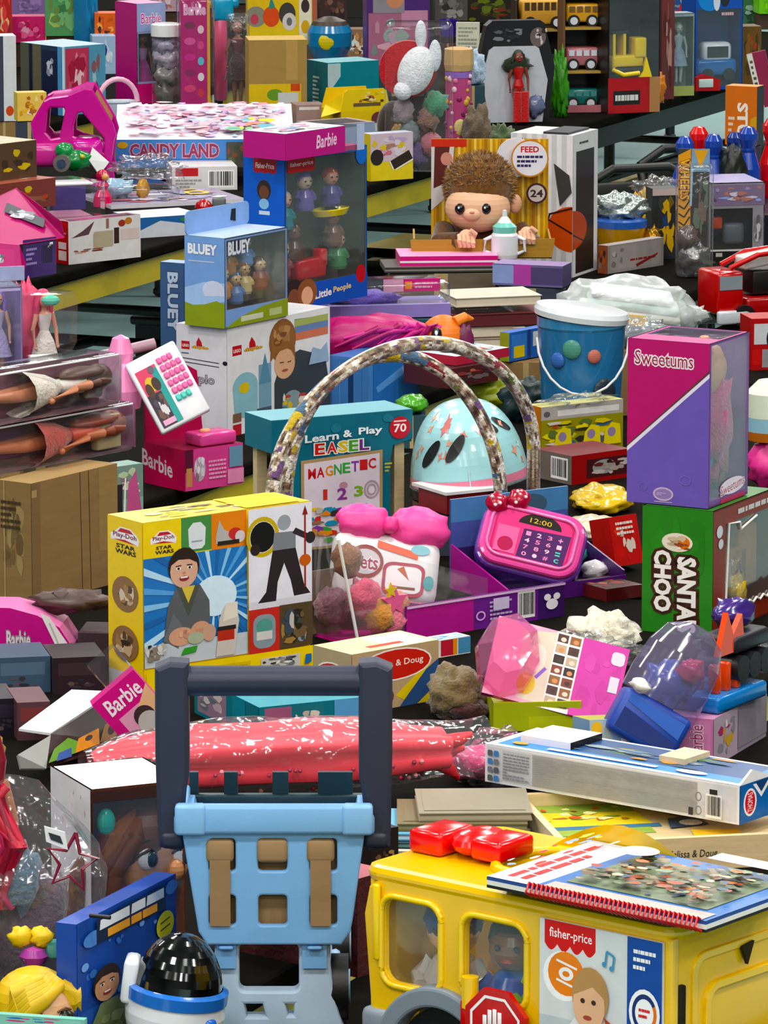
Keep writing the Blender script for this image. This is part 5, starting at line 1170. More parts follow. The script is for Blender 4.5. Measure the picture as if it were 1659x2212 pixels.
# ---- small pink barbie carton tilted behind handle
p = at(345, 1600, 8.42); k = scale(p)
g = T('small_doll_carton', 'small tilted magenta carton with white script logo left of navy handle', 'toy box', p, 8, 0, -40)
w_, h_ = 120/k, 160/k
B().box(-w_/2, 0, 0, w_/2, .035, h_, '#c9277f').build('body', 'card', g)
A = Art((-w_/2, 0, 0), (w_, 0, 0), (0, 0, h_)); A.rect(0, 0, 1, .6, '#d99ab4'); A.poly([(.5, .0), (1, 0), (1, .75), (.6, .55)], '#e3b48c'); A.rect(0, 0, .2, .6, '#c2277a'); A.text('Barbie', .15, .68, .9, .92, '#f6e8f0', b=.02, slant=.03); A.ell(.6, .4, .2, .16, '#3a2a2a'); A.ell(.6, .28, .22, .18, '#b9b4b0'); A.build('front_print', 'card', g)
B().box(-w_*.1, .002, h_, w_/2, .033, h_+.05, '#c9b890').build('clear_top', 'film', g)
# teal boxed set seen through the handle
c = Carton('teal_set_box', 'teal boxed set seen through the navy cart handle', 'toy box', 560, 1610, 25, 230, 150, 82, Y=8.7, col='#20707e', cols=dict(T='#4d99a6'))
A = c.art('R'); A.rect(.05, .1, .3, .95, '#9c5a78'); A.rect(.32, .1, .6, .95, '#2a6d78'); A.busy(.32, .1, .6, .9, ['#b9b4a4', '#7a8a84', '#d9cfc0'], 12, 2); A.rect(.7, .0, 1, 1, '#5f9ac8'); c.put(A, 'R'); A = c.art('L'); A.rect(.05, .1, .5, .95, '#8f7488'); A.busy(.05, .1, .5, .95, ['#b9a6ae', '#5f7078', '#c9c4c0'], 10, 2); A.rect(.6, .0, .8, 1, '#1a7f90'); c.put(A, 'L')
# brown plush right of kraft box
o, rx, rz, k = crumple('brown_bagged_plush', 'dark brown bagged plush behind the pink card pack', 'plush toy', 985, 1545, 9.0, 120, 120, .06, '#6a5a3a', 'fabric', .2, 21, part='plush')
B().blob((.02, -.045, rz*.4), (rx*.8, .03, rz*.35), '#3a1410', .2, 3, 16, 10, 3).build('dark_coat', 'fabric', o)
# ================================================================ LEFT COLUMN
# ---- plain shipping carton
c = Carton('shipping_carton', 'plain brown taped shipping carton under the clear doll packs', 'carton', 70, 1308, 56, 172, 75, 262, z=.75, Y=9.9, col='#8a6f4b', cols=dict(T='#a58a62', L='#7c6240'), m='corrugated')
A = c.art('R'); A.rect(.0, 0, .1, 1, '#7a6244'); A.line([(.58, 0), (.56, 1)], .008, '#2a1f14'); A.line([(.68, 0), (.66, 1)], .008, '#2a1f14'); A.rect(.78, .3, 1, 1, '#93794f'); A.rect(0, .88, .06, .94, '#a58c66'); A.build('tape_strips', 'corrugated', c.o)
A = c.art('L'); A.busy(.1, .2, .9, .9, ['#5f4a30', '#6a5438', '#8f7852'], 16, 2); A.line([(.2, 0), (.2, 1)], .01, '#a48c68'); A.lines(.1, .6, .7, .85, 5, '#3a2c1c', 2); A.build('side_marking', 'corrugated', c.o)
ztop = c.o.location.z+c.h
# ---- two clear doll packs stacked on carton
def clear_pack(name, label, px, py, th, wr, h, dep, z, items, seed):
    p = P(px, py, z); k = scale(p); o = T(name, label, 'boxed doll', p, th)
    a_, hh = wr/k/math.cos(R(th)), h/k
    B().rbox(a_/2, dep/2, hh/2, a_, dep, hh, '#fff', .012, 2).build('clear_shell', 'film', o)
    B().box(.01, dep*.55, .004, a_-.01, dep*.6, hh-.006, '#6d4a56').build('backing_card', 'card', o)
    B().box(.005, .01, .002, a_-.005, dep-.01, .006, '#7a5f66').build('floor_card', 'card', o)
    B().tube([(.01, .003, hh-.004), (a_-.01, .003, hh-.004)], .0022, '#f4f4f6', 6).build('edge_glare', 'gloss', o)  # glare on the shell's top edge, put in as a white strip
    for f in items: f(o, a_, dep, hh)
    return o, a_, hh
def lying(skin, hair, top, bot, flip=0, off=.5):
    def f(o, a_, dep, hh):
        L_ = a_*.93
        X = tr(a_*.035, dep*.3, hh*off) @ roty(90) @ rotz(90 if not flip else -90)
        if flip: X = tr(a_*.965, dep*.3, hh*off) @ roty(-90) @ rotz(90)
        doll(o, X, L_, skin, hair, top, bot, 1)
    return f
o1, a1, h1 = clear_pack('clear_doll_pack', 'lower clear doll pack resting on the shipping carton', -30, 1035, 50, 310, 110, .1, ztop+.001, [lying('#b06a4c', '#7c3a28', '#c0503c', '#a8443a')], 1)
B().rbox(a1*.84, .02, h1*.45, a1*.16, .02, h1*.7, '#cbb88e', .004).build('cream_insert', 'card', o1)
A = Art((a1, 0, 0), (0, .1, 0), (0, 0, h1)); A.rect(.05, .05, .95, .95, '#b06a90'); A.text('Barbie', .1, .6, .9, .85, '#f2e2ea', b=.02); A.lines(.2, .2, .8, .45, 3, '#efe6ea', 3); A.build('end_label', 'card', o1)
o2, a2, h2 = clear_pack('clear_doll_pack', 'upper clear doll pack with white dressed doll lying inside', -40, 930, 50, 290, 118, .1, ztop+h1+.003, [lying('#b5785a', '#4a2a1e', '#d8d2c8', '#cfc8bc')], 2)
B().rbox(a2*.82, .02, h2*.45, .05, .03, h2*.55, '#4a3324', .012).build('brown_boot', 'satin', o2)
A = Art((a2, 0, 0), (0, .1, 0), (0, 0, h2)); A.rect(.05, .05, .95, .95, '#d8a6c2'); A.lines(.1, .2, .9, .8, 5, '#c04a8c', 3); A.build('end_label', 'card', o2)
# ---- pink haired doll in bell shaped blister
p = at(62, 850, 11.2); k = scale(p)
g = T('pink_hair_doll_pack', 'clear bell shaped pack with pink haired doll in white top', 'boxed doll', p, 12)
zb = 245/k
B().lathe((.03, .0, 0), [(.01, 0), (.085, 0), (.085, .05), (.07, .09), (.062, zb*.35), (.075, zb*.45), (.078, zb*.86), (.07, zb*.9), (.001, zb*.905)], '#fff', 6, 1.0, .7, False).build('clear_shell', 'film', g)
doll(g, tr(.035, 0, .0) @ rotz(25), zb*.92, '#d99a80', '#d1456a', '#e6e0d8', '#d9d2c8', 1)
b = B(); b.blob((.0, .03, zb*.6), (.035, .03, .09), '#cf4a6e', .2, 4, 16, 12, 2); b.build('long_hair', 'satin', g)
B().sph((.045, -.03, zb*.84), (.02, .012, .012), '#66c2a6', 10, 6).build('hair_bow', 'satin', g)
o_ = Carton('lavender_doll_pack', 'lavender doll box with clear ridged front at left edge', 'boxed doll', -30, 850, 20, 78, 0, 225, Y=11.0, dep=.1, col='#b3a5cc', win=dict(R=(.04, .04, .96, .96), T=(.05, .05, .95, .95)), inner='#8f80b0')
doll(o_.o, tr(o_.a*.5, .05, .01), o_.h*.9, '#d9a58c', '#8a6ac0', '#c9c4d8', '#a9a0c8', 2)
B().box(0.01, .09, o_.h, o_.a*1.4, .094, o_.h+.03, '#9fa6c8').build('hang_flap', 'card', o_.o)
for i in range(5): B().tube([(-.0, .01+.018*i, o_.h+.004), (o_.a, .0+.018*i, o_.h+.004)], .0035, '#fff', 6).build('shell_rib', 'film', o_.o)
# ---- pink cash register set
p = P(400, 1062); k = scale(p); th = 40
rg_ = T('toy_register_set', 'open hot pink toy cash register box with white key panel', 'toy register', p, th)
a_ = 122/k/math.cos(R(th)); b_ = .14; hF = 100/k
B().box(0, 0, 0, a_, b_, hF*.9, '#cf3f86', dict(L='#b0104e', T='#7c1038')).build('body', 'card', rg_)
A = Art((0, 0, 0), (a_, 0, 0), (0, 0, hF*.9)); A.rect(0, 0, 1, 1, '#cf4a8a'); A.rect(.0, .45, .14, 1, '#5a1a34'); A.rect(.02, .1, .12, .55, '#c08a5a'); A.ell(.25, .5, .1, .3, '#b9a6b4'); A.busy(.16, .1, .36, .9, ['#d8cfd6', '#8c6a80', '#e8dce4'], 8, 2); A.lines(.4, .2, .7, .7, 5, '#e9a6c8', 3); A.rect(.75, .45, .98, .95, '#6a8fa8'); A.rect(.72, .05, 1, .4, '#d98ab0'); A.build('front_print', 'card', rg_)
A = Art((0, b_, 0), (0, -b_, 0), (0, 0, hF*.9)); A.rect(0, 0, 1, 1, '#b3124f'); A.text('Barbie', -.05, .35, .7, .75, '#d9c9d2', b=.02, tilt=-.2); A.build('side_print', 'card', rg_)
B().prism([(0, 0), (a_, 0), (a_*.9, .14), (a_*.3, .19), (0, .12)], b_-.004, b_, '#b0124f', 'y').build('back_panel', 'card', rg_, tr(0, 0, hF*.9))
B().prism([(a_*.5, .03), (a_*.75, .1), (a_*.72, .15), (a_*.48, .06)], b_-.006, b_-.0042, '#d98f3a', 'y').build('yellow_print', 'card', rg_, tr(0, 0, hF*.9))
B().rbox(a_*.62, .035, hF*.9+.014, a_*.62, .06, .028, '#e2549a', .006).build('pink_drawer', 'gloss', rg_)
B().sph((a_*.5, .03, hF*.9+.03), (.015, .01, .006), '#f0b08a', 10, 6).build('coin', 'gloss', rg_)
# key panel, tipped
pc = at(362, 838, p.y-.02)-p
PX = Matrix.Rotation(R(-th), 4, 'Z') @ tr(pc.x, pc.y, pc.z) @ rotz(4) @ rotx(-20) @ roty(-27)
kk = k; w_, h_ = 118/kk, 172/kk
B(PX).rbox(0, 0, 0, w_, .022, h_, '#eeebf0', .005).build('key_panel', 'gloss', rg_)
A = Art(PX @ Vector((-w_/2, -.0115, -h_/2)), PX.to_3x3() @ Vector((w_, 0, 0)), PX.to_3x3() @ Vector((0, 0, h_)))
A.rect(.08, .05, .48, .84, '#d8486a'); A.rect(.08, .05, .48, .5, '#2e2430'); A.rect(.36, .05, .48, .8, '#2a9a94'); A.ell(.25, .62, .1, .1, '#d9b64a'); A.ell(.34, .6, .08, .09, '#3a2218'); A.ell(.18, .55, .07, .1, '#4a2a1c'); A.busy(.1, .1, .38, .5, ['#1c161e', '#4a3a4a', '#d8d4d8', '#6a4a40'], 14, 2, .2); A.rect(.12, .07, .36, .14, '#e6a6c4'); A.ell(.37, .79, .06, .05, '#6a5a6a')
A.build('screen_print', 'gloss', rg_)
for r_ in range(6):
    for q_ in range(4 if r_ else 3):
        x = -w_/2+w_*(.58+.105*q_); z = h_/2-h_*(.16+.105*r_)
        if r_ == 5 and q_ > 2: continue
        B(PX).rbox(x, -.0135, z, w_*.092, .007, h_*.082, '#f06aa8' if r_ < 5 else '#52c8bc', .0025).build('key', 'gloss', rg_)
# bulb shaped pink scanner
def pin(o, px, py, r, h, col):
    q = at(px, py, p.y+.02)-p; q = Matrix.Rotation(R(-th), 4, 'Z') @ q
    B().lathe(tuple(q), [(.001, 0), (r*.9, .0), (r, h*.25), (r*.8, h*.5), (r*.55, h*.62), (r*.6, h*.75), (r*.4, h*.95), (.001, h)], col, 18).build('pink_scanner', 'gloss', o)
pin(rg_, 262, 880, .045, .155, '#ec8fbd'); pin(rg_, 200, 850, .03, .09, '#ee9cc4')
B(Matrix.Rotation(R(-th), 4, 'Z')).tube([at(172, 780, p.y+.1)-p, at(335, 742, p.y+.14)-p], .012, '#a88a96', 8).build('box_flap_edge', 'card', rg_)
# ---- picture package under carton edge
c = Carton('fashion_photo_box', 'narrow teal and pink photo print box beside the shipping carton', 'toy box', 245, 1140, 40, 62, 0, 130, Y=10.35, dep=.05, col='#8fb0a4')
A = c.art('R'); A.rect(0, .45, 1, 1, '#7a8f86'); A.busy(0, .5, 1, 1, ['#b9c9a8', '#5f8a78', '#d8d4c8', '#8a6a70'], 14, 3); A.poly([(.4, 0), (.5, .7), (.75, .9), (1, 0)], '#c05a8a'); A.rect(.1, .0, .3, .7, '#2a2428'); A.line([(.35, .1), (.4, .8)], .03, '#eee'); c.put(A, 'R')
# ---- magenta rounded doll car pack
p = at(165, 1440, 9.35); k = scale(p)
g = T('rounded_doll_pack', 'rounded magenta doll pack with white label at left edge', 'toy package', p, -6)
w_, h_ = 260/k, 125/k
prof = [(-w_, 0), (-.0, 0), (-.008, h_*.35), (-.03, h_*.68), (-.07, h_*.88), (-w_*.55, h_*1.0), (-w_, h_*1.0)]
B().prism(prof, 0, .1, '#b81f7e', 'y', '#d87aae').build('body', 'card', g)
A = Art((-w_, 0, 0), (w_, 0, 0), (0, 0, h_)); A.poly([(.7, .93), (.78, .86), (.93, .4), (.97, .06), (.85, .0), (.82, .4)], '#e6e2e2'); A.line([(.78, .75), (.88, .25)], .03, '#b9b4b8'); A.text('Barbie', .42, .3, .62, .6, '#d9cfd6', '#8f8a90', .05, b=.02); A.busy(.72, .0, .82, .4, ['#e2604a', '#d04a8a'], 5, 2); A.build('front_print', 'card', g)
B().box(.0, .02, .0, .1, .12, h_*.55, '#3a2a34').build('dark_tail', 'satin', g); B().blob((-.02, .07, h_*1.02), (.07, .03, .02), '#4a3630', .3, 3, 16, 9, 2).build('doll_hand', 'satin', g)
for i, (px, py, wr, h, cc, lab) in enumerate(((-10, 1500, 118, 78, '#3d5266', 'dark blue window carton under the rounded magenta pack'), (115, 1500, 112, 78, '#2a1c22', 'near black window carton under the rounded magenta pack'), (-10, 1590, 45, 80, '#1b1420', 'black carton at the left edge above the open white box'), (38, 1600, 70, 82, '#5a3a40', 'dusty maroon carton at the left edge above the open white box'))):
    c = Carton('dark_carton', lab, 'toy box', px, py, 12, wr, 0, h, Y=9.2-.12*(i > 1), dep=.12, col=cc, cols=dict(T=cc)); A = c.art('R'); A.rect(.05, .1, .95, .9, cc); A.rect(.1, .5, .9, .85, ['#51687c', '#3a2a30', '#2a2030', '#7a3a3a'][i]); A.busy(.1, .1, .9, .5, ['#2a2a34', '#5a4a4a', '#3a3038'], 8, i); c.put(A, 'R')
# ---- open white and black carton
p = at(90, 1665, 8.25); k = scale(p)
g = T('open_game_box', 'open white box with dark inside and animal print leaning left', 'toy box', p, 14, 0, -8)
q = lambda px, py, dy=0: (at(px, py, 8.3+dy)-p)
Xi = (Matrix.Rotation(R(-8), 4, 'Y')).inverted()
def shp(pts, name, col, m='card', th_=.004, dy=0):
    v = [g.matrix_basis.to_3x3().inverted() @ q(x, y, d) for x, y, d in pts]
    nrm = (v[1]-v[0]).cross(v[2]-v[0]).normalized()*th_; n = len(v)
    B().add(v+[u+nrm for u in v], [list(range(n)), list(range(n, 2*n))[::-1]]+[[i, (i+1) % n, n+(i+1) % n, n+i] for i in range(n)], col).build(name, m, g)
g.matrix_basis = Matrix.Translation(p) @ rotz(14)
shp([(40, 1573, .1), (155, 1488, .45), (248, 1492, .45), (110, 1583, .1)], 'white_flap', '#d5d8da')
shp([(110, 1585, .1), (245, 1500, .45), (276, 1600, .3), (100, 1660, 0)], 'dark_inside', '#2a1d16')
shp([(38, 1630, -.02), (110, 1587, .08), (100, 1660, 0), (45, 1660, -.02)], 'grey_side', '#8f918c')
iv = g.matrix_basis.to_3x3().inverted()
O_ = iv @ q(104, 1652, -.012); A = Art(O_, iv @ q(270, 1598, .285)-O_, iv @ q(112, 1590, .08)-O_)
A.poly([(.0, .05), (.05, .5), (.22, .75), (.36, .5), (.34, .1)], '#5c8c34'); A.poly([(.1, .02), (.3, .02), (.28, .35), (.12, .3)], '#2a4f8c'); A.poly([(.34, .1), (.36, .6), (.62, .75), (.66, .15)], '#c9822a'); A.ell(.5, .5, .05, .1, '#2e2016'); A.poly([(.66, .2), (.7, .8), (.82, .95), (.9, .4), (.84, .1)], '#7a5a30'); A.ell(.8, .55, .05, .2, '#1a120c')
A.build('animal_print', 'card', g)
# ================================================================ SECOND ROW: brick box, dog boxes, monkey
c = Carton('brick_toy_box', 'white toy brick box with photo of a child holding cups', 'toy box', 491, 945, 56, 218, 111, 234, col='#e9e8ea', cols=dict(L='#dedce4', T='#e4e4e6'))
A = c.art('R')
def brick_logo(A, x, y, sx, sy):
    A.rect(x, y, x+.11*sx, y+.1*sy, '#b6262a'); A.text('LEGO', x+.012*sx, y+.03*sy, x+.1*sx, y+.065*sy, '#f2e9e4', b=.03)
    A.text('duplo', x+.14*sx, y+.01*sy, x+.36*sx, y+.055*sy, '#d9a91e', '#8a3a1c', .04, b=.04); A.poly([(x+.2*sx, y+.05*sy), (x+.2*sx, y+.1*sy), (x+.23*sx, y+.16*sy), (x+.27*sx, y+.1*sy), (x+.28*sx, y+.05*sy)], '#b8242c')
brick_logo(A, .05, .73, .8, .9)
A.poly([(.65, .77), (.98, .75), (.98, .93), (.65, .95)], '#6f9a6a'); A.rect(.65, .75, .98, .82, '#d0785a'); A.rect(.65, .82, .98, .88, '#6a86b0'); A.rect(.65, .88, .98, .94, '#a8b46a')
A.poly([(.07, .15)]+circ(.17, .43, .12, .13, 14, 180, 0)[::1]+[(.29, .15)], '#8fbcc8'); A.rect(.3, .15, .42, .6, '#7ba0b4'); A.poly([(.3, .42), (.36, .7), (.42, .42)], '#5f8aa6'); A.ell(.16, .42, .05, .05, '#d8c04a'); A.rect(.05, .0, .13, .1, '#b8323a'); A.rect(.05, .12, .13, .2, '#7c5a4a'); A.rect(.28, .0, .42, .2, '#4a5a6a'); A.poly([(.45, .1), (.45, .4), (.52, .6), (.7, .66), (.95, .55), (1, .2), (1, 0), (.48, 0)], '#3c4044')
A.ell(.53, .78, .13, .2, '#8a5a32'); A.ell(.55, .56, .1, .14, '#dcae8c'); A.poly([(.41, .6), (.42, .86), (.53, .96), (.64, .86), (.655, .58), (.6, .7), (.47, .68)], '#8f6036'); A.busy(.43, .7, .63, .95, ['#a5764a', '#7a4c28', '#b98a5a'], 10, 2, .2); A.ell(.55, .5, .03, .012, '#a8504a'); A.line([(.5, .58), (.54, .575)], .008, '#4a2a1a'); A.line([(.575, .57), (.61, .575)], .008, '#4a2a1a')
A.ell(.62, .18, .1, .12, '#8a9aa0'); A.busy(.48, .02, .8, .3, ['#d8b84a', '#b04a3a', '#aeb6ba', '#e0dcd4', '#5a7a8a'], 16, 4, .15); A.poly([(.78, .5), (.82, .66), (.9, .62), (.96, .68), (.98, .5)], '#9db4cc'); c.put(A, 'R')
A = c.art('L'); brick_logo(A, .1, .77, 1.5, .75); A.line([(.1, .69), (.85, .67)], .008, '#3a3a42'); A.line([(.1, .655), (.85, .635)], .008, '#3a3a42'); A.rect(.1, .73, .25, .74, '#55565e'); A.text('duplo', .2, .45, .75, .55, '#b9b2ba', '#6a6068', .05); A.poly(circ(.97, .675, .05, .02, 12), '#1c1a22'); c.put(A, 'L')
zL = c.o.location.z+c.h
# dog cartons
c = Carton('dog_figure_box', 'pale blue window carton of dog figures on the white brick box', 'toy box', 486, 710, 56, 132, 88, 192, z=zL+.001, col='#7f9fd6', cols=dict(L='#7aa0d8', T='#b9cbe6'), win=dict(R=(.03, .2, .97, .97)), inner='#6a6a62')
A = c.art('L'); A.rect(0, 0, 1, .28, '#86962e'); A.poly([(0, .26), (.3, .22), (.7, .26), (1, .3), (1, .5), (.5, .5), (0, .42)], '#a6c4ec'); A.poly([(.45, .4)]+circ(.72, .42, .27, .1, 12, 180, 0)+[(1, .36), (.5, .34)], '#cfd6ec'); A.poly([(.0, .22), (.5, .25), (.8, .3), (1, .26), (1, .0), (0, 0)], '#8a9a32'); A.text('BLUEY', .08, .8, .82, .92, '#eef0f6', '#5a7ab8', .04, b=.05); A.line([(.1, .725), (.75, .725)], .012, '#c6cfe6'); c.put(A, 'L')
A = c.art('R'); A.poly([(0, 0), (1, 0), (1, .2), (.6, .17), (.25, .1), (0, .0)], '#8c9c34'); A.text('BLUEY', .05, .8, .4, .95, '#e4e4ea', '#6a7aa8', .04, b=.04); A.rect(.25, .04, .6, .1, '#cfd4b8'); A.rect(.7, .04, .9, .12, '#b9c48a'); c.put(A, 'R')
B().prism(rr(0, 0, c.a, c.h*.26, .012, 4), c.b-.003, c.b, '#88a8da', 'y').build('hang_flap', 'card', c.o, tr(0, 0, c.h))
B().prism([(c.a*.72, c.h*1.2), (c.a*.78, c.h*1.2), (c.a*.78, c.h*1.06), (c.a*.7, c.h*1.08)], c.b-.0045, c.b-.0032, '#1a1c26', 'y').build('hook_slot', 'card', c.o)
for i, (x, y, z, cc, hc) in enumerate(((.15, .3, .3, '#c9853a', '#b5702c'), (.35, .3, .22, '#5d7fb0', '#3d5a8c'), (.55, .4, .3, '#d8c08a', '#8a5a34'), (.3, .4, .55, '#b5752c', '#8f5a24'), (.6, .45, .6, '#6f8fc0', '#4a6aa0'), (.8, .4, .32, '#8f4a3a', '#5a2c22'))):
    peg(c.o, tr(c.a*x, c.b*y, c.h*z) @ rotz(-20), c.h*.36, '#d8b88a', hc, cc)
B().box(.004, c.b*.6, c.h*.18, c.a-.004, c.b*.64, c.h*.95, '#6b5f50').build('backing_card', 'card', c.o)
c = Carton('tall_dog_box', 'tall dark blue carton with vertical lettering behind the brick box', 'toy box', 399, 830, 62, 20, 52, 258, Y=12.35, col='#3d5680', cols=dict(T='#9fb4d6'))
A = c.art('L'); A.rect(0, 0, 1, 1, '#3b5580'); A.text('BLUEY', .3, .42, .75, .92, '#b9c6d8', '#2a3f66', .05, rot=-90, b=.04); A.busy(.1, .02, .9, .35, ['#4a6690', '#2f4670', '#7f93b0'], 10, 2); c.put(A, 'L')
# little figure playset
c = Carton('peg_figure_box', 'blue window carton of peg people figures behind the dog box', 'toy box', 616, 674, 54, 176, 90, 328, Y=12.15, col='#1f5fc0', cols=dict(L='#1b57b8', R='#2a62b8', T='#3a5f9a'), win=dict(R=(.02, .16, .98, .97)), inner='#4a4a3c')
A = c.art('L'); A.rect(0, .0, 1, .58, '#9aa6b4'); A.rect(0, .54, 1, .975, '#1a5ac2'); A.poly([(.25, 1), (.25, .9)]+[(.25+.55*i/16, .9-.012*abs(math.sin(i/16*math.pi*3))) for i in range(17)]+[(.8, 1)], '#b8262c'); A.text('Fisher-Price', .3, .92, .75, .955, '#f4e6e4', b=.02); A.ell(.5, .78, .17, .065, '#33201c'); A.ell(.5, .765, .12, .045, '#6a4030'); A.ell(.5, .69, .12, .035, '#8fc0e8'); A.rect(.38, .62, .64, .645, '#cfe0f2'); c.put(A, 'L')
A = c.art('R'); A.poly([(.03, 1), (.03, .9)]+[(.03+.33*i/16, .9-.01*abs(math.sin(i/16*math.pi*3))) for i in range(17)]+[(.36, 1)], '#b8262c'); A.text('fisher-price', .06, .925, .34, .96, '#f4e6e4', b=.02); A.ell(.93, .95, .07, .07, '#2468c4'); A.rect(0, 0, 1, .16, '#1f4fb0'); A.text('Little', .36, .05, .56, .1, '#f2efe4', b=.03, tilt=.01); A.text('People', .58, .06, .8, .11, '#e3c98a', b=.03, tilt=.01); A.ell(.92, .16, .06, .06, '#b3262c'); A.ell(.1, .1, .12, .1, '#2a1c1a'); A.ell(.1, .08, .07, .06, '#7a4a34'); A.ell(.26, .1, .12, .09, '#8a5230'); A.ell(.26, .08, .07, .06, '#e2b08c'); c.put(A, 'R')
B().box(.004, c.b*.7, .01, c.a-.004, c.b*.74, c.h*.97, '#5a5a48').build('backing_card', 'card', c.o)
for i, (x, z, cc, hc, sk) in enumerate(((.13, .52, '#1f7f86', '#d8c4a0', '#e2b08c'), (.38, .62, '#6f5aa0', '#7a68b0', '#e2c8b0'), (.7, .62, '#5a4a8a', '#d0502c', '#e0a68a'), (.25, .3, '#5a3a2a', '#2a1a14', '#6a422c'), (.72, .36, '#7a5a4a', '#6a4a34', '#b0806a'), (.1, .2, '#8a3a3a', '#d9a88a', '#e2b08c'), (.78, .2, '#4a8a5a', '#6a4a3a', '#c9a08a'))):
    peg(c.o, tr(c.a*x, c.b*.3, c.h*z) @ rotz(-20), c.h*.25, sk, hc, cc)
B().lathe((c.a*.65, c.b*.2, c.h*.55), [(.001, 0), (.055, .006), (.065, .02), (.06, .022)], '#d8c83a', 20, 1, .45).build('yellow_boat', 'gloss', c.o)
B().rbox(c.a*.38, c.b*.2, c.h*.24, c.a*.34, .03, c.h*.14, '#c22f34', .008).build('red_wagon', 'gloss', c.o)
B().rbox(c.a*.52, c.b*.2, c.h*.3, c.a*.08, .03, c.h*.12, '#d03a44', .006).build('red_slide', 'gloss', c.o)
zP = c.o.location.z+c.h; yP = c.o.location.y
c = Carton('low_doll_box', 'low magenta doll box on top of the blue peg figure carton', 'toy box', 616, 347, 52, 128, 92, 56, z=zP+.001, col='#b3207a', cols=dict(T='#d9d6e0'))
A = c.art('R'); A.text('Barbie', .52, .3, .86, .82, '#e8c9dc', b=.02, tilt=.06, slant=.04); c.put(A, 'R'); A = c.art('T'); A.busy(.05, .05, .95, .95, ['#c9cfe0', '#e6e2ea', '#8fa0c4', '#5a3a5a', '#d6a6b8'], 18, 2); c.put(A, 'T')
B().box(c.a, .0, 0, c.a+.07, c.b*.8, c.h*.92, '#b9c4da').build('clear_tray', 'film', c.o); B().box(c.a+.005, .005, 0.001, c.a+.06, c.b*.7, c.h*.2, '#a83a6a').build('tray_card', 'card', c.o); B().box(c.a+.045, -.002, 0, c.a+.07, .0, c.h, '#aebcd8').build('pale_corner', 'card', c.o)
# ---- blue bin like box under the arches
c = Carton('blue_slot_box', 'plain blue box with dark slot seen through the arches', 'toy box', 806, 900, 56, 100, 96, 122, Y=11.75, col='#2f6cb4', cols=dict(L='#4d80bd', T='#3f78bd'))
A = c.art('L'); A.rect(.1, .08, .9, .95, '#4678b6'); A.rect(.44, .12, .56, .9, '#1e3a66'); A.line([(.25, .1), (.25, .9)], .012, '#6a94cc'); A.line([(.75, .1), (.75, .9)], .012, '#3a66a4'); c.put(A, 'L'); A = c.art('R'); A.rect(.0, .0, 1, .12, '#c7d6c0'); A.poly([(.05, .5), (.9, .9), (.95, .75), (.1, .4)], '#5f96d8'); A.ell(.7, .7, .06, .08, '#cfc0a8'); c.put(A, 'R')
zB_ = c.o.location.z+c.h
o, rx, rz, k = crumple('green_dish', 'bright green plastic dish right of the blue slot box', 'toy', 890, 888, 11.6, 70, 40, .05, '#4f9a34', 'gloss', .1, 3, part='dish')
# pony pack
p = at(860, 778, 12.2); k = scale(p)
g = T('pony_plush_pack', 'magenta maned orange pony plush lying in open pack', 'plush toy', p, 6)
B().blob((-.05, .02, .055), (.15, .05, .05), '#b8126e', .15, 2.5, 30, 16, 3, .9).build('mane', 'satin', g)
b = B(); rg = random.Random(3)
for i in range(14): b.tube([(-.15+.02*i, -.03, .03+.03*rg.random()), (-.05+.012*i, -.035, .07+.02*rg.random()), (.06, -.03, .08)], [.004, .008, .005], rg.choice(['#c9207e', '#a80e62', '#d43a90']), 6)
b.build('mane_strands', 'satin', g)
B().sph((.105, -.0, .055), (.052, .05, .05), '#e07a36', 22, 14).build('head', 'satin', g)
B().sph((.085, -.045, .062), (.013, .008, .021), '#191012', 14, 9).build('eye', 'gloss', g); B().sph((.083, -.052, .07), (.004, .003, .006), '#fff', 8, 6).build('eye_glint', 'gloss', g)
B().tube([(.13, -.02, .09), (.155, -.01, .1), (.175, 0, .094)], [.014, .012, .003], '#e48440', 8).build('ear', 'satin', g)
B().blob((.15, -.02, .045), (.025, .02, .04), '#5f1440', .15, 3, 14, 10, 3).build('forelock', 'satin', g)
B().box(-.2, -.04, -.004, .2, .1, 0, '#c2377e').build('base_card', 'card', g)
# lavender clear pack above
p = at(712, 690, 12.55); k = scale(p)
def slab(name, label, cat, px, py, Y, th, wr, dep, h, col, cols=None, m='card', sh=None, group=None):
    p = snap(px, py, Y); k = scale(p); o = T(name, label, cat, p, th, group=group); a_ = wr/k/math.cos(R(th)); hh = h/k
    B().box(0, 0, 0, a_, dep, hh, col, cols).build('body', m, o)
    return o, a_, dep, hh
o, a_, d_, hh = slab('lavender_doll_tray', 'lavender clear doll pack with pink label above the pony', 'toy package', 712, 690, 12.5, 10, 262, .14, 28, '#8f7fc0', dict(T='#a397cc'))
B().rbox(a_/2, d_/2, hh+.026, a_, d_, .05, '#fff', .008).build('clear_shell', 'film', o)
B().blob((a_*.3, d_*.4, hh+.012), (.09, .04, .018), '#6a58b0', .2, 3, 20, 10, 1).build('doll_dress', 'fabric', o)
B().box(a_*.45, .01, hh+.03, a_*.92, .012, hh+.06, '#c9307a').build('label_card', 'card', o)
A = Art((a_*.45, .01, hh+.03), (a_*.47, 0, 0), (0, 0, .03)); A.rect(.0, 0, .35, 1, '#d9a6be'); A.rect(.38, .2, .5, .8, '#e8943a'); A.lines(.55, .2, .95, .8, 2, '#e8b0cc', 2); A.build('label_print', 'card', o)
B().sph((.02, .03, hh+.055), .012, '#d8cfa0', 10, 7).build('flower', 'fabric', o)
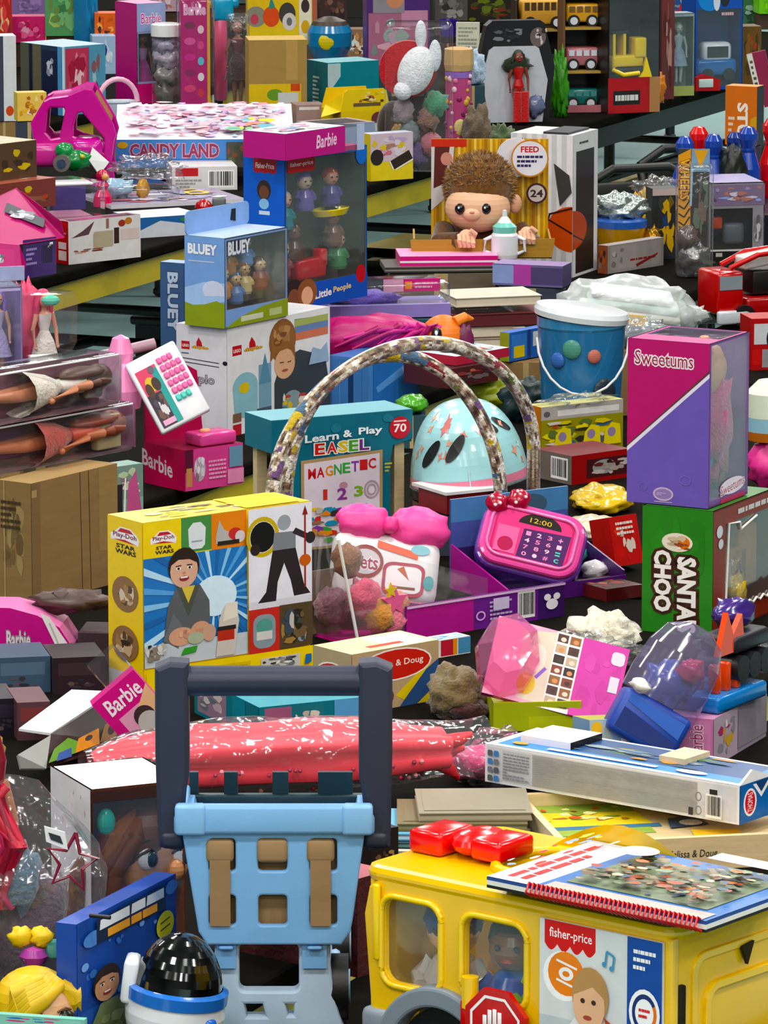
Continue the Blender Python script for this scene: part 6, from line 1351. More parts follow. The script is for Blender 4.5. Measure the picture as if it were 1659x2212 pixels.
# colourful flat game right of pony
o, a_, d_, hh = slab('bright_puzzle_box', 'bright blue red puzzle box right of the pony', 'toy box', 985, 790, 12.0, 48, 118, .12, 20, '#b03044', dict(T='#c9d4da'))
A = Art((0, 0, hh), (a_, 0, 0), (0, d_, 0)); A.busy(.02, .02, .98, .98, ['#6aa8d0', '#c83a4a', '#efe9e2', '#d8d4d0', '#7fc0d8', '#e8e4da'], 36, 3, .16); A.build('top_print', 'card', o)
o, a_, d_, hh = slab('dark_craft_box', 'dark maroon craft box beneath the bright puzzle box', 'toy box', 968, 840, 11.95, 46, 110, .14, 42, '#4a1f22', dict(T='#2e1a1c'))
A = Art((0, 0, 0), (a_, 0, 0), (0, 0, hh)); A.busy(.05, .1, .95, .9, ['#b8604a', '#8a3a3a', '#6a5a58', '#3a2a30'], 14, 2); A.build('side_print', 'card', o)
c = Carton('blue_yellow_pack', 'blue and yellow card pack left of the blue bin', 'toy package', 1100, 782, 50, 95, 20, 62, Y=12.3, col='#2d62b4', cols=dict(L='#8f9a3a')); A = c.art('R'); A.rect(.05, .1, .4, .9, '#3f7ac8'); A.rect(.1, .1, .35, .5, '#d8c23a'); A.rect(.55, .4, .8, .9, '#cfd6e2'); A.rect(.42, 0, .5, 1, '#1f3f80'); c.put(A, 'R')
crumple('green_bag', 'olive green bag hanging below the blue yellow pack', 'toy bag', 1060, 880, 12.0, 120, 80, .05, '#8a9420', 'satin', .2, 5)
crumple('dark_teal_bag', 'dark teal bag between the arches and the blue bin', 'toy bag', 1130, 905, 11.9, 100, 100, .06, '#142c2e', 'satin', .2, 6)
# ---- book and box stack below the monkey
Ym = 13.75
zt = .75; stk = []
for i, (x0, wr, hpx, th_, dep, cc, tc, lab) in enumerate((
    (975, 205, 20, 14, .17, '#b9a08c', '#c9b8a4', 'cream book at the bottom of the stack under the monkey'),
    (968, 150, 24, 16, .15, '#8f7a72', '#a58a80', 'brown book second lowest under the monkey'),
    (975, 210, 26, 14, .16, '#6a2a30', '#7a3a3a', 'dark red clear lidded box in the stack under the monkey'),
    (985, 195, 20, 16, .16, '#c9bfae', '#d9d0c0', 'pale book in the middle of the stack under the monkey'))):
    p = at(x0, 690-22*i, 13.0); p.z = zt; k = scale(p)
    o = T('stacked_book' if i != 2 else 'lidded_box', lab, 'book' if i != 2 else 'toy box', p, th_, group='stack under the monkey doll'); a_ = wr/k; hh = hpx/k
    B().box(.003, .003, .002, a_-.003, dep-.003, hh-.002, '#d9cdb8' if i != 2 else '#5a2024').build('pages' if i != 2 else 'tray', 'paper', o)
    B().box(0, 0, 0, a_, dep, .002, cc).build('cover', 'card', o); B().box(0, 0, hh-.002, a_, dep, hh, cc, dict(T=tc)).build('cover', 'card', o)
    if i == 2: B().rbox(a_*.35, dep/2, hh+.008, a_*.66, dep*.9, .016, '#fff', .004).build('clear_lid', 'film', o)
    zt += hh+.002+(.017 if i == 2 else 0)
# purple box and pink book directly under monkey
c = Carton('purple_doll_box', 'purple and pink end of a doll box under the monkey tray', 'toy box', 1215, 622, 72, 22, 150, 46, Y=13.55, col='#4a3a6a', cols=dict(T='#9a86b4', L='#6a6490'))
A = c.art('L'); A.rect(.0, .1, .3, .95, '#8f9fd0'); A.rect(.3, .05, .55, 1, '#b04aa0'); A.rect(.55, .1, 1, .9, '#4f4470'); c.put(A, 'L')
o, a_, d_, hh = slab('pink_story_book', 'bright pink book lying under the monkey tray', 'book', 864, 580, 13.75, 4, 212, .16, 26, '#d42a80', dict(T='#f0a6d0'))
A = Art((0, 0, 0), (a_, 0, 0), (0, 0, hh)); A.rect(0, .45, 1, .62, '#f3e8ee'); A.build('page_edge', 'paper', o)
o, a_, d_, hh = slab('grey_board_book', 'thin dark grey board under the bright pink book', 'book', 832, 590, 13.72, 5, 260, .16, 12, '#3a3836', dict(T='#55504c')); A = Art((0, 0, 0), (a_, 0, 0), (0, 0, hh)); A.rect(0, .3, 1, .6, '#8a867e'); A.build('page_edge', 'paper', o)
o, a_, d_, hh = slab('dark_support_box', 'dark game box hidden low under the pink book', 'toy box', 850, 640, 13.75, 5, 300, .17, 50, '#1d1716', dict(T='#2a2220')); A = Art((0, 0, 0), (a_, 0, 0), (0, 0, hh)); A.busy(.3, .1, .98, .9, ['#2a1a1c', '#3a2428', '#54302c'], 10, 2); A.build('side_print', 'card', o)
# ---- monkey doll
p = at(1040, 548, 13.95); k = scale(p)
mk = T('monkey_doll', 'furry brown monkey doll with baby bottle in gold striped box', 'doll', p, 0)
mx = lambda px: (px-1040)/k
mz = lambda py: (548-py)/k/.985
GD = '#c9962a'
b = B(); b.box(mx(932), .1, 0, mx(1186), .106, mz(312), GD); b.build('box_back', 'card', mk)
A = Art((mx(932), .1, 0), (mx(1186)-mx(932), 0, 0), (0, 0, mz(312)))
for i in range(22): A.rect(i/22, 0, i/22+.022, 1, ['#e2b544', '#a8761c', '#f0cd6a'][i % 3])
A.poly([(0, .35), (.16, .5), (.2, .98), (.02, 1), (0, 1)], '#d8d0cc'); A.poly([(.02, .55), (.12, .6), (.16, .95), (.03, .97)], '#5a2420'); A.ell(.13, .82, .05, .06, '#c98a7a'); A.rect(.0, .93, .3, 1, '#c83a24'); A.build('box_back_print', 'card', mk)
B().prism([(mx(890), mz(545)), (mx(1190), mz(545)), (mx(1196), mz(505)), (mx(886), mz(508))], -.1, -.095, '#a8803a', 'y').build('tray_front', 'wood', mk)
B().box(mx(890), -.095, 0, mx(1190), .1, .008, '#8d6a34').build('tray_floor', 'wood', mk)
for x in (892, 1184): B().box(mx(x), -.095, .0, mx(x)+.005, .1, mz(505), '#b08a48').build('tray_side', 'wood', mk)
B().prism([(mx(1115)+.052*math.cos(R(a)), mz(350)+.052*math.sin(R(a))) for a in range(0, 360, 15)], .08, .085, '#e6e2ea', 'y').build('round_tag', 'card', mk)
# tag print on the front of the tag
mk_tag = Art((mx(1145)-.05, .06, mz(350)-.05), (.1, 0, 0), (0, 0, .1))
mk_tag.ell(.5, .5, .5, .5, '#c98a3a', 24); mk_tag.ell(.5, .5, .46, .46, '#ece8f0', 24); mk_tag.text('FEED', .26, .66, .74, .82, '#c22a24', b=.03); mk_tag.lines(.16, .25, .84, .6, 3, '#2c2a5a', 2, .55); mk_tag.build('round_tag_print', 'card', mk)
t2 = Art((mx(1160)-.028, .06, mz(425)-.028), (.056, 0, 0), (0, 0, .056)); t2.ell(.5, .5, .5, .5, '#3a2024', 20); t2.ell(.5, .5, .4, .4, '#c9bcb4', 20); t2.text('24', .2, .32, .8, .68, '#3a2024', b=.03); t2.build('age_badge_print', 'card', mk)
hc = Vector((mx(1036), 0, mz(405))); hr = .1
b = B(); b.sph(tuple(hc), (hr*.92, hr*.82, hr*.9), '#6e4a24', 26, 18); b.build('head', 'fur', mk)
b = B(); rg = random.Random(7); cols = ['#8a6030', '#a0763e', '#7a5228', '#b08a50', '#6a4520']
for i in range(5200):
    u, v = rg.uniform(-1, 1), rg.uniform(0, 6.283); r = math.sqrt(1-u*u); d = Vector((r*math.cos(v), r*math.sin(v), u))
    if d.y < -.2 and d.z < .16 and abs(d.x) < .84: continue
    q = hc+Vector((d.x*hr*.9, d.y*hr*.8, d.z*hr*.88)); t = (d+Vector((rg.uniform(-.6, .6), rg.uniform(-.6, .6), rg.uniform(-.4, .7)))).normalized(); L_ = rg.uniform(.008, .017)
    s1 = d.cross(t); s1 = s1.normalized()*.0022 if s1.length > .01 else Vector((.0022, 0, 0)); c_ = rg.choice(cols)
    b.add([q-s1, q+s1, q+t*L_], [[0, 1, 2]], c_)
b.build('fur', 'fur', mk)['kind'] = 'stuff'
B().sph((hc.x-.006, -.036, hc.z-.05), (.086, .06, .066), '#e6b898', 26, 16).build('face', 'satin', mk)
B().sph((hc.x-.022, -.085, hc.z-.062), (.026, .022, .018), '#e6b698', 16, 10).build('muzzle', 'satin', mk)
B().sph((hc.x-.022, -.104, hc.z-.055), (.007, .005, .004), '#c98a78', 8, 6).build('nose', 'satin', mk)
for px in (992, 1048): B().sph((mx(px), -.09, mz(443)), (.0135, .009, .015), '#120c0a', 16, 10).build('eye', 'gloss', mk); B().sph((mx(px)-.003, -.0985, mz(440)), (.0028, .002, .003), '#f2f0ee', 8, 6).build('eye_glint', 'gloss', mk)
B().sph((mx(1112), -.01, mz(440)), (.018, .012, .026), '#d9a386', 14, 9).build('ear', 'satin', mk)
B().blob((mx(1040), .02, mz(515)), (.1, .055, .05), '#4d3018', .12, 4, 24, 14, 2).build('body', 'fur', mk)
B().tube([(mx(960), .0, mz(495)), (mx(950), -.05, mz(520)), (mx(990), -.085, mz(512))], [.028, .03, .024], '#553519', 12).build('arm', 'fur', mk); B().tube([(mx(1120), .0, mz(495)), (mx(1150), -.04, mz(525)), (mx(1135), -.07, mz(515))], [.026, .028, .02], '#553519', 12).build('arm', 'fur', mk)
def small_hand(cx, cz, y, s, nm='hand'):
    b = B(); b.sph((cx, y, cz), (.018*s, .014*s, .02*s), '#e6b698', 14, 9)
    for i in range(4): b.tube([(cx-.014*s+.009*s*i, y-.008*s, cz+.008*s), (cx-.015*s+.0095*s*i, y-.018*s, cz-.002*s-.002*s*i), (cx-.013*s+.009*s*i, y-.016*s, cz-.016*s)], [.0062*s, .006*s, .005*s], '#e8ba9c', 7)
    b.tube([(cx+.012*s, y-.004*s, cz), (cx+.018*s, y-.014*s, cz+.012*s), (cx+.008*s, y-.018*s, cz+.02*s)], [.007*s, .006*s, .005*s], '#e8ba9c', 7)
    b.build(nm, 'satin', mk)
small_hand(mx(1006), mz(505), -.1, 1.25); small_hand(mx(1136), mz(500), -.085, 1.2)
b = B(); b.lathe((mx(1088), -.105, mz(545)), [(.001, 0), (.034, 0), (.036, .01), (.036, .06), (.03, .068)], '#e6e8ec', 20); b.build('bottle', 'gloss', mk)
B().lathe((mx(1088), -.105, mz(545)+.067), [(.031, 0), (.032, .016), (.02, .026)], '#7fcabc', 20).build('bottle_collar', 'gloss', mk); B().lathe((mx(1088), -.105, mz(545)+.093), [(.02, 0), (.013, .01), (.007, .016), (.006, .032), (.001, .034)], '#dfe6ea', 14).build('bottle_teat', 'gloss', mk)
for sx in (-1, 1): B().tube([(mx(1088)+sx*.034, -.11, mz(500)), (mx(1088)+sx*.052, -.112, mz(506)), (mx(1088)+sx*.052, -.112, mz(530)), (mx(1088)+sx*.034, -.11, mz(536))], .0055, '#e9ebee', 8).build('bottle_handle', 'gloss', mk)
# ---- white striped carton with ball print
c = Carton('striped_ball_carton', 'tall white striped carton with orange ball print behind the monkey', 'toy box', 1236, 600, 66, 58, 132, 302, Y=14.55, col='#e8e8ea', cols=dict(T='#d6d6d8', R='#dedee0'))
A = c.art('L')
for i in range(6): A.rect(.02+.16*i, .0, .1+.16*i, 1, '#cdced4')
A.lines(.08, .95, .5, .97, 1, '#2a2a30', 2); A.poly([(min(x, 1.0), y) for x, y in circ(.98, .34, .38, .16, 30)], '#d4571c')
def arcp(A, f, w_=.012):
    pts = [f(t/10) for t in range(11)]; A.line([p_ for p_ in pts if 0 <= p_[0] <= 1], w_, '#2a120a')
arcp(A, lambda t: (.62+.38*t, .4-.09*t)); arcp(A, lambda t: (.64+.1*math.sin(t*3.1)*-.5, .24+.2*t)); arcp(A, lambda t: (.62+.38*t, .44+.05*t)); A.poly([(.7, .8), (.95, .72), (.99, .6), (.8, .5), (.75, .65)], '#3a3a3c'); c.put(A, 'L')
A = c.art('R'); A.rect(.12, .02, .85, .88, '#2a201c'); A.poly([(max(x, 0), y) for x, y in circ(-.05, .33, .62, .14, 30)], '#b84a1c'); A.line([(0, .3), (.5, .23)], .012, '#2a120a'); A.lines(.25, .92, .6, .95, 1, '#333', 2); c.put(A, 'R')
B().box(c.a*.05, c.b*.1, c.h, c.a*.9, c.b*.5, c.h+.006, '#2e3036').build('instruction_card', 'card', c.o)
# ---- blue bin with lid and bag of nappies
p = P(1262, 968); k = scale(p)
g = T('blue_bucket', 'translucent blue bucket with white lid under the nappy bag', 'bucket', p + Vector((0, .2, 0)))
r_ = 96/k; h_ = 262/k
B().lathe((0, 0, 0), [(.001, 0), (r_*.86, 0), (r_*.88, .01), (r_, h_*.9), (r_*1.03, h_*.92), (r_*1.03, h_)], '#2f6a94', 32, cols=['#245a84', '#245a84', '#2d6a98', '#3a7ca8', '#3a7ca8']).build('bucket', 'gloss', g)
for a, z, rr_, cc in ((-105, .76, .022, '#4f8a7a'), (-75, .7, .016, '#b06a5e'), (-125, .66, .018, '#3a62a8'), (-60, .4, .03, '#22303a')):
    x, y = math.cos(R(a))*r_*.985, math.sin(R(a))*r_*.985; B(tr(x, y, h_*z) @ rotz(a+90)).sph((0, 0, 0), (rr_, .008, rr_), cc, 14, 9).build('sticker', 'card', g)
B(tr(0, 0, h_+.006) @ roty(7)).lathe((0, 0, 0), [(.001, .012), (r_*1.05, .01), (r_*1.1, 0), (r_*1.08, -.012)], '#dfe2e6', 32).build('lid', 'gloss', g)
B().tube([(math.cos(R(a))*r_*1.04, -abs(math.sin(R(a)))*.06-r_*.75, h_*.85-.12*math.sin(R(a))) for a in range(0, 181, 15)], .003, '#d8dce0', 6).build('bail_handle', 'satin', g)
zb = p.z+h_+.02
o, rx, rz, k = crumple('nappy_bag', 'white translucent bag of folded nappies on the blue bucket', 'bag', 1352, 732, 12.25, 300, 150, .12, '#fff', 'frost', .16, 4, part='bag_skin', fr=2.5)
for i in range(5): B(roty(7)).rbox(.0+.006*(i % 2), .0, rz*(.3+.25*i), rx*(1.5-.12*abs(i-1.5)), .15, rz*.23, ['#e6e8e4', '#cfe0dc', '#e9e6dc', '#bcd8d2', '#e4e6e8'][i], .012).build('nappy', 'fabric', o)
B(roty(5)).box(-.05, -.134, rz*.3, .035, -.131, rz*.95, '#d8b878').build('paper_label', 'card', o)
B().blob((rx*.95, 0, rz*.7), (.035, .02, .02), '#fff', .4, 3, 14, 9, 2).build('bag_knot', 'frost', o)
o, rx, rz, k = crumple('grey_film_bag', 'grey clear bag bulging under the nappy bag', 'bag', 1370, 745, 12.05, 130, 62, .06, '#9a9c9e', 'bag', .3, 8, part='bag_skin'); B().blob((0, .01, rz*.7), (rx*.7, .04, rz*.6), '#6a6e74', .3, 3, 16, 10, 2).build('contents', 'satin', o)
# ================================================================ THIRD ROW, LEFT: pink car, board game, flared doll boxes
def mini_doll(o, X, h, sk, ha, c1, c2=None, l=1): return doll(o, X, h, sk, ha, c1, c2, l)
# flared magenta doll cartons at the edge
p = P(140, 560); k = scale(p)
g = T('flared_doll_box', 'upper magenta slant sided doll box with silver lettering', 'toy box', p, 40)
def wpx(px, py, dy=0.0): return Matrix.Rotation(R(-40), 4, 'Z') @ (at(px, py, p.y+dy)-p)
def plate3(pts, name, col, par, m='card', th_=.004):
    v = [Vector(q) for q in pts]; n = len(v); nrm = (v[1]-v[0]).cross(v[2]-v[0]).normalized()*th_
    return B().add(v+[q-nrm for q in v], [list(range(n)), list(range(n, 2*n))[::-1]]+[[i, n+i, n+(i+1) % n, (i+1) % n] for i in range(n)], col).build(name, m, par)
plate3([wpx(-60, 545, .0), wpx(140, 515, .0), wpx(132, 480, .0), wpx(38, 410, .25), wpx(-60, 455, .3)], 'slant_panel', '#b3186a', g)
plate3([wpx(52, 520, .01), wpx(122, 512, .01), wpx(122, 590, .0), wpx(52, 602, .0)], 'purple_end', '#3a2460', g)
A = Art(wpx(52, 601, -.003), wpx(122, 590, -.003)-wpx(52, 601, -.003), wpx(52, 521, .007)-wpx(52, 601, -.003)); A.bars(.52, .25, .9, .85, 2); A.lines(.1, .3, .42, .8, 4, '#8f80b8', 2); A.build('end_print', 'card', g)
A = Art(wpx(-10, 480, .12), wpx(100, 490, .05)-wpx(-10, 480, .12), wpx(-14, 440, .2)-wpx(-10, 480, .12))
A.poly([(.22, .55), (.95, -.1), (1.0, .35), (.3, 1.05)], '#55585c'); A.busy(.3, .2, .9, .75, ['#b9bcc0', '#d8dadc', '#8a8d92'], 14, 2, .2); A.build('silver_lettering', 'card', g)
p2 = P(70, 612); g2 = T('flared_doll_box', 'lower magenta slant sided doll box at left edge', 'toy box', p2, 40)
def wp2(px, py, dy=0.0): return Matrix.Rotation(R(-40), 4, 'Z') @ (at(px, py, p2.y+dy)-p2)
plate3([wp2(-60, 622), wp2(50, 600), wp2(56, 570), wp2(42, 530, .05), wp2(-60, 520, .1)], 'slant_panel', '#b0176a', g2)
plate3([wp2(-60, 622), wp2(50, 600), wp2(56, 570, .15), wp2(-60, 590, .2)], 'floor_panel', '#7a1048', g2)
A = Art(wp2(-20, 585, .03), wp2(15, 580, .03)-wp2(-20, 585, .03), wp2(-20, 545, .04)-wp2(-20, 585, .03)); A.busy(.05, .05, .95, .95, ['#b9bcc0', '#d8dadc', '#6a6d72'], 12, 2, .25); A.build('silver_lettering', 'card', g2)
# white carton with craft pictures and clear top
c = Carton('craft_set_box', 'white craft box with red side and clear lidded tray', 'toy box', 148, 572, 40, 150, 28, 92, col='#ddd9d8', cols=dict(L='#b81e22', T='#d9c9cc'), win=dict(T=(.03, .05, .97, .95)), inner='#c9a6b4')
A = c.art('R'); A.poly([(.04, .6), (.28, .65), (.36, .95), (.2, .75)], '#5a4048'); A.rect(.35, .35, .62, .7, '#b3a68c'); A.rrect(.34, .32, .62, .68, .05, '#b0a48c'); A.rect(.63, .38, .7, .75, '#3a2422'); A.rect(.52, .75, .56, .98, '#8f6a5a'); A.ell(.74, .84, .05, .08, '#9a3a2c'); A.ell(.83, .88, .05, .08, '#b9773a'); A.rect(.72, .45, .98, .7, '#d6c4c0'); A.busy(.05, .22, .55, .34, ['#6a2a20', '#c9a08a', '#8a4a34'], 8, 2); c.put(A, 'R')
A = c.art('L'); A.rect(.2, .08, .85, .3, '#e8d6d4'); A.rect(.2, .34, .85, .5, '#e8d6d4'); A.lines(.2, .6, .85, .75, 2, '#e0908c', 2); c.put(A, 'L')
B().rbox(c.a*.6, c.b*.5, c.h*.9, c.a*.6, c.b*.7, .02, '#e05a86', .008).build('pink_dish', 'gloss', c.o)
zC = c.o.location.z+c.h
# clear faceted tray behind
p = at(60, 480, 15.3); k = scale(p); g = T('clear_faceted_tray', 'clear faceted tray with teal and purple insert behind the magenta box', 'toy package', p, 18)
b = B(); b.prism([(0, 0), (.22, 0), (.26, .1), (.2, .25), (.03, .25), (-.04, .1)], 0, .1, '#fff'); b.build('clear_shell', 'film', g)
B().box(.01, .17, .01, .11, .174, .09, '#2f6f9a').build('teal_insert', 'card', g); B().box(.12, .17, .01, .22, .174, .09, '#4a3a80').build('purple_insert', 'card', g); B().box(.02, .02, .002, .2, .16, .01, '#c98aa4').build('tray_floor', 'card', g)
B().rbox(.1, .05, .105, .2, .09, .008, '#f2f0f4', .003).build('white_lid', 'gloss', g)
# small red dressed doll
p = at(222, 445, 15.7); k = scale(p); g = T('red_dress_doll', 'tiny doll in red pink dress sitting near the craft box', 'doll', p, 0)
B().lathe((0, 0, 0), [(.001, 0), (.03, 0), (.026, .03), (.014, .05), (.02, .062), (.012, .075)], '#d0285a', 14).build('dress', 'gloss', g); B().sph((0, 0, .09), .02, '#b02040', 12, 8).build('hood', 'gloss', g); B().sph((.008, -.012, .088), .012, '#d8a06a', 10, 7).build('face', 'gloss', g)
# tilted glossy books at the far left
for i, (x, y, h, cc, tc, lab) in enumerate(((-40, 465, 60, '#7a3a34', '#a8604c', 'lower reddish glossy book leaning at left edge'), (-60, 400, 80, '#54402e', '#c9c0a4', 'upper cream topped glossy box leaning at left edge'))):
    c = Carton('glossy_book_box', lab, 'book', x, y, 48, 150-20*i, 0, h, Y=15.0+.05*i, dep=.2, col=cc, cols=dict(T=tc)); A = c.art('R'); A.busy(.3, .1, .98, .9, [cc, '#8f5a44', '#b8442c', '#3a2c20', '#c9b02a'], 12, i); c.put(A, 'R'); A = c.art('T'); A.busy(.05, .05, .95, .95, [tc, '#e8e2cc', '#8f8268', '#d6cdb4'], 16, i); c.put(A, 'T')
# pink doll car
p = at(165, 392, 16.05); k = scale(p)
g = T('pink_doll_car', 'magenta open frame doll car with green dinosaur bonnet', 'toy car', p, 0)
def cp(px, py, dy=0): return at(px, py, 16.05+dy)-p
MG = '#c2248c'
fr = lambda pts, r=.013, nm='frame_bar': B().tube([cp(*q) for q in pts], r, MG, 8).build(nm, 'gloss', g)
outl = [(72, 262), (80, 248), (100, 215), (112, 208), (150, 203), (185, 188), (200, 190), (243, 262), (250, 285), (246, 300), (240, 345), (248, 380), (236, 380), (228, 345), (214, 318), (190, 314), (140, 314), (82, 318)]
h1_ = [(102, 234), (110, 223), (143, 224), (147, 234), (134, 294), (112, 298), (98, 282)]; h2_ = [(158, 264), (167, 236), (181, 233), (231, 291), (232, 302), (228, 330), (206, 306), (176, 299), (158, 290)]
f2 = lambda L_: [(cp(x, y).x, cp(x, y).z) for x, y in L_]
for dy in (-.06, .12): B().plate(f2(outl), [f2(h1_), f2(h2_)], .018, MG, .005, tr(0, dy, 0) @ X0).build('side_frame', 'gloss', g)
def strip(pts, nm, col=MG):
    for (xa, ya), (xb, yb) in zip(pts[:-1], pts[1:]):
        u, v = cp(xa, ya), cp(xb, yb); q = [Vector((u.x, -.05, u.z)), Vector((v.x, -.05, v.z)), Vector((v.x, .11, v.z)), Vector((u.x, .11, u.z))]
        B().add(q+[w_-Vector((0, 0, .008)) for w_ in q], [[0, 1, 2, 3], [7, 6, 5, 4], [0, 4, 5, 1], [1, 5, 6, 2], [2, 6, 7, 3], [3, 7, 4, 0]], col).build(nm, 'gloss', g)
strip([(112, 208), (150, 203), (185, 188), (200, 190)], 'roof'); strip([(206, 200), (240, 258)], 'picture_panel', '#b08a3a'); strip([(74, 258), (100, 215)], 'rear_panel')
b = B(); b.rbox(*cp(110, 330, -.02), .12, .16, .07, '#c63a8e', .02, 3); b.build('rear_body', 'gloss', g)
b = B(); b.rbox(*cp(188, 320, -.04), .1, .14, .07, '#c62a96', .025, 3); b.build('front_body', 'gloss', g)
B().blob(tuple(cp(165, 345, -.13)), (.05, .03, .03), '#13803f', .15, 3, 18, 11, 2).build('green_bonnet', 'gloss', g); B().blob(tuple(cp(140, 325, -.13)), (.03, .025, .025), '#178a48', .1, 3, 14, 9, 3).build('green_fin', 'gloss', g); B().sph(tuple(cp(178, 338, -.165)), .007, '#d8c02a', 8, 6).build('yellow_lamp', 'gloss', g)
q = cp(133, 352, -.16); B().cyl((q.x, q.y-.012, q.z), (q.x+.006, q.y+.02, q.z), .026, None, '#6f6a66', 20).build('wheel', 'gloss', g); B().cyl((q.x, q.y-.016, q.z), (q.x, q.y-.01, q.z), .014, None, '#c9ccd0', 16).build('wheel_hub', 'chrome', g)
plate3([cp(192, 345, -.15), cp(215, 378, -.15), cp(236, 350, -.12), cp(200, 318, -.12)], 'white_tag', '#d8dad6', g)
B().cyl(tuple(cp(215, 395, .0)), tuple(cp(222, 395, .02)), .03, None, '#8a1a66', 16).build('wheel', 'gloss', g)
# basket with pink handle
p = at(255, 262, 16.9); k = scale(p); g = T('white_basket', 'white basket with pink handle behind the doll car', 'basket', p, 20)
B().lathe((0, 0, 0), [(.001, 0), (.05, 0), (.07, .06), (.074, .065)], '#c9d0d8', 8, 1.0, .8, False).build('basket', 'satin', g)
B().tube([(.065*math.cos(R(a)), .0, .06+.075*math.sin(R(a))) for a in range(0, 181, 15)], .0085, '#e8b0c4', 8).build('handle', 'gloss', g)
# yellow patterned pack left of car
c = Carton('yellow_photo_pack', 'yellow orange photo pack behind the left books', 'toy package', 38, 262, 15, 62, 0, 60, Y=17.0, dep=.06, col='#e3c066'); A = c.art('R'); A.busy(.05, .05, .95, .95, ['#f0d890', '#d8963a', '#f4e6c4', '#e8b44a', '#b06a3a'], 16, 3); c.put(A, 'R')
# board game
p = at(250, 362, 16.35); k = scale(p)
g = T('board_game_box', 'flat blue sided board game box with pastel lid', 'board game', p, 2, 7.5)
a_, d_, hh = 385/k, .46, 62/k
B().box(0, 0, 0, a_, d_, hh, '#4d86c8', dict(T='#e6dfe6')).build('box', 'card', g)
A = Art((0, 0, 0), (a_, 0, 0), (0, 0, hh)); A.rect(0, 0, 1, .3, '#3f74b8'); A.text('CANDY LAND', .08, .35, .58, .85, '#8c3a5a', '#d8a6bc', .05, b=.03); A.ell(.04, .8, .03, .12, '#d8a62a'); A.rect(.62, .0, .75, .9, '#4a4a44'); A.busy(.62, .0, .76, .9, ['#3a4a3a', '#5a6a4a', '#7a4a3a'], 8, 2); A.build('side_print', 'card', g)
A = Art((0, 0, hh), (a_, 0, 0), (0, d_, 0)); A.busy(.02, .02, .98, .98, ['#e6c4d2', '#e0a0b6', '#d890aa', '#eedde6', '#c4a8d0', '#eebcc8', '#b8d0e6'], 260, 5, .05); A.busy(.6, .05, .95, .5, ['#e6d24a', '#6ab0c0', '#d88a6a', '#8cc08a', '#c9a0c8'], 14, 2, .14); A.build('lid_print', 'card', g)
# white box with barcode under it
c = Carton('barcode_box', 'white box with red label and barcode under the board game', 'toy box', 372, 412, 8, 140, 0, 50, Y=15.95, dep=.2, col='#d9d7d6'); A = c.art('R'); A.rect(.05, .6, .4, .95, '#b5282e'); A.bars(.55, .1, .95, .85, 7); A.lines(.05, .1, .45, .5, 3, '#9a9a9c', 2); c.put(A, 'R')
# flat clear packs in front of game
o, a_, d_, hh = slab('flat_doll_pack', 'flat clear doll accessory pack with yellow ring on the table edge', 'toy package', 240, 452, 15.75, 22, 290, .3, 8, '#d9d4da', dict(T='#9c92a8'))
A = Art((0, 0, hh), (a_, 0, 0), (0, d_, 0)); A.busy(.03, .03, .97, .97, ['#b8a6c4', '#8f9cb8', '#e8e2ea', '#d07a8a', '#5a5a7a', '#cfc4d8', '#c8b04a'], 50, 6, .12); A.ring(.78, .6, .09, .14, .4, '#e8cf3a'); A.build('card_print', 'card', o)
B().rbox(a_*.3, d_*.5, hh+.022, a_*.5, d_*.7, .04, '#fff', .008).build('clear_blister', 'film', o); B().blob((a_*.33, d_*.4, hh+.03), (.02, .02, .03), '#b8862a', .2, 3, 14, 9, 2).build('gold_toy', 'gloss', o); B().blob((a_*.15, d_*.5, hh+.03), (.05, .05, .03), '#8fb0c4', .3, 4, 16, 10, 4).build('blue_toy', 'gloss', o)
crumple('clear_toy_bag', 'clear bag of small toys in front of the board game', 'toy bag', 320, 385, 15.95, 150, 55, .08, '#fff', 'bag', .3, 4, part='bag_skin')
o, a_, d_, hh = slab('blue_white_game', 'blue and white flat box poking out under the doll accessory pack', 'toy box', 296, 515, 15.2, 28, 140, .16, 44, '#2a5f9a', dict(T='#d9dce0')); A = Art((0, 0, 0), (a_, 0, 0), (0, 0, hh)); A.poly([(0, 0), (.0, .3), (.35, .8), (.7, .6), (.9, 0)], '#c9ced4'); A.ell(.8, .8, .15, .15, '#3a7a4a'); A.build('side_print', 'card', o)
p = at(440, 468, 15.7); g = T('red_ball_toy', 'small glossy red ball toy under the flat packs', 'toy', p); B().sph((0, 0, .026), .026, '#a81c14', 18, 12).build('ball', 'gloss', g); B().rbox(.045, .01, .03, .04, .03, .05, '#5a5e60', .006).build('grey_block', 'satin', g)

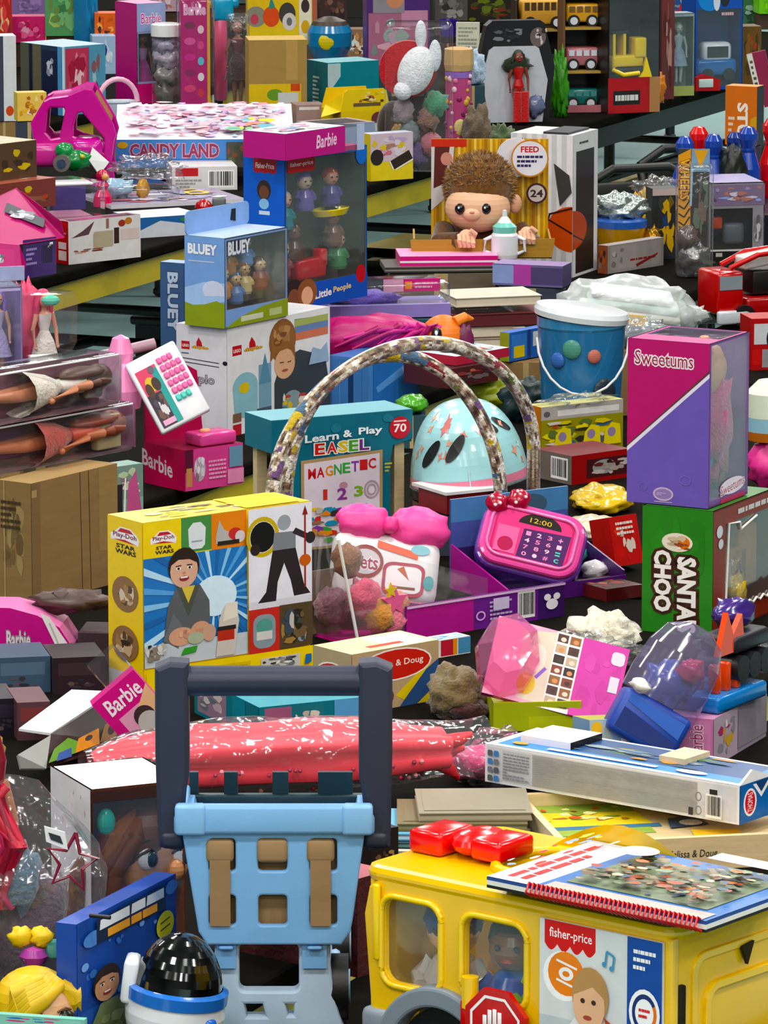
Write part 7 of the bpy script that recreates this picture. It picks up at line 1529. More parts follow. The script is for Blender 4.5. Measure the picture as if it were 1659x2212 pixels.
# ================================================================ THIRD ROW, CENTRE AND RIGHT
# yellow gable dough carton
p = at(790, 285, 17.4); k = scale(p); g = T('gable_dough_box', 'yellow gable topped dough carton with handle', 'toy box', p, 25)
w_, h_, d_ = 120/k, 95/k, .16
B().box(-w_/2, 0, 0, w_/2, d_, h_*.5, '#e2c41c').build('body', 'card', g)
B().prism([(-w_/2, h_*.5), (w_/2, h_*.5), (w_*.42, h_*.95), (w_*.36, h_), (-w_*.36, h_), (-w_*.42, h_*.95)], 0, .004, '#e8cc2a', 'y').build('gable_front', 'card', g); B().prism([(-w_/2, h_*.5), (w_/2, h_*.5), (w_*.4, h_*.95), (-w_*.4, h_*.95)], d_-.004, d_, '#d8b81a', 'y').build('gable_back', 'card', g)
A = Art((-w_/2, 0, 0), (w_, 0, 0), (0, 0, h_)); A.rect(.25, .6, .8, .68, '#6a5a3c'); A.busy(.35, .65, .9, .95, ['#d8b83a', '#a8553a', '#8a6a3a', '#5a3a24', '#efe0a0'], 16, 3); A.ell(.75, .3, .14, .16, '#6a3a40'); A.rect(.0, .0, 1, .2, '#cfcad0'); A.rect(.88, .36, 1, .5, '#c23a1c'); A.build('front_print', 'card', g)
plate3([(-w_/2-.08, -.02, h_*.42), (-w_/2, -.0, h_*.5), (-w_/2+.01, .01, h_*.9), (-w_/2-.01, .1, h_*.6)], 'yellow_flap', '#e3c84a', g)
# brown plush with tan belly
p = at(850, 320, 17.2); k = scale(p); g = T('brown_egg_plush', 'dark brown round plush with tan belly beside the gable carton', 'plush toy', p); B().sph((0, 0, .075), (.055, .045, .08), '#33221a', 20, 14).build('body', 'fur', g); B().sph((.02, -.035, .055), (.032, .02, .04), '#9c8158', 16, 10).build('belly', 'fur', g); B().sph((.04, -.02, .13), .014, '#5a5a58', 10, 7).build('badge', 'gloss', g)
# yellow dough treat box
c = Carton('dough_treat_box', 'yellow treat box with chocolate pictures on the table edge', 'toy box', 800, 392, 30, 92, 18, 100, Y=16.55, col='#dfc61e', cols=dict(T='#cfd4e4')); A = c.art('R'); A.rect(0, .4, 1, 1, '#cdb8c4'); A.busy(.0, .45, 1, .98, ['#b8a0c0', '#d8c9d4', '#a87a6a', '#c96a7a', '#d9b84a'], 16, 2); A.ell(.15, .5, .15, .17, '#2a1c1c'); A.poly([(.45, .4), (.55, .2), (1, .42), (.9, .62)], '#2e1d18'); A.line([(.45, .4), (.55, .2), (1, .42)], .03, '#efe6d8'); A.rect(.0, 0, 1, .22, '#dcc41e'); c.put(A, 'R')
c = Carton('pale_slat_box', 'pale grey and wood print box behind the magenta doll box', 'toy box', 700, 345, 35, 110, 60, 72, Y=16.9, col='#aebbd2', cols=dict(T='#b8a4a0', R='#9fb0cc')); A = c.art('T'); A.rect(.1, .1, .9, .9, '#3a3034'); c.put(A, 'T')
c = Carton('tan_shut_box', 'small mauve tan box left of the gable carton', 'toy box', 640, 270, 12, 62, 0, 42, Y=17.6, dep=.1, col='#a58a86', cols=dict(T='#8a7270')); A = c.art('R'); A.rect(.1, .75, .8, .9, '#e8e2e2'); c.put(A, 'R')
# teal carton and plain carton
c = Carton('teal_tech_box', 'teal box with white corner stripe behind the gable carton', 'toy box', 708, 238, 30, 110, 46, 100, Y=18.3, col='#1f7f8c', cols=dict(T='#8fc0c8', L='#1a707c')); A = c.art('R'); A.poly([(.0, .98), (.25, .98), (.25, .7), (.08, .45), (.0, .5)], '#b9cfd2'); c.put(A, 'R'); A = c.art('L'); A.lines(.3, .1, .6, .7, 7, '#cfe0e2', 2); c.put(A, 'L')
c = Carton('plain_brown_carton', 'plain brown carton under the yellow bag at the back', 'carton', 538, 245, 6, 125, 0, 155, Y=18.2, dep=.16, col='#a88a52', cols=dict(T='#c2a66c'), m='corrugated'); A = c.art('R'); A.rect(.64, .45, .84, 1, '#b8985e'); A.rect(0, 0, .9, .4, '#e2c01e'); A.ell(.45, .25, .14, .08, '#6a9a3a'); A.rect(.5, .05, .85, .28, '#d0d2d0'); A.rect(.72, .3, .88, .4, '#c8501c'); c.put(A, 'R')
# clear bag with red disc cushion
p = at(905, 372, 16.85); k = scale(p); g = T('red_disc_bag', 'clear bag holding a red disc cushion and white plush', 'toy bag', p, 0)
zt = 318/k
B().rbox(0, .05, zt/2, 145/k, .12, zt, '#fff', .02, 3).build('clear_bag', 'film', g)
B().cyl((-.035, .04, zt*.68), (-.035, .075, zt*.68), .09, None, '#b5182a', 28).build('red_cushion', 'fabric', g)
B(tr(-.01, .0, zt*.68) @ roty(20)).sph((0, 0, 0), (.055, .04, .08), '#e4e6ea', 20, 14).build('white_plush', 'fabric', g)
B().sph((-.05, -.01, zt*.55), (.03, .03, .03), '#dfe2e6', 14, 9).build('white_plush_end', 'fabric', g); B().sph((.05, .01, zt*.78), (.02, .015, .05), '#e2e5e9', 14, 9).build('white_plush_flap', 'fabric', g); B().sph((.005, .01, zt*.92), (.018, .014, .045), '#e2e5e9', 14, 9).build('white_plush_flap', 'fabric', g)
for i, (x, z, cc) in enumerate(((.03, .35, '#8a6a60'), (-.03, .25, '#6f7a80'), (.04, .18, '#b06a78'), (-.01, .1, '#5a4a70'), (.05, .45, '#4f8a6a'), (-.05, .4, '#94858c'))): B().blob((x, .03, zt*z), (.035, .03, .04), cc, .3, 4, 14, 9, i).build('bagged_toy', 'fabric', g)
# pink tube with tan lid
p = at(990, 325, 17.3); k = scale(p); g = T('pink_print_tube', 'pink patterned tube with tan paper lid', 'toy tube', p)
h_ = 240/k
B().cyl((0, 0, 0), (0, 0, h_*.72), .042, None, '#b04a78', 20).build('tube', 'card', g); B().lathe((0, 0, h_*.72), [(.046, 0), (.05, .02), (.048, .07), (.03, .075), (.001, .076)], '#c4a274', 9, 1, 1, False).build('paper_lid', 'paper', g)
rg = random.Random(4); b = B()
for i in range(40):
    a = R(rg.uniform(200, 340)); z = rg.uniform(.02, h_*.7); r = rg.uniform(.005, .011); b.sph((.042*math.cos(a), .042*math.sin(a), z), (r, .004, r), rg.choice(['#d87aa0', '#8a2a5a', '#e8c0d0', '#5a2a50', '#c9a64a']), 7, 5)
b.build('print_motifs', 'card', g)['kind'] = 'stuff'
B().lathe((0, 0, h_*.66), [(.0435, 0), (.0435, .02)], '#8a6ab8', 20).build('purple_band', 'card', g); B().sph((.005, -.04, h_*.22), (.02, .006, .028), '#d8c98a', 12, 8).build('oval_label', 'card', g)
# plush heap right of tube
for i, (px, py, w_, h_, cc, lab) in enumerate(((1030, 330, 60, 110, '#6a5a48', 'brown camouflage plush beside the pink tube'), (1085, 335, 60, 70, '#4a5a3a', 'olive plush sitting under the doll coffin box'), (1030, 265, 50, 90, '#b9975a', 'tan plush above the brown camouflage plush'), (1022, 180, 50, 80, '#b0c4d8', 'pale blue plush behind the tan plush'))):
    crumple('small_plush', lab, 'plush toy', px, py, 17.25+.18*(i > 1)+.05*i, w_, h_, .05, cc, 'fabric', .25, i+30, part='body', group='small plush by the pink tube')
# coffin shaped doll box
p = P(1122, 268); k = scale(p); g = T('coffin_doll_box', 'black coffin shaped doll box with red dressed doll on white', 'boxed doll', p, 12)
w_, h_ = 165/k, 222/k; out = [(-w_*.42, 0), (w_*.42, 0), (w_*.5, h_*.55), (w_*.36, h_*.97), (w_*.3, h_), (-w_*.34, h_), (-w_*.42, h_*.95), (-w_*.52, h_*.6)]
B().prism(out, 0.03, .08, '#17161a', 'y').build('outer_box', 'card', g); B().prism([(x*.86-.008, z*.74+.004) for x, z in out], .022, .03, '#c2c4cc', 'y').build('white_panel', 'card', g)
A = Art((-w_*.45, .029, h_*.74), (w_*.9, 0, 0), (0, 0, h_*.24)); A.busy(.1, .2, .6, .8, ['#3a3a40', '#5a5a60', '#26262a', '#77777c'], 14, 2); A.ell(.8, .4, .12, .4, '#6a5a5a'); A.busy(.7, .0, .95, .8, ['#2a2422', '#8a7a74', '#c9c0bc'], 10, 3); A.build('top_print', 'card', g)
doll(g, tr(-.005, -.004, .0), h_*.72, '#7a3a30', '#1d2a1a', '#b01a1e', '#b01a1e', 1)
B().blob((-.005, .01, h_*.58), (.05, .02, .03), '#17240f', .3, 4, 14, 9, 2).build('dark_collar', 'fabric', g); B().tube([(-.012, -.02, 0.01), (-.012, -.02, h_*.32)], .0155, '#c41e22', 8).build('trouser_leg', 'fabric', g); B().tube([(.014, -.02, 0.01), (.014, -.02, h_*.32)], .0155, '#c41e22', 8).build('trouser_leg', 'fabric', g); B().blob((.06, .012, h_*.17), (.03, .012, .035), '#6a7090', .3, 3, 14, 9, 2).build('accessory', 'gloss', g)
# green leafy pack
crumple('green_leaf_pack', 'bright green leafy pack right of the coffin box', 'toy package', 1208, 252, 18.15, 34, 145, .03, '#3f8a1e', 'satin', .3, 3, fr=6)
# wooden truck crate
p = P(1215, 243); k = scale(p); g = T('truck_crate', 'wooden crate of three toy trucks on shelves', 'toy set', p, 6)
w_, h_ = 94/k, 262/k; d_ = .14
for x in (0, w_-.008): B().box(x, 0, 0, x+.008, d_, h_, '#6a4a2c').build('side_board', 'wood', g)
B().box(0, d_-.006, 0, w_, d_, h_, '#171210').build('back_board', 'card', g)
for z in (0, h_*.32, h_*.68, h_-.008): B().box(.008, 0, z, w_-.008, d_-.006, z+.009, '#b0904c').build('shelf', 'wood', g)
B().box(-.01, -.004, -.001, w_*.9, 0, h_*.06, '#b06a74').build('base_label', 'card', g)
def truck(z, L_, H_, c1, c2, x0=.015):
    B().rbox(x0+L_/2, d_*.45, z+H_*.55, L_, d_*.5, H_*.75, c1, .008).build('truck_body', 'gloss', g)
    A = Art((x0+.004, d_*.2-.001, z+H_*.55), (L_-.008, 0, 0), (0, 0, H_*.3))
    for i in range(4): A.rect(.06+.24*i, .1, .24+.24*i, .9, c2)
    A.build('truck_windows', 'card', g)
    for x in (x0+L_*.22, x0+L_*.75):
        B().cyl((x, d_*.16, z+.02), (x, d_*.22, z+.02), .021, None, '#15110f', 18).build('wheel', 'satin', g); B().cyl((x, d_*.15, z+.02), (x, d_*.17, z+.02), .0135, None, '#d9dce4', 14).build('wheel_hub', 'gloss', g)
truck(h_*.68+.009, w_*1.0-.03, .085, '#d8a03a', '#7a5a2c'); truck(h_*.32+.009, w_-.035, .085, '#b36a72', '#d9dce6'); truck(.009, w_-.035, .075, '#1f6a66', '#4a8a86')
# second crate end with long bus, behind coffin
p = at(1128, 62, 18.5); k = scale(p); g = T('long_wooden_bus', 'tan wooden toy bus on the top shelf behind the coffin box', 'toy bus', p, 10)
B().rbox(.08, .04, .055, .16, .07, .085, '#cf9a4a', .008).build('bus_body', 'wood', g); B().box(-.02, -.0, -.012, .19, .09, .0, '#a88a4a').build('shelf', 'wood', g)
for x in (.03, .125): B().cyl((x, -.004, .02), (x, .01, .02), .022, None, '#1a1410', 18).build('wheel', 'satin', g); B().cyl((x, -.008, .02), (x, -.003, .02), .014, None, '#e4e6ee', 14).build('wheel_hub', 'gloss', g)
A = Art((.005, .0045, .06), (.15, 0, 0), (0, 0, .035)); [A.rect(.03+.16*i, .1, .15+.16*i, .9, '#4a3a24') for i in range(6)]; A.build('bus_windows', 'card', g)
B().box(-.02, .088, -.1, .19, .092, .1, '#15100e').build('crate_back', 'card', g); B().box(-.024, .0, -.24, -.018, .09, .1, '#3a2a1c').build('crate_side', 'wood', g)
# bulldozer box
c = Carton('bulldozer_box', 'dark window box with yellow toy bulldozer on red base', 'toy box', 1313, 246, 22, 114, 0, 250, Y=18.5, dep=.16, col='#1b1512', cols=dict(R='#1b1512'), win=dict(R=(.02, .3, .98, .97)), inner='#0f1420')
A = c.art('R'); A.rect(0, 0, 1, .3, '#9c1f24'); A.poly([(.0, 0), (.8, 0), (.72, .28), (0, .3)], '#a82228'); A.rect(.1, .07, .62, .19, '#1d1818'); A.lines(.14, .1, .58, .16, 1, '#d8d6d4', 3, .8); A.rect(.8, .0, 1, .3, '#a87a50'); c.put(A, 'R')
YB = '#f0d01a'; zb_ = c.h*.3
B().rbox(c.a*.45, .06, zb_+.05, .12, .07, .05, YB, .008).build('dozer_hull', 'gloss', c.o); B().rbox(c.a*.68, .05, zb_+.1, .045, .06, .07, YB, .006).build('dozer_engine', 'gloss', c.o)
for x in (.16, .36): B().box(c.a*x, .03, zb_+.07, c.a*x+.01, .09, zb_+.15, YB).build('cab_post', 'gloss', c.o)
B().box(c.a*.14, .028, zb_+.15, c.a*.46, .092, zb_+.16, '#1a1a1a').build('cab_roof', 'gloss', c.o); B().rbox(c.a*.5, .02, zb_+.02, .13, .03, .035, '#17171a', .012).build('track', 'satin', c.o)
B().prism([(c.a*.6, zb_), (c.a*.85, zb_), (c.a*.8, zb_+.03), (c.a*.74, zb_+.07), (c.a*.68, zb_+.02)], -.0, .012, YB, 'y').build('blade_arm', 'gloss', c.o); B().tube([(c.a*.1, .01, zb_+.03), (c.a*.3, .0, zb_+.01), (c.a*.6, .0, zb_+.015)], .008, YB, 8).build('push_bar', 'gloss', c.o)
crumple('orange_animal_toy', 'small orange animal toy beside the bulldozer box', 'toy', 1420, 222, 18.75, 34, 70, .03, '#c87a34', 'satin', .3, 6, part='body')
# doll boxes and car box further right
c = Carton('brown_doll_box', 'narrow brown doll box right of the bulldozer', 'boxed doll', 1428, 215, 20, 28, 0, 230, Y=19.1, dep=.08, col='#6a3030'); A = c.art('R'); A.busy(.05, .05, .95, .95, ['#8a4a44', '#4a2424', '#b08a80', '#5a3a3a'], 16, 2); c.put(A, 'R')
c = Carton('pale_figure_pack', 'clear pack with pale blue robed figure', 'boxed doll', 1448, 208, 18, 52, 0, 175, Y=19.0, dep=.08, col='#8fa0a4', win=dict(R=(.06, .12, .94, .96)), inner='#7a8a80'); doll(c.o, tr(c.a*.5, .04, c.h*.13), c.h*.75, '#b9c4c0', '#8fa690', '#a9bcc8', '#9db2c4', 0); A = c.art('R'); A.rect(0, 0, 1, .12, '#a8b06a'); c.put(A, 'R')
c = Carton('police_car_box', 'blue box with white and blue toy car on red stand', 'toy car', 1500, 196, 16, 105, 0, 215, Y=19.2, dep=.15, col='#1d4ea8', cols=dict(R='#1d4ea8'), win=dict(R=(.04, .04, .96, .8)), inner='#173a80')
B().rbox(c.a*.5, .05, .08, c.a*.85, .07, .06, '#1f6ab0', .014, 3).build('car_body', 'gloss', c.o); B().rbox(c.a*.52, .052, .135, c.a*.62, .064, .07, '#eef0f4', .018, 3).build('car_cabin', 'gloss', c.o); B().box(c.a*.3, .0185, .115, c.a*.74, .02, .155, '#20242c').build('car_window', 'gloss', c.o); B().prism([(.0, .0), (c.a*.5, .0), (c.a*.5, .04), (.03, .06), (0, .05)], -.02, .0, '#b51c26', 'y').build('red_stand', 'card', c.o); B().rbox(c.a*.2, -.022, .028, c.a*.3, .004, .03, '#cfe0da', .003).build('stand_label', 'card', c.o)
for x in (.3, .75): B().cyl((c.a*x, .01, .055), (c.a*x, .03, .055), .022, None, '#14161a', 16).build('wheel', 'satin', c.o)
A = c.art('R'); A.ell(.3, .9, .24, .12, '#1a80c8'); A.ell(.45, .88, .07, .1, '#cfd6de'); A.ell(.62, .9, .1, .08, '#22262e'); A.lines(.55, .72, .8, .78, 1, '#c9a6ae', 2); c.put(A, 'R')
# ================================================================ BACK LEFT ROW
c = Carton('navy_card_game', 'navy and light blue game box with red patterned end', 'toy box', 135, 250, 40, 92, 100, 150, Y=17.7, col='#2a3a5a', cols=dict(T='#b8cfe0', R='#5a9ab8'))
A = c.art('R'); A.rect(.0, .0, .06, 1, '#cfe0e8'); A.rect(.08, .05, .62, .97, '#b8405a'); A.busy(.1, .08, .6, .95, ['#d88a9a', '#a02a44', '#e8c4cc', '#c05a70'], 22, 2, .2); A.rect(.62, 0, 1, 1, '#5a96b4'); A.busy(.62, .05, .95, .95, ['#8a5a5a', '#c9b8b0', '#6a3a4a', '#a8c0cc'], 14, 3); c.put(A, 'R')
A = c.art('L'); A.rect(0, 0, .2, 1, '#5a5a4c'); A.rect(.22, 0, .28, 1, '#16181c'); A.rect(.3, 0, .5, 1, '#6a644c'); A.rect(.52, 0, .9, .93, '#1a2040'); A.rect(.9, 0, 1, 1, '#5a9fd0'); A.busy(.62, .5, .82, .85, ['#d8dce4', '#9aa2b4'], 8, 2, .25); c.put(A, 'L')
c = Carton('white_shelf_box', 'white and dark box end at the far left edge', 'toy box', -6, 262, 10, 42, 0, 180, Y=17.5, dep=.1, col='#3a4050', cols=dict(T='#cfd2d6')); A = c.art('R'); A.rect(.35, 0, 1, 1, '#d5d8da'); A.ell(.65, .12, .2, .06, '#c8502a'); c.put(A, 'R')
# tall doll boxes
c = Carton('tall_pink_doll_box', 'tall magenta doll box with dark haired doll in window', 'boxed doll', 297, 225, 33, 60, 50, 212, Y=18.9, col='#b31a74', cols=dict(T='#e8a6c8', R='#8f9cc0'), win=dict(R=(.05, .22, .95, .7)), inner='#2a1a20'); A = c.art('L'); A.rect(0, 0, 1, 1, '#b8197a'); c.put(A, 'L'); A = c.art('R'); A.rect(0, .72, 1, 1, '#8fa0c8'); A.rect(0, 0, 1, .2, '#c8286e'); A.text('Barbie', .15, .8, .85, .9, '#c2247e', '#e8e0ec', .05); c.put(A, 'R')
doll(c.o, tr(c.a*.5, c.b*.4, .0), c.h*.7, '#8a5236', '#17100e', '#c89ad0', '#b8489a', 1)
p = P(360, 225); k = scale(p); g = T('clear_canister', 'clear canister with white lid and grey toys', 'canister', p); B().cyl((0, 0, 0), (0, 0, .24), .052, None, '#fff', 24).build('canister', 'film', g); B().lathe((0, 0, .24), [(.054, 0), (.054, .04), (.04, .045), (.001, .046)], '#f2f2f0', 24).build('lid', 'gloss', g)
for i, z in enumerate((.04, .1, .16, .21)): B().blob((0, 0, z), (.042, .042, .035), ['#6a5f5a', '#8a8284', '#b4a8b8', '#a9a2b6'][i], .35, 5, 18, 10, i).build('packed_toys', 'gloss', g)
c = Carton('pink_case_tall', 'tall magenta accessory case with white icons and gold edge', 'boxed doll', 392, 228, 8, 62, 0, 222, Y=18.8, dep=.06, col='#b0186e'); A = c.art('R'); A.text('Barbie', .1, .86, .85, .96, '#e6a6cc', '#d8c0d4', .04, b=.02)
for i in range(5): A.ell(.3, .76-.15*i, .2, .035, ['#7a2a54', '#d85a9a', '#c8388a', '#8a2a60', '#d8487e'][i]); A.ell(.68, .72-.15*i, .11, .04, ['#e8c9d8', '#cf4a8a', '#6ac0d0', '#e8e0e8', '#d03a50'][i])
A.rect(.9, .0, 1, 1, '#d8a64a'); c.put(A, 'R')
B().rbox(c.a/2, .0, c.h/2, c.a*1.25, .09, c.h*1.04, '#fff', .012).build('clear_sleeve', 'film', c.o)
p = P(477, 230); k = scale(p); g = T('toy_mallet', 'toy mallet with blue head and pink handle', 'toy', p, 10); B().rbox(.0, 0, .17, .045, .04, .3, '#e06a8a', .012).build('handle', 'gloss', g); B().rbox(.008, 0, .345, .075, .05, .085, '#1f9ac0', .014, 3).build('head', 'gloss', g); B().rbox(.035, 0, .365, .06, .04, .035, '#1b8cb4', .012, 3).build('head_tip', 'gloss', g)
p = P(515, 228); k = scale(p); g = T('black_bag_doll', 'dark doll in clear bag beside the toy mallet', 'boxed doll', p, 5); B().rbox(0, .03, .16, .08, .08, .32, '#fff', .015).build('clear_bag', 'bag', g); doll(g, tr(0, .03, .0), .3, '#8a5a4a', '#1d1512', '#5a2a34', '#3a2028', 1)
# yellow dough bag and bowl further back
c = Carton('yellow_monster_bag', 'yellow bag with cartoon food shapes at the top', 'toy bag', 535, 98, 5, 150, 0, 110, Y=19.4, dep=.1, col='#e3c21c'); A = c.art('R'); A.rect(.0, .05, 1, .32, '#e6c820'); A.ell(.12, .55, .15, .2, '#8a8a7a'); A.ell(.1, .5, .06, .1, '#c04a5a'); A.ell(.34, .55, .12, .2, '#d8562a'); A.poly([(.3, .7), (.34, .95), (.4, .72)], '#3a8a7a'); A.ell(.57, .6, .12, .22, '#3f3a38'); A.ell(.6, .45, .1, .17, '#d9d0cc'); A.ell(.6, .45, .04, .08, '#6a6a6a'); A.rect(.74, .1, .92, .98, '#e9e4c8'); A.ell(.83, .75, .06, .13, '#3a2a2c'); A.ell(.83, .35, .06, .13, '#d8a81e'); A.rect(.93, .0, 1, 1, '#b0604a'); c.put(A, 'R')
p = at(712, 128, 19.3); k = scale(p); g = T('blue_bowl_pack', 'round blue bowl with yellow label at the back', 'toy', p); B().lathe((0, 0, 0), [(.001, 0), (.06, 0), (.08, .05), (.082, .1), (.07, .125), (.001, .13)], '#2a78a8', 24).build('bowl', 'gloss', g); B().lathe((0, 0, .11), [(.076, 0), (.06, .03), (.02, .045), (.001, .046)], '#3a2a20', 20).build('dark_top', 'satin', g); B().sph((-.01, -.075, .07), (.03, .008, .03), '#d8c83a', 12, 8).build('label', 'card', g)
B().box(-.09, -.08, -.02, .13, .08, -.002, '#7a2420').build('red_tray', 'card', g)
c = Carton('purple_border_box', 'pink window box with purple border behind the red disc bag', 'toy box', 792, 150, 8, 136, 0, 165, Y=18.9, dep=.1, col='#4a2a70'); A = c.art('R'); A.rect(.03, .05, .97, .72, '#a86a84'); A.busy(.05, .08, .95, .7, ['#c08a9c', '#7a8a86', '#b8a0b0', '#d8a6b4', '#94a8a0'], 20, 3); A.rect(.55, .55, .97, .75, '#c48aa8'); A.rect(.1, .72, .6, 1, '#8f8a90'); A.ell(.45, .9, .14, .12, '#c98a6a'); c.put(A, 'R')
p = at(968, 78, 19.2); g = T('purple_cup', 'small purple cup at the back above the pink tube', 'cup', p); B().lathe((0, 0, 0), [(.001, 0), (.026, 0), (.036, .06), (.032, .06), (.024, .006)], '#3a1f8a', 18).build('cup', 'gloss', g); B().cyl((0, 0, -.02), (0, 0, 0), .03, None, '#1a1420', 14).build('cup_base', 'satin', g)
c = Carton('paper_list', 'white printed leaflet standing behind the tan plush', 'leaflet', 985, 130, -6, 50, 0, 80, Y=18.6, dep=.02, col='#d5d6c4'); A = c.art('R'); A.lines(.1, .1, .9, .9, 8, '#9aa08c', 2); c.put(A, 'R')
# top edge, far left to right
for i, (px, py, wr, h, th, cc, pal, lab, nm) in enumerate((
    (28, 92, 70, 55, 5, '#c8306c', ['#e86a9a', '#b0204c', '#e8a6c0', '#d04a80'], 'pink and red pack on the back table at left', 'pink_back_pack'),
    (22, 42, 75, 60, 8, '#7a5f8e', ['#8f74a4', '#6a5080'], 'dusty purple box at the top left', 'purple_back_box'),
    (98, 78, 80, 110, 4, '#5a9a62', ['#7ab87a', '#3f7a4a', '#a8c46a', '#6a8a4a'], 'green forest print game box at the top left', 'green_game_box'),
    (-10, 95, 36, 120, 10, '#b8322c', ['#d87a3a', '#e8c08a', '#8a2a3a', '#d84a4a'], 'red and orange figure box in the top left corner', 'red_figure_box'),
    (205, 80, 48, 50, 5, '#d8661c', ['#c2561a', '#e8a05a', '#3a2018'], 'orange toy radio box left of the magenta doll box', 'orange_radio_box'),
    (186, 90, 25, 110, 30, '#1f7fb8', ['#2a8ac0', '#1a6a9a'], 'narrow bright blue box left of the orange radio box', 'blue_back_box'),
    (200, 160, 50, 80, 8, '#a8c4e0', ['#c8dcf0', '#2a3a7a', '#e0e8f0'], 'pale blue and navy pack left of the tall magenta box', 'pale_blue_pack'),
    (333, 25, 60, 60, 6, '#b59aa8', ['#d8c4cc', '#8a6a7a', '#c06a5a'], 'mauve box behind the clear canister', 'mauve_back_box'),
    (395, 18, 70, 60, 6, '#6a7a70', ['#94a08a', '#4a5a5a', '#c9a64a'], 'grey green box behind the tall magenta case', 'grey_back_box'),
    (690, 60, 60, 70, 4, '#3a2a28', ['#5a3a34', '#2a1c1c', '#7a5a4a'], 'dark brown box behind the blue bowl', 'dark_back_box'),
    (752, 125, 42, 60, 5, '#8a6a54', ['#b98a5a', '#cfe0dc', '#5a3a2a', '#e0d4c8'], 'tan and white small pack right of the blue bowl', 'tan_back_pack'),
    (940, 45, 70, 60, 5, '#4a4644', ['#6a6662', '#2a2624', '#8a8684'], 'charcoal box at the top behind the purple cup', 'charcoal_back_box'),
    (1000, 50, 120, 60, 8, '#1d1a10', ['#3a3a14', '#5a6a1a', '#6a2a14', '#2a1a10'], 'black box with green and red glints left of the wooden bus', 'black_back_box'),
    (1440, 45, 60, 60, 10, '#7a8a9a', ['#b8323a', '#d8d4d0', '#2a4a8a', '#94a0ac'], 'grey and red box behind the pale figure pack', 'steel_back_box'),
    (1490, 40, 75, 60, 10, '#a83040', ['#d8c4c4', '#8a2030', '#c8505c', '#2a4a8a'], 'red and white lettered box at the top right', 'red_back_box'),
    (1600, 60, 70, 62, 10, '#3f6a4a', ['#5a8a4a', '#2a4a3a', '#8fb0a0'], 'green box in the top right corner', 'green_back_box'),
    (1640, 30, 40, 60, 10, '#7ac82a', ['#8ad83a', '#6ab81e'], 'lime green pack at the extreme top right', 'lime_back_pack'),
    (1602, 185, 42, 125, 12, '#6a4a1c', ['#8a5a1e', '#a83a1e', '#4a3214', '#7a6a2c'], 'olive brown box with red circle right of the toy car box', 'olive_back_box'),
    (450, 8, 90, 40, 5, '#4a5a58', ['#6a7a70', '#3a4a48'], 'dark teal box behind the toy mallet', 'teal_back_box'))):
    Y = 19.6+.04*i if py > 60 else 20.6+.05*i
    if nm in ('pale_blue_pack', 'olive_back_box'): Y = 19.3
    if nm == 'green_game_box' or nm == 'pink_back_pack': Y = 19.9
    c = Carton(nm, lab, 'toy box', px, py, th, wr, 0, h, Y=Y, dep=.1, col=cc); A = c.art('R'); A.busy(.05, .05, .95, .95, [cc]+pal, 22, i, .18); c.put(A, 'R')
    # keep them standing on their table
    zt_ = .755
    if c.o.location.z > zt_+.02:
        B().box(.004, .01, zt_-c.o.location.z, c.a-.004, .09, -.001, '#4a3a30', dict(T='#6a5a4c')).build('lower_carton', 'corrugated', c.o)
# pink book at right edge
c = Carton('pink_white_book', 'pink and white book leaning at the right edge', 'book', 1640, 235, -8, 40, 0, 118, Y=18.6, dep=.03, col='#8a2a4a', ry=-14); A = c.art('R'); A.rect(0, 0, .3, 1, '#ddd8d2'); A.lines(.08, .1, .24, .9, 8, '#4a443c', 2); c.put(A, 'R')

# ================================================================ SECOND TABLE, RIGHT END: pins, boxes
c = Carton('silver_window_box', 'silver edged window box with black interior under the bowling pins', 'toy box', 1534, 560, 12, 118, 0, 162, Y=14.55, dep=.2, col='#8f8c92', cols=dict(T='#9a90b8', R='#8a8890'), win=dict(R=(.0, .12, .78, .66)), inner='#0a0a0b')
A = c.art('R'); A.rect(0, .7, 1, .97, '#7a6a86'); A.busy(0, .72, 1, .96, ['#9a8ab0', '#5a4a6a', '#c9c4d8', '#8fa0d8', '#a8746a'], 22, 3, .13); A.rect(.0, .0, 1, .1, '#1a1818'); A.rect(.1, .03, .22, .08, '#b9b6b2'); A.busy(.8, .14, .97, .64, ['#5a5a5c', '#b8b8ba', '#77777a'], 12, 2, .25); A.rect(0, .1, 1, .125, '#c9c9cc'); c.put(A, 'R')
B().rbox(.03, .05, c.h*.45, .03, .03, .035, '#d8521c', .005).build('orange_grip', 'gloss', c.o); B().rbox(c.a*.52, .06, c.h*.3, .06, .04, .06, '#5f646c', .01).build('grey_cup', 'satin', c.o)
zS = c.o.location.z+c.h; ys = c.o.location.y
c = Carton('pin_game_carton', 'wide dark carton the bowling pins stand on', 'carton', 1478, 498, 2, 260, 0, 74, Y=14.8, dep=.55, col='#1a1c22', cols=dict(T='#24262c')); c.o.location = at(1455, 520, 14.8); c.o.location.z = .75; A = c.art('R'); A.rect(.05, .2, .6, .8, '#2a3a6a'); c.put(A, 'R'); zPin = .75+c.h
def bpin(px, py, Y, col, lab, s=1.0):
    p = at(px, py, Y); p = P(px, py, zPin+.001); o = T('bowling_pin', lab, 'bowling pin', (p.x, p.y, p.z), group='blue and red bowling pins')
    h = .2*s; B().lathe((0, 0, 0), [(.001, 0), (.024*s, 0), (.036*s, h*.22), (.034*s, h*.42), (.02*s, h*.64), (.0185*s, h*.7), (.026*s, h*.82), (.026*s, h*.9), (.015*s, h*.985), (.001, h)], col, 20).build('pin', 'gloss', o)
    B().lathe((0, 0, h*.655), [(.0205*s, 0), (.0202*s, h*.02)], '#0f2a70' if 'blue' in lab else '#8a1216', 20).build('neck_ring', 'gloss', o)
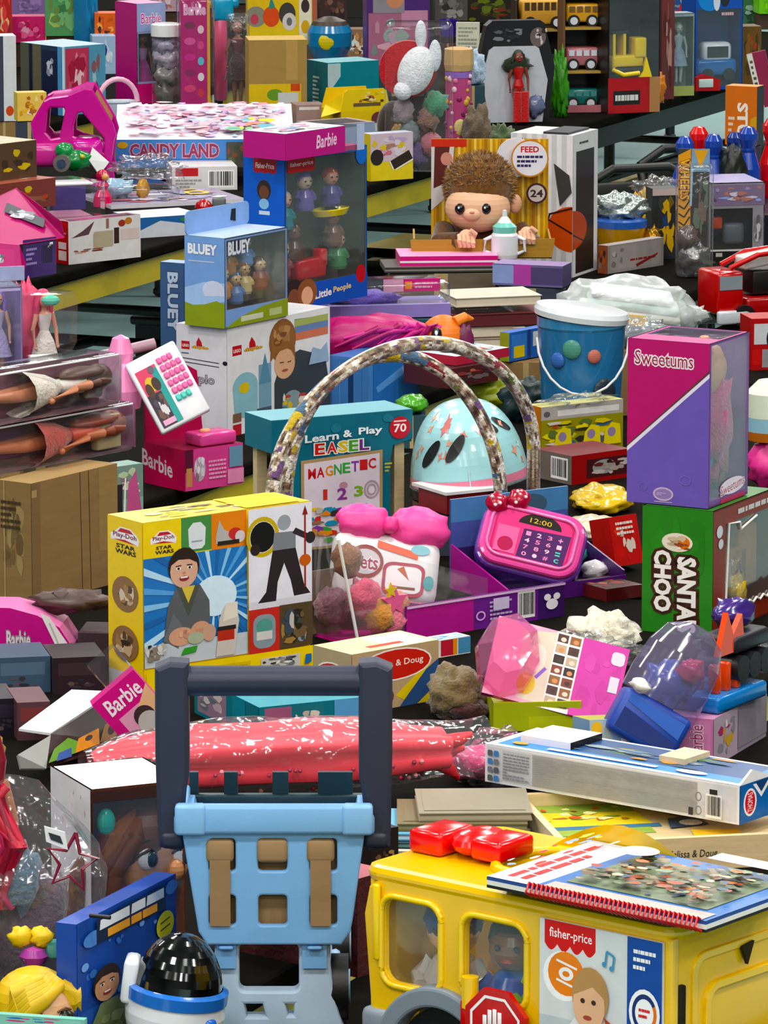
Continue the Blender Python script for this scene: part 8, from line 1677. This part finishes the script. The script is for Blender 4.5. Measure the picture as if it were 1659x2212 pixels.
for px, py, Y, cc, lab, s in ((1478, 445, 15.0, '#1d3f9c', 'leftmost blue bowling pin', 1.0), (1540, 440, 15.0, '#1d3f9c', 'blue bowling pin right of the flame striped pack', 1.0), (1508, 430, 15.15, '#d01f22', 'red bowling pin standing behind two blue pins', 1.05), (1615, 430, 14.85, '#1d3f9c', 'blue bowling pin left of the large red pin', 1.05), (1668, 425, 14.95, '#d01a22', 'large red bowling pin at right edge', 1.15), (1585, 410, 15.2, '#16307c', 'dark blue bowling pin under the orange carton', .85)):
    bpin(px, py, Y, cc, lab, s)
crumple('black_ball_bag', 'black shiny bag between the blue bowling pins', 'bag', 1580, 432, 15.05, 66, 130, .05, '#0f120f', 'satin', .12, 4, part='bag_skin')
c = Carton('orange_stud_box', 'orange carton with vertical white lettering behind the pins', 'toy box', 1634, 315, 66, 18, 66, 125, Y=15.5, col='#cc6f16', cols=dict(T='#d8904a', R='#2a2430')); A = c.art('L'); A.rect(0, 0, 1, 1, '#ca6e14'); A.text('STU', .38, .12, .72, .72, '#efe6dc', rot=-90, b=.04); A.lines(.1, .2, .3, .5, 3, '#e6d2bc', 2); A.poly([(.75, 0), (1, 0), (1, .5), (.8, .45)], '#c99a2a'); c.put(A, 'L')
# flame striped car pack
p = P(1492, 598); k = scale(p); g = T('flame_car_pack', 'tall clear car pack with flame striped card', 'toy package', p, 0)
h_ = 275/k
B().box(-.035, .03, 0, .05, .034, h_, '#3a3836').build('backing_card', 'card', g)
A = Art((-.035, .03, 0), (.085, 0, 0), (0, 0, h_)); A.rect(.0, .3, .4, .95, '#d8921c'); A.poly([(0, .95), (.4, 1), (.42, .7), (.35, .3), (.0, .3)], '#d99a22')
for i in range(9): A.line([(.02, .36+.065*i), (.2, .33+.065*i), (.38, .4+.065*i)], .012, '#2a160c')
A.text('WHEELS', .06, .6, .36, .92, '#e8b82a', '#8a2a14', .05, rot=-90, b=.02); A.rect(.42, .82, 1, 1, '#7a9ab0'); A.poly([(.5, .99), (.95, .99), (.7, .85)], '#d8a01c'); A.busy(.45, .3, 1, .8, ['#4a4a48', '#22262a', '#6a5a50', '#5a6a5a'], 14, 2, .2); A.poly([(.4, .9), (.47, .85), (.44, .55), (.38, .55)], '#8fc0d8'); A.build('card_print', 'card', g)
B().rbox(.008, -.005, h_*.45, .1, .07, h_*.88, '#fff', .012).build('clear_blister', 'bag', g)
B().blob((.01, -.01, .05), (.045, .03, .04), '#8a8a86', .3, 4, 18, 11, 2).build('chrome_car', 'foil', g); B().blob((-.01, -.01, .11), (.03, .025, .03), '#5a4a44', .3, 4, 14, 9, 3).build('toy_car', 'gloss', g)
# yellow truck pack, foil pack and grey box at left end
c = Carton('grey_slim_box', 'slim grey box on the table edge right of the striped carton', 'toy box', 1312, 592, 48, 128, 20, 60, Y=14.35, col='#8f8784', cols=dict(L='#a05a3a', T='#b8b2ae')); A = c.art('R'); A.rect(.05, .1, .95, .95, '#9a928e'); A.lines(.4, .3, .85, .45, 1, '#8a2a2c', 2); A.poly([(.5, .2), (.9, .5), (.88, .42), (.52, .1)], '#7c2426'); A.busy(.05, .1, .3, .9, ['#b8b0aa', '#77706c'], 6, 2); c.put(A, 'R'); A = c.art('L'); A.busy(.05, .05, .95, .95, ['#c8602c', '#8a8078', '#3a3430'], 8, 2); c.put(A, 'L')
zG = c.o.location.z+c.h
p = P(1340, 566); k = scale(p); g = T('yellow_cup_toy', 'yellow tub toy with blue rim under shiny wrap', 'toy', p); B().lathe((0, 0, 0), [(.001, 0), (.056, 0), (.06, .05), (.072, .1), (.07, .102)], '#c08e1a', 20).build('tub', 'gloss', g); B().lathe((0, 0, .1), [(.074, 0), (.074, .018), (.06, .022), (.001, .022)], '#2a58a8', 20).build('blue_rim', 'gloss', g); B().blob((.085, 0, .05), (.03, .04, .045), '#b8861a', .25, 4, 14, 9, 2).build('gold_foil', 'foil', g)
crumple('silver_wrap', 'crinkled silver and teal wrap over the yellow tub', 'wrapping', 1338, 474, 14.62, 110, 66, .07, '#b8c4c0', 'foil', .22, 5, part='wrap', fr=3)
crumple('yellow_wrap', 'yellow crinkled pack right of the silver wrap', 'toy bag', 1395, 520, 14.75, 80, 110, .05, '#c9a21c', 'satin', .35, 6, fr=4)
c = Carton('navy_yellow_pack', 'dark navy pack between yellow wrap and flame striped pack', 'toy package', 1408, 560, 15, 60, 0, 150, Y=14.85, dep=.06, col='#2a2c30'); A = c.art('R'); A.busy(.05, .05, .95, .95, ['#3a3a34', '#c9a02a', '#1f3a6a', '#6a5a2c', '#2a2624'], 22, 2, .18); A.rect(.0, .9, 1, 1, '#b8a8a4'); c.put(A, 'R')
crumple('clear_sheet', 'clear glossy sheet lying over the navy pack', 'wrapping', 1425, 425, 14.95, 110, 46, .05, '#fff', 'bag', .3, 7, part='sheet')
# red fire truck at the right edge
p = P(1560, 712); k = scale(p); g = T('toy_fire_truck', 'red toy fire truck with white ladder at the right edge', 'toy truck', p, 24)
B().rbox(.025, .06, .09, .075, .12, .11, '#b5161a', .01).build('cab', 'gloss', g); B().box(-.008, -.002, .1, .055, .0, .135, '#8a949c').build('windscreen', 'gloss', g); B().rbox(.025, -.003, .03, .08, .02, .035, '#c9ccd2', .006).build('bumper', 'gloss', g)
B().rbox(.2, .06, .05, .26, .12, .05, '#9c1418', .008).build('chassis', 'gloss', g); B().rbox(.2, .07, .11, .2, .09, .06, '#0f0d0d', .004).build('rear_bay', 'satin', g); B(tr(.17, .05, .175) @ roty(-8)).rbox(0, 0, 0, .2, .06, .035, '#e2e0dc', .006).build('white_boom', 'gloss', g)
for x in (.0, .06): B().tube([(.02+x*.2, .0+x*1.2, .155), (.1, .0+x*1.2, .185), (.3, .0+x*1.2, .2)], .007, '#b8261e', 8).build('ladder_rail', 'gloss', g)
B().rbox(.24, -.0, .1, .05, .02, .07, '#a8161a', .006).build('side_locker', 'gloss', g)
for x in (.06, .27):
    for y in (.0, .115): B().cyl((x, y-.012, .03), (x, y+.012, .03), .03, None, '#131212', 18).build('wheel', 'satin', g); B().cyl((x, y-.014, .03), (x, y-.01, .03), .015, None, '#c9ccd0', 14).build('wheel_hub', 'gloss', g)
c = Carton('red_grey_pack', 'red and grey pack under the fire truck at right edge', 'toy package', 1622, 800, 12, 60, 0, 110, Y=12.7, dep=.1, col='#a81a1c'); A = c.art('R'); A.rect(.4, .05, 1, .4, '#8f9094'); A.rect(.1, .5, .9, .9, '#c9ccd0'); A.ell(.75, .6, .2, .2, '#26262a'); A.rect(.05, .1, .35, .4, '#c22a28'); c.put(A, 'R')
p = at(1665, 1050, 11.1); k = scale(p); g = T('pink_bag_plush', 'pink bagged plush at the right edge beside the purple box', 'plush toy', p); B().blob((0, 0, .05), (.05, .05, .055), '#d8428c', .2, 3, 20, 12, 2).build('plush', 'satin', g)
B().lathe((0, 0, .1), [(.05, 0), (.055, .02), (.055, .05)], '#8fb8c4', 18, cols=['#c8763a', '#8fb8c8']).build('print_band', 'card', g); B().lathe((0, 0, .15), [(.055, 0), (.055, .05), (.03, .075), (.001, .08)], '#d9e0cc', 18).build('pale_top', 'card', g)
# ================================================================ settle every thing on its table or on a carton below it
bpy.context.view_layer.update()
def bounds(o):
    mn = Vector((9e9,)*3); mx = -mn
    for q in [o]+list(o.children_recursive):
        if q.type == 'MESH':
            for v in q.bound_box:
                w_ = q.matrix_world @ Vector(v)
                for i in range(3): mn[i] = min(mn[i], w_[i]); mx[i] = max(mx[i], w_[i])
    return mn, mx
things = [o for o in SC.objects if o.parent is None and o.get('label') and o['category'] not in ('table', 'tote', 'bench', 'chair')]
BB = {o.name: bounds(o) for o in things}
CAMP = Vector((0, 0, CZ)); n_r = 0
keep = {'activity_book'}
for o in sorted(things, key=lambda o: BB[o.name][0].z):
    if o.name in keep: continue
    mn, mx = BB[o.name]; best = .75; tab = True
    for q in things:
        if q is o: continue
        a, b = BB[q.name]
        if a.x < mx.x-.01 and b.x > mn.x+.01 and a.y < mx.y-.01 and b.y > mn.y+.01 and best < b.z <= mn.z+.03: best = b.z; tab = False
    gap = mn.z-best
    if mn.z < .748 or (tab and .004 < gap <= .065):
        t = (CZ-.751)/(CZ-mn.z); o.location = CAMP+(o.location-CAMP)*t
        bpy.context.view_layer.update(); BB[o.name] = bounds(o)
    elif gap > .012:
        ex, ey = (mx.x-mn.x)*.08, (mx.y-mn.y)*.08
        L_, W_, Hh = (mx.x-mn.x)-2*ex, max((mx.y-mn.y)-2*ey, .05), gap-.004
        cc = ['#8a6f4b', '#3a3f4c', '#5a3a34', '#6a5f50', '#2f4a52'][n_r % 5]
        r = T('riser_carton', 'closed plain carton underneath the '+o['label'][:1].lower()+' '.join(o['label'].split()[:9])[1:], 'carton', (mn.x+ex, mn.y+ey, best+.001), 0, group='plain cartons under other toys')
        B().box(0, 0, 0, L_, W_, Hh, cc).build('body', 'corrugated', r)
        A = Art((0, 0, 0), (L_, 0, 0), (0, 0, Hh)); A.rect(.42, 0, .55, 1, '#b09a70'); A.build('tape', 'card', r)
        n_r += 1
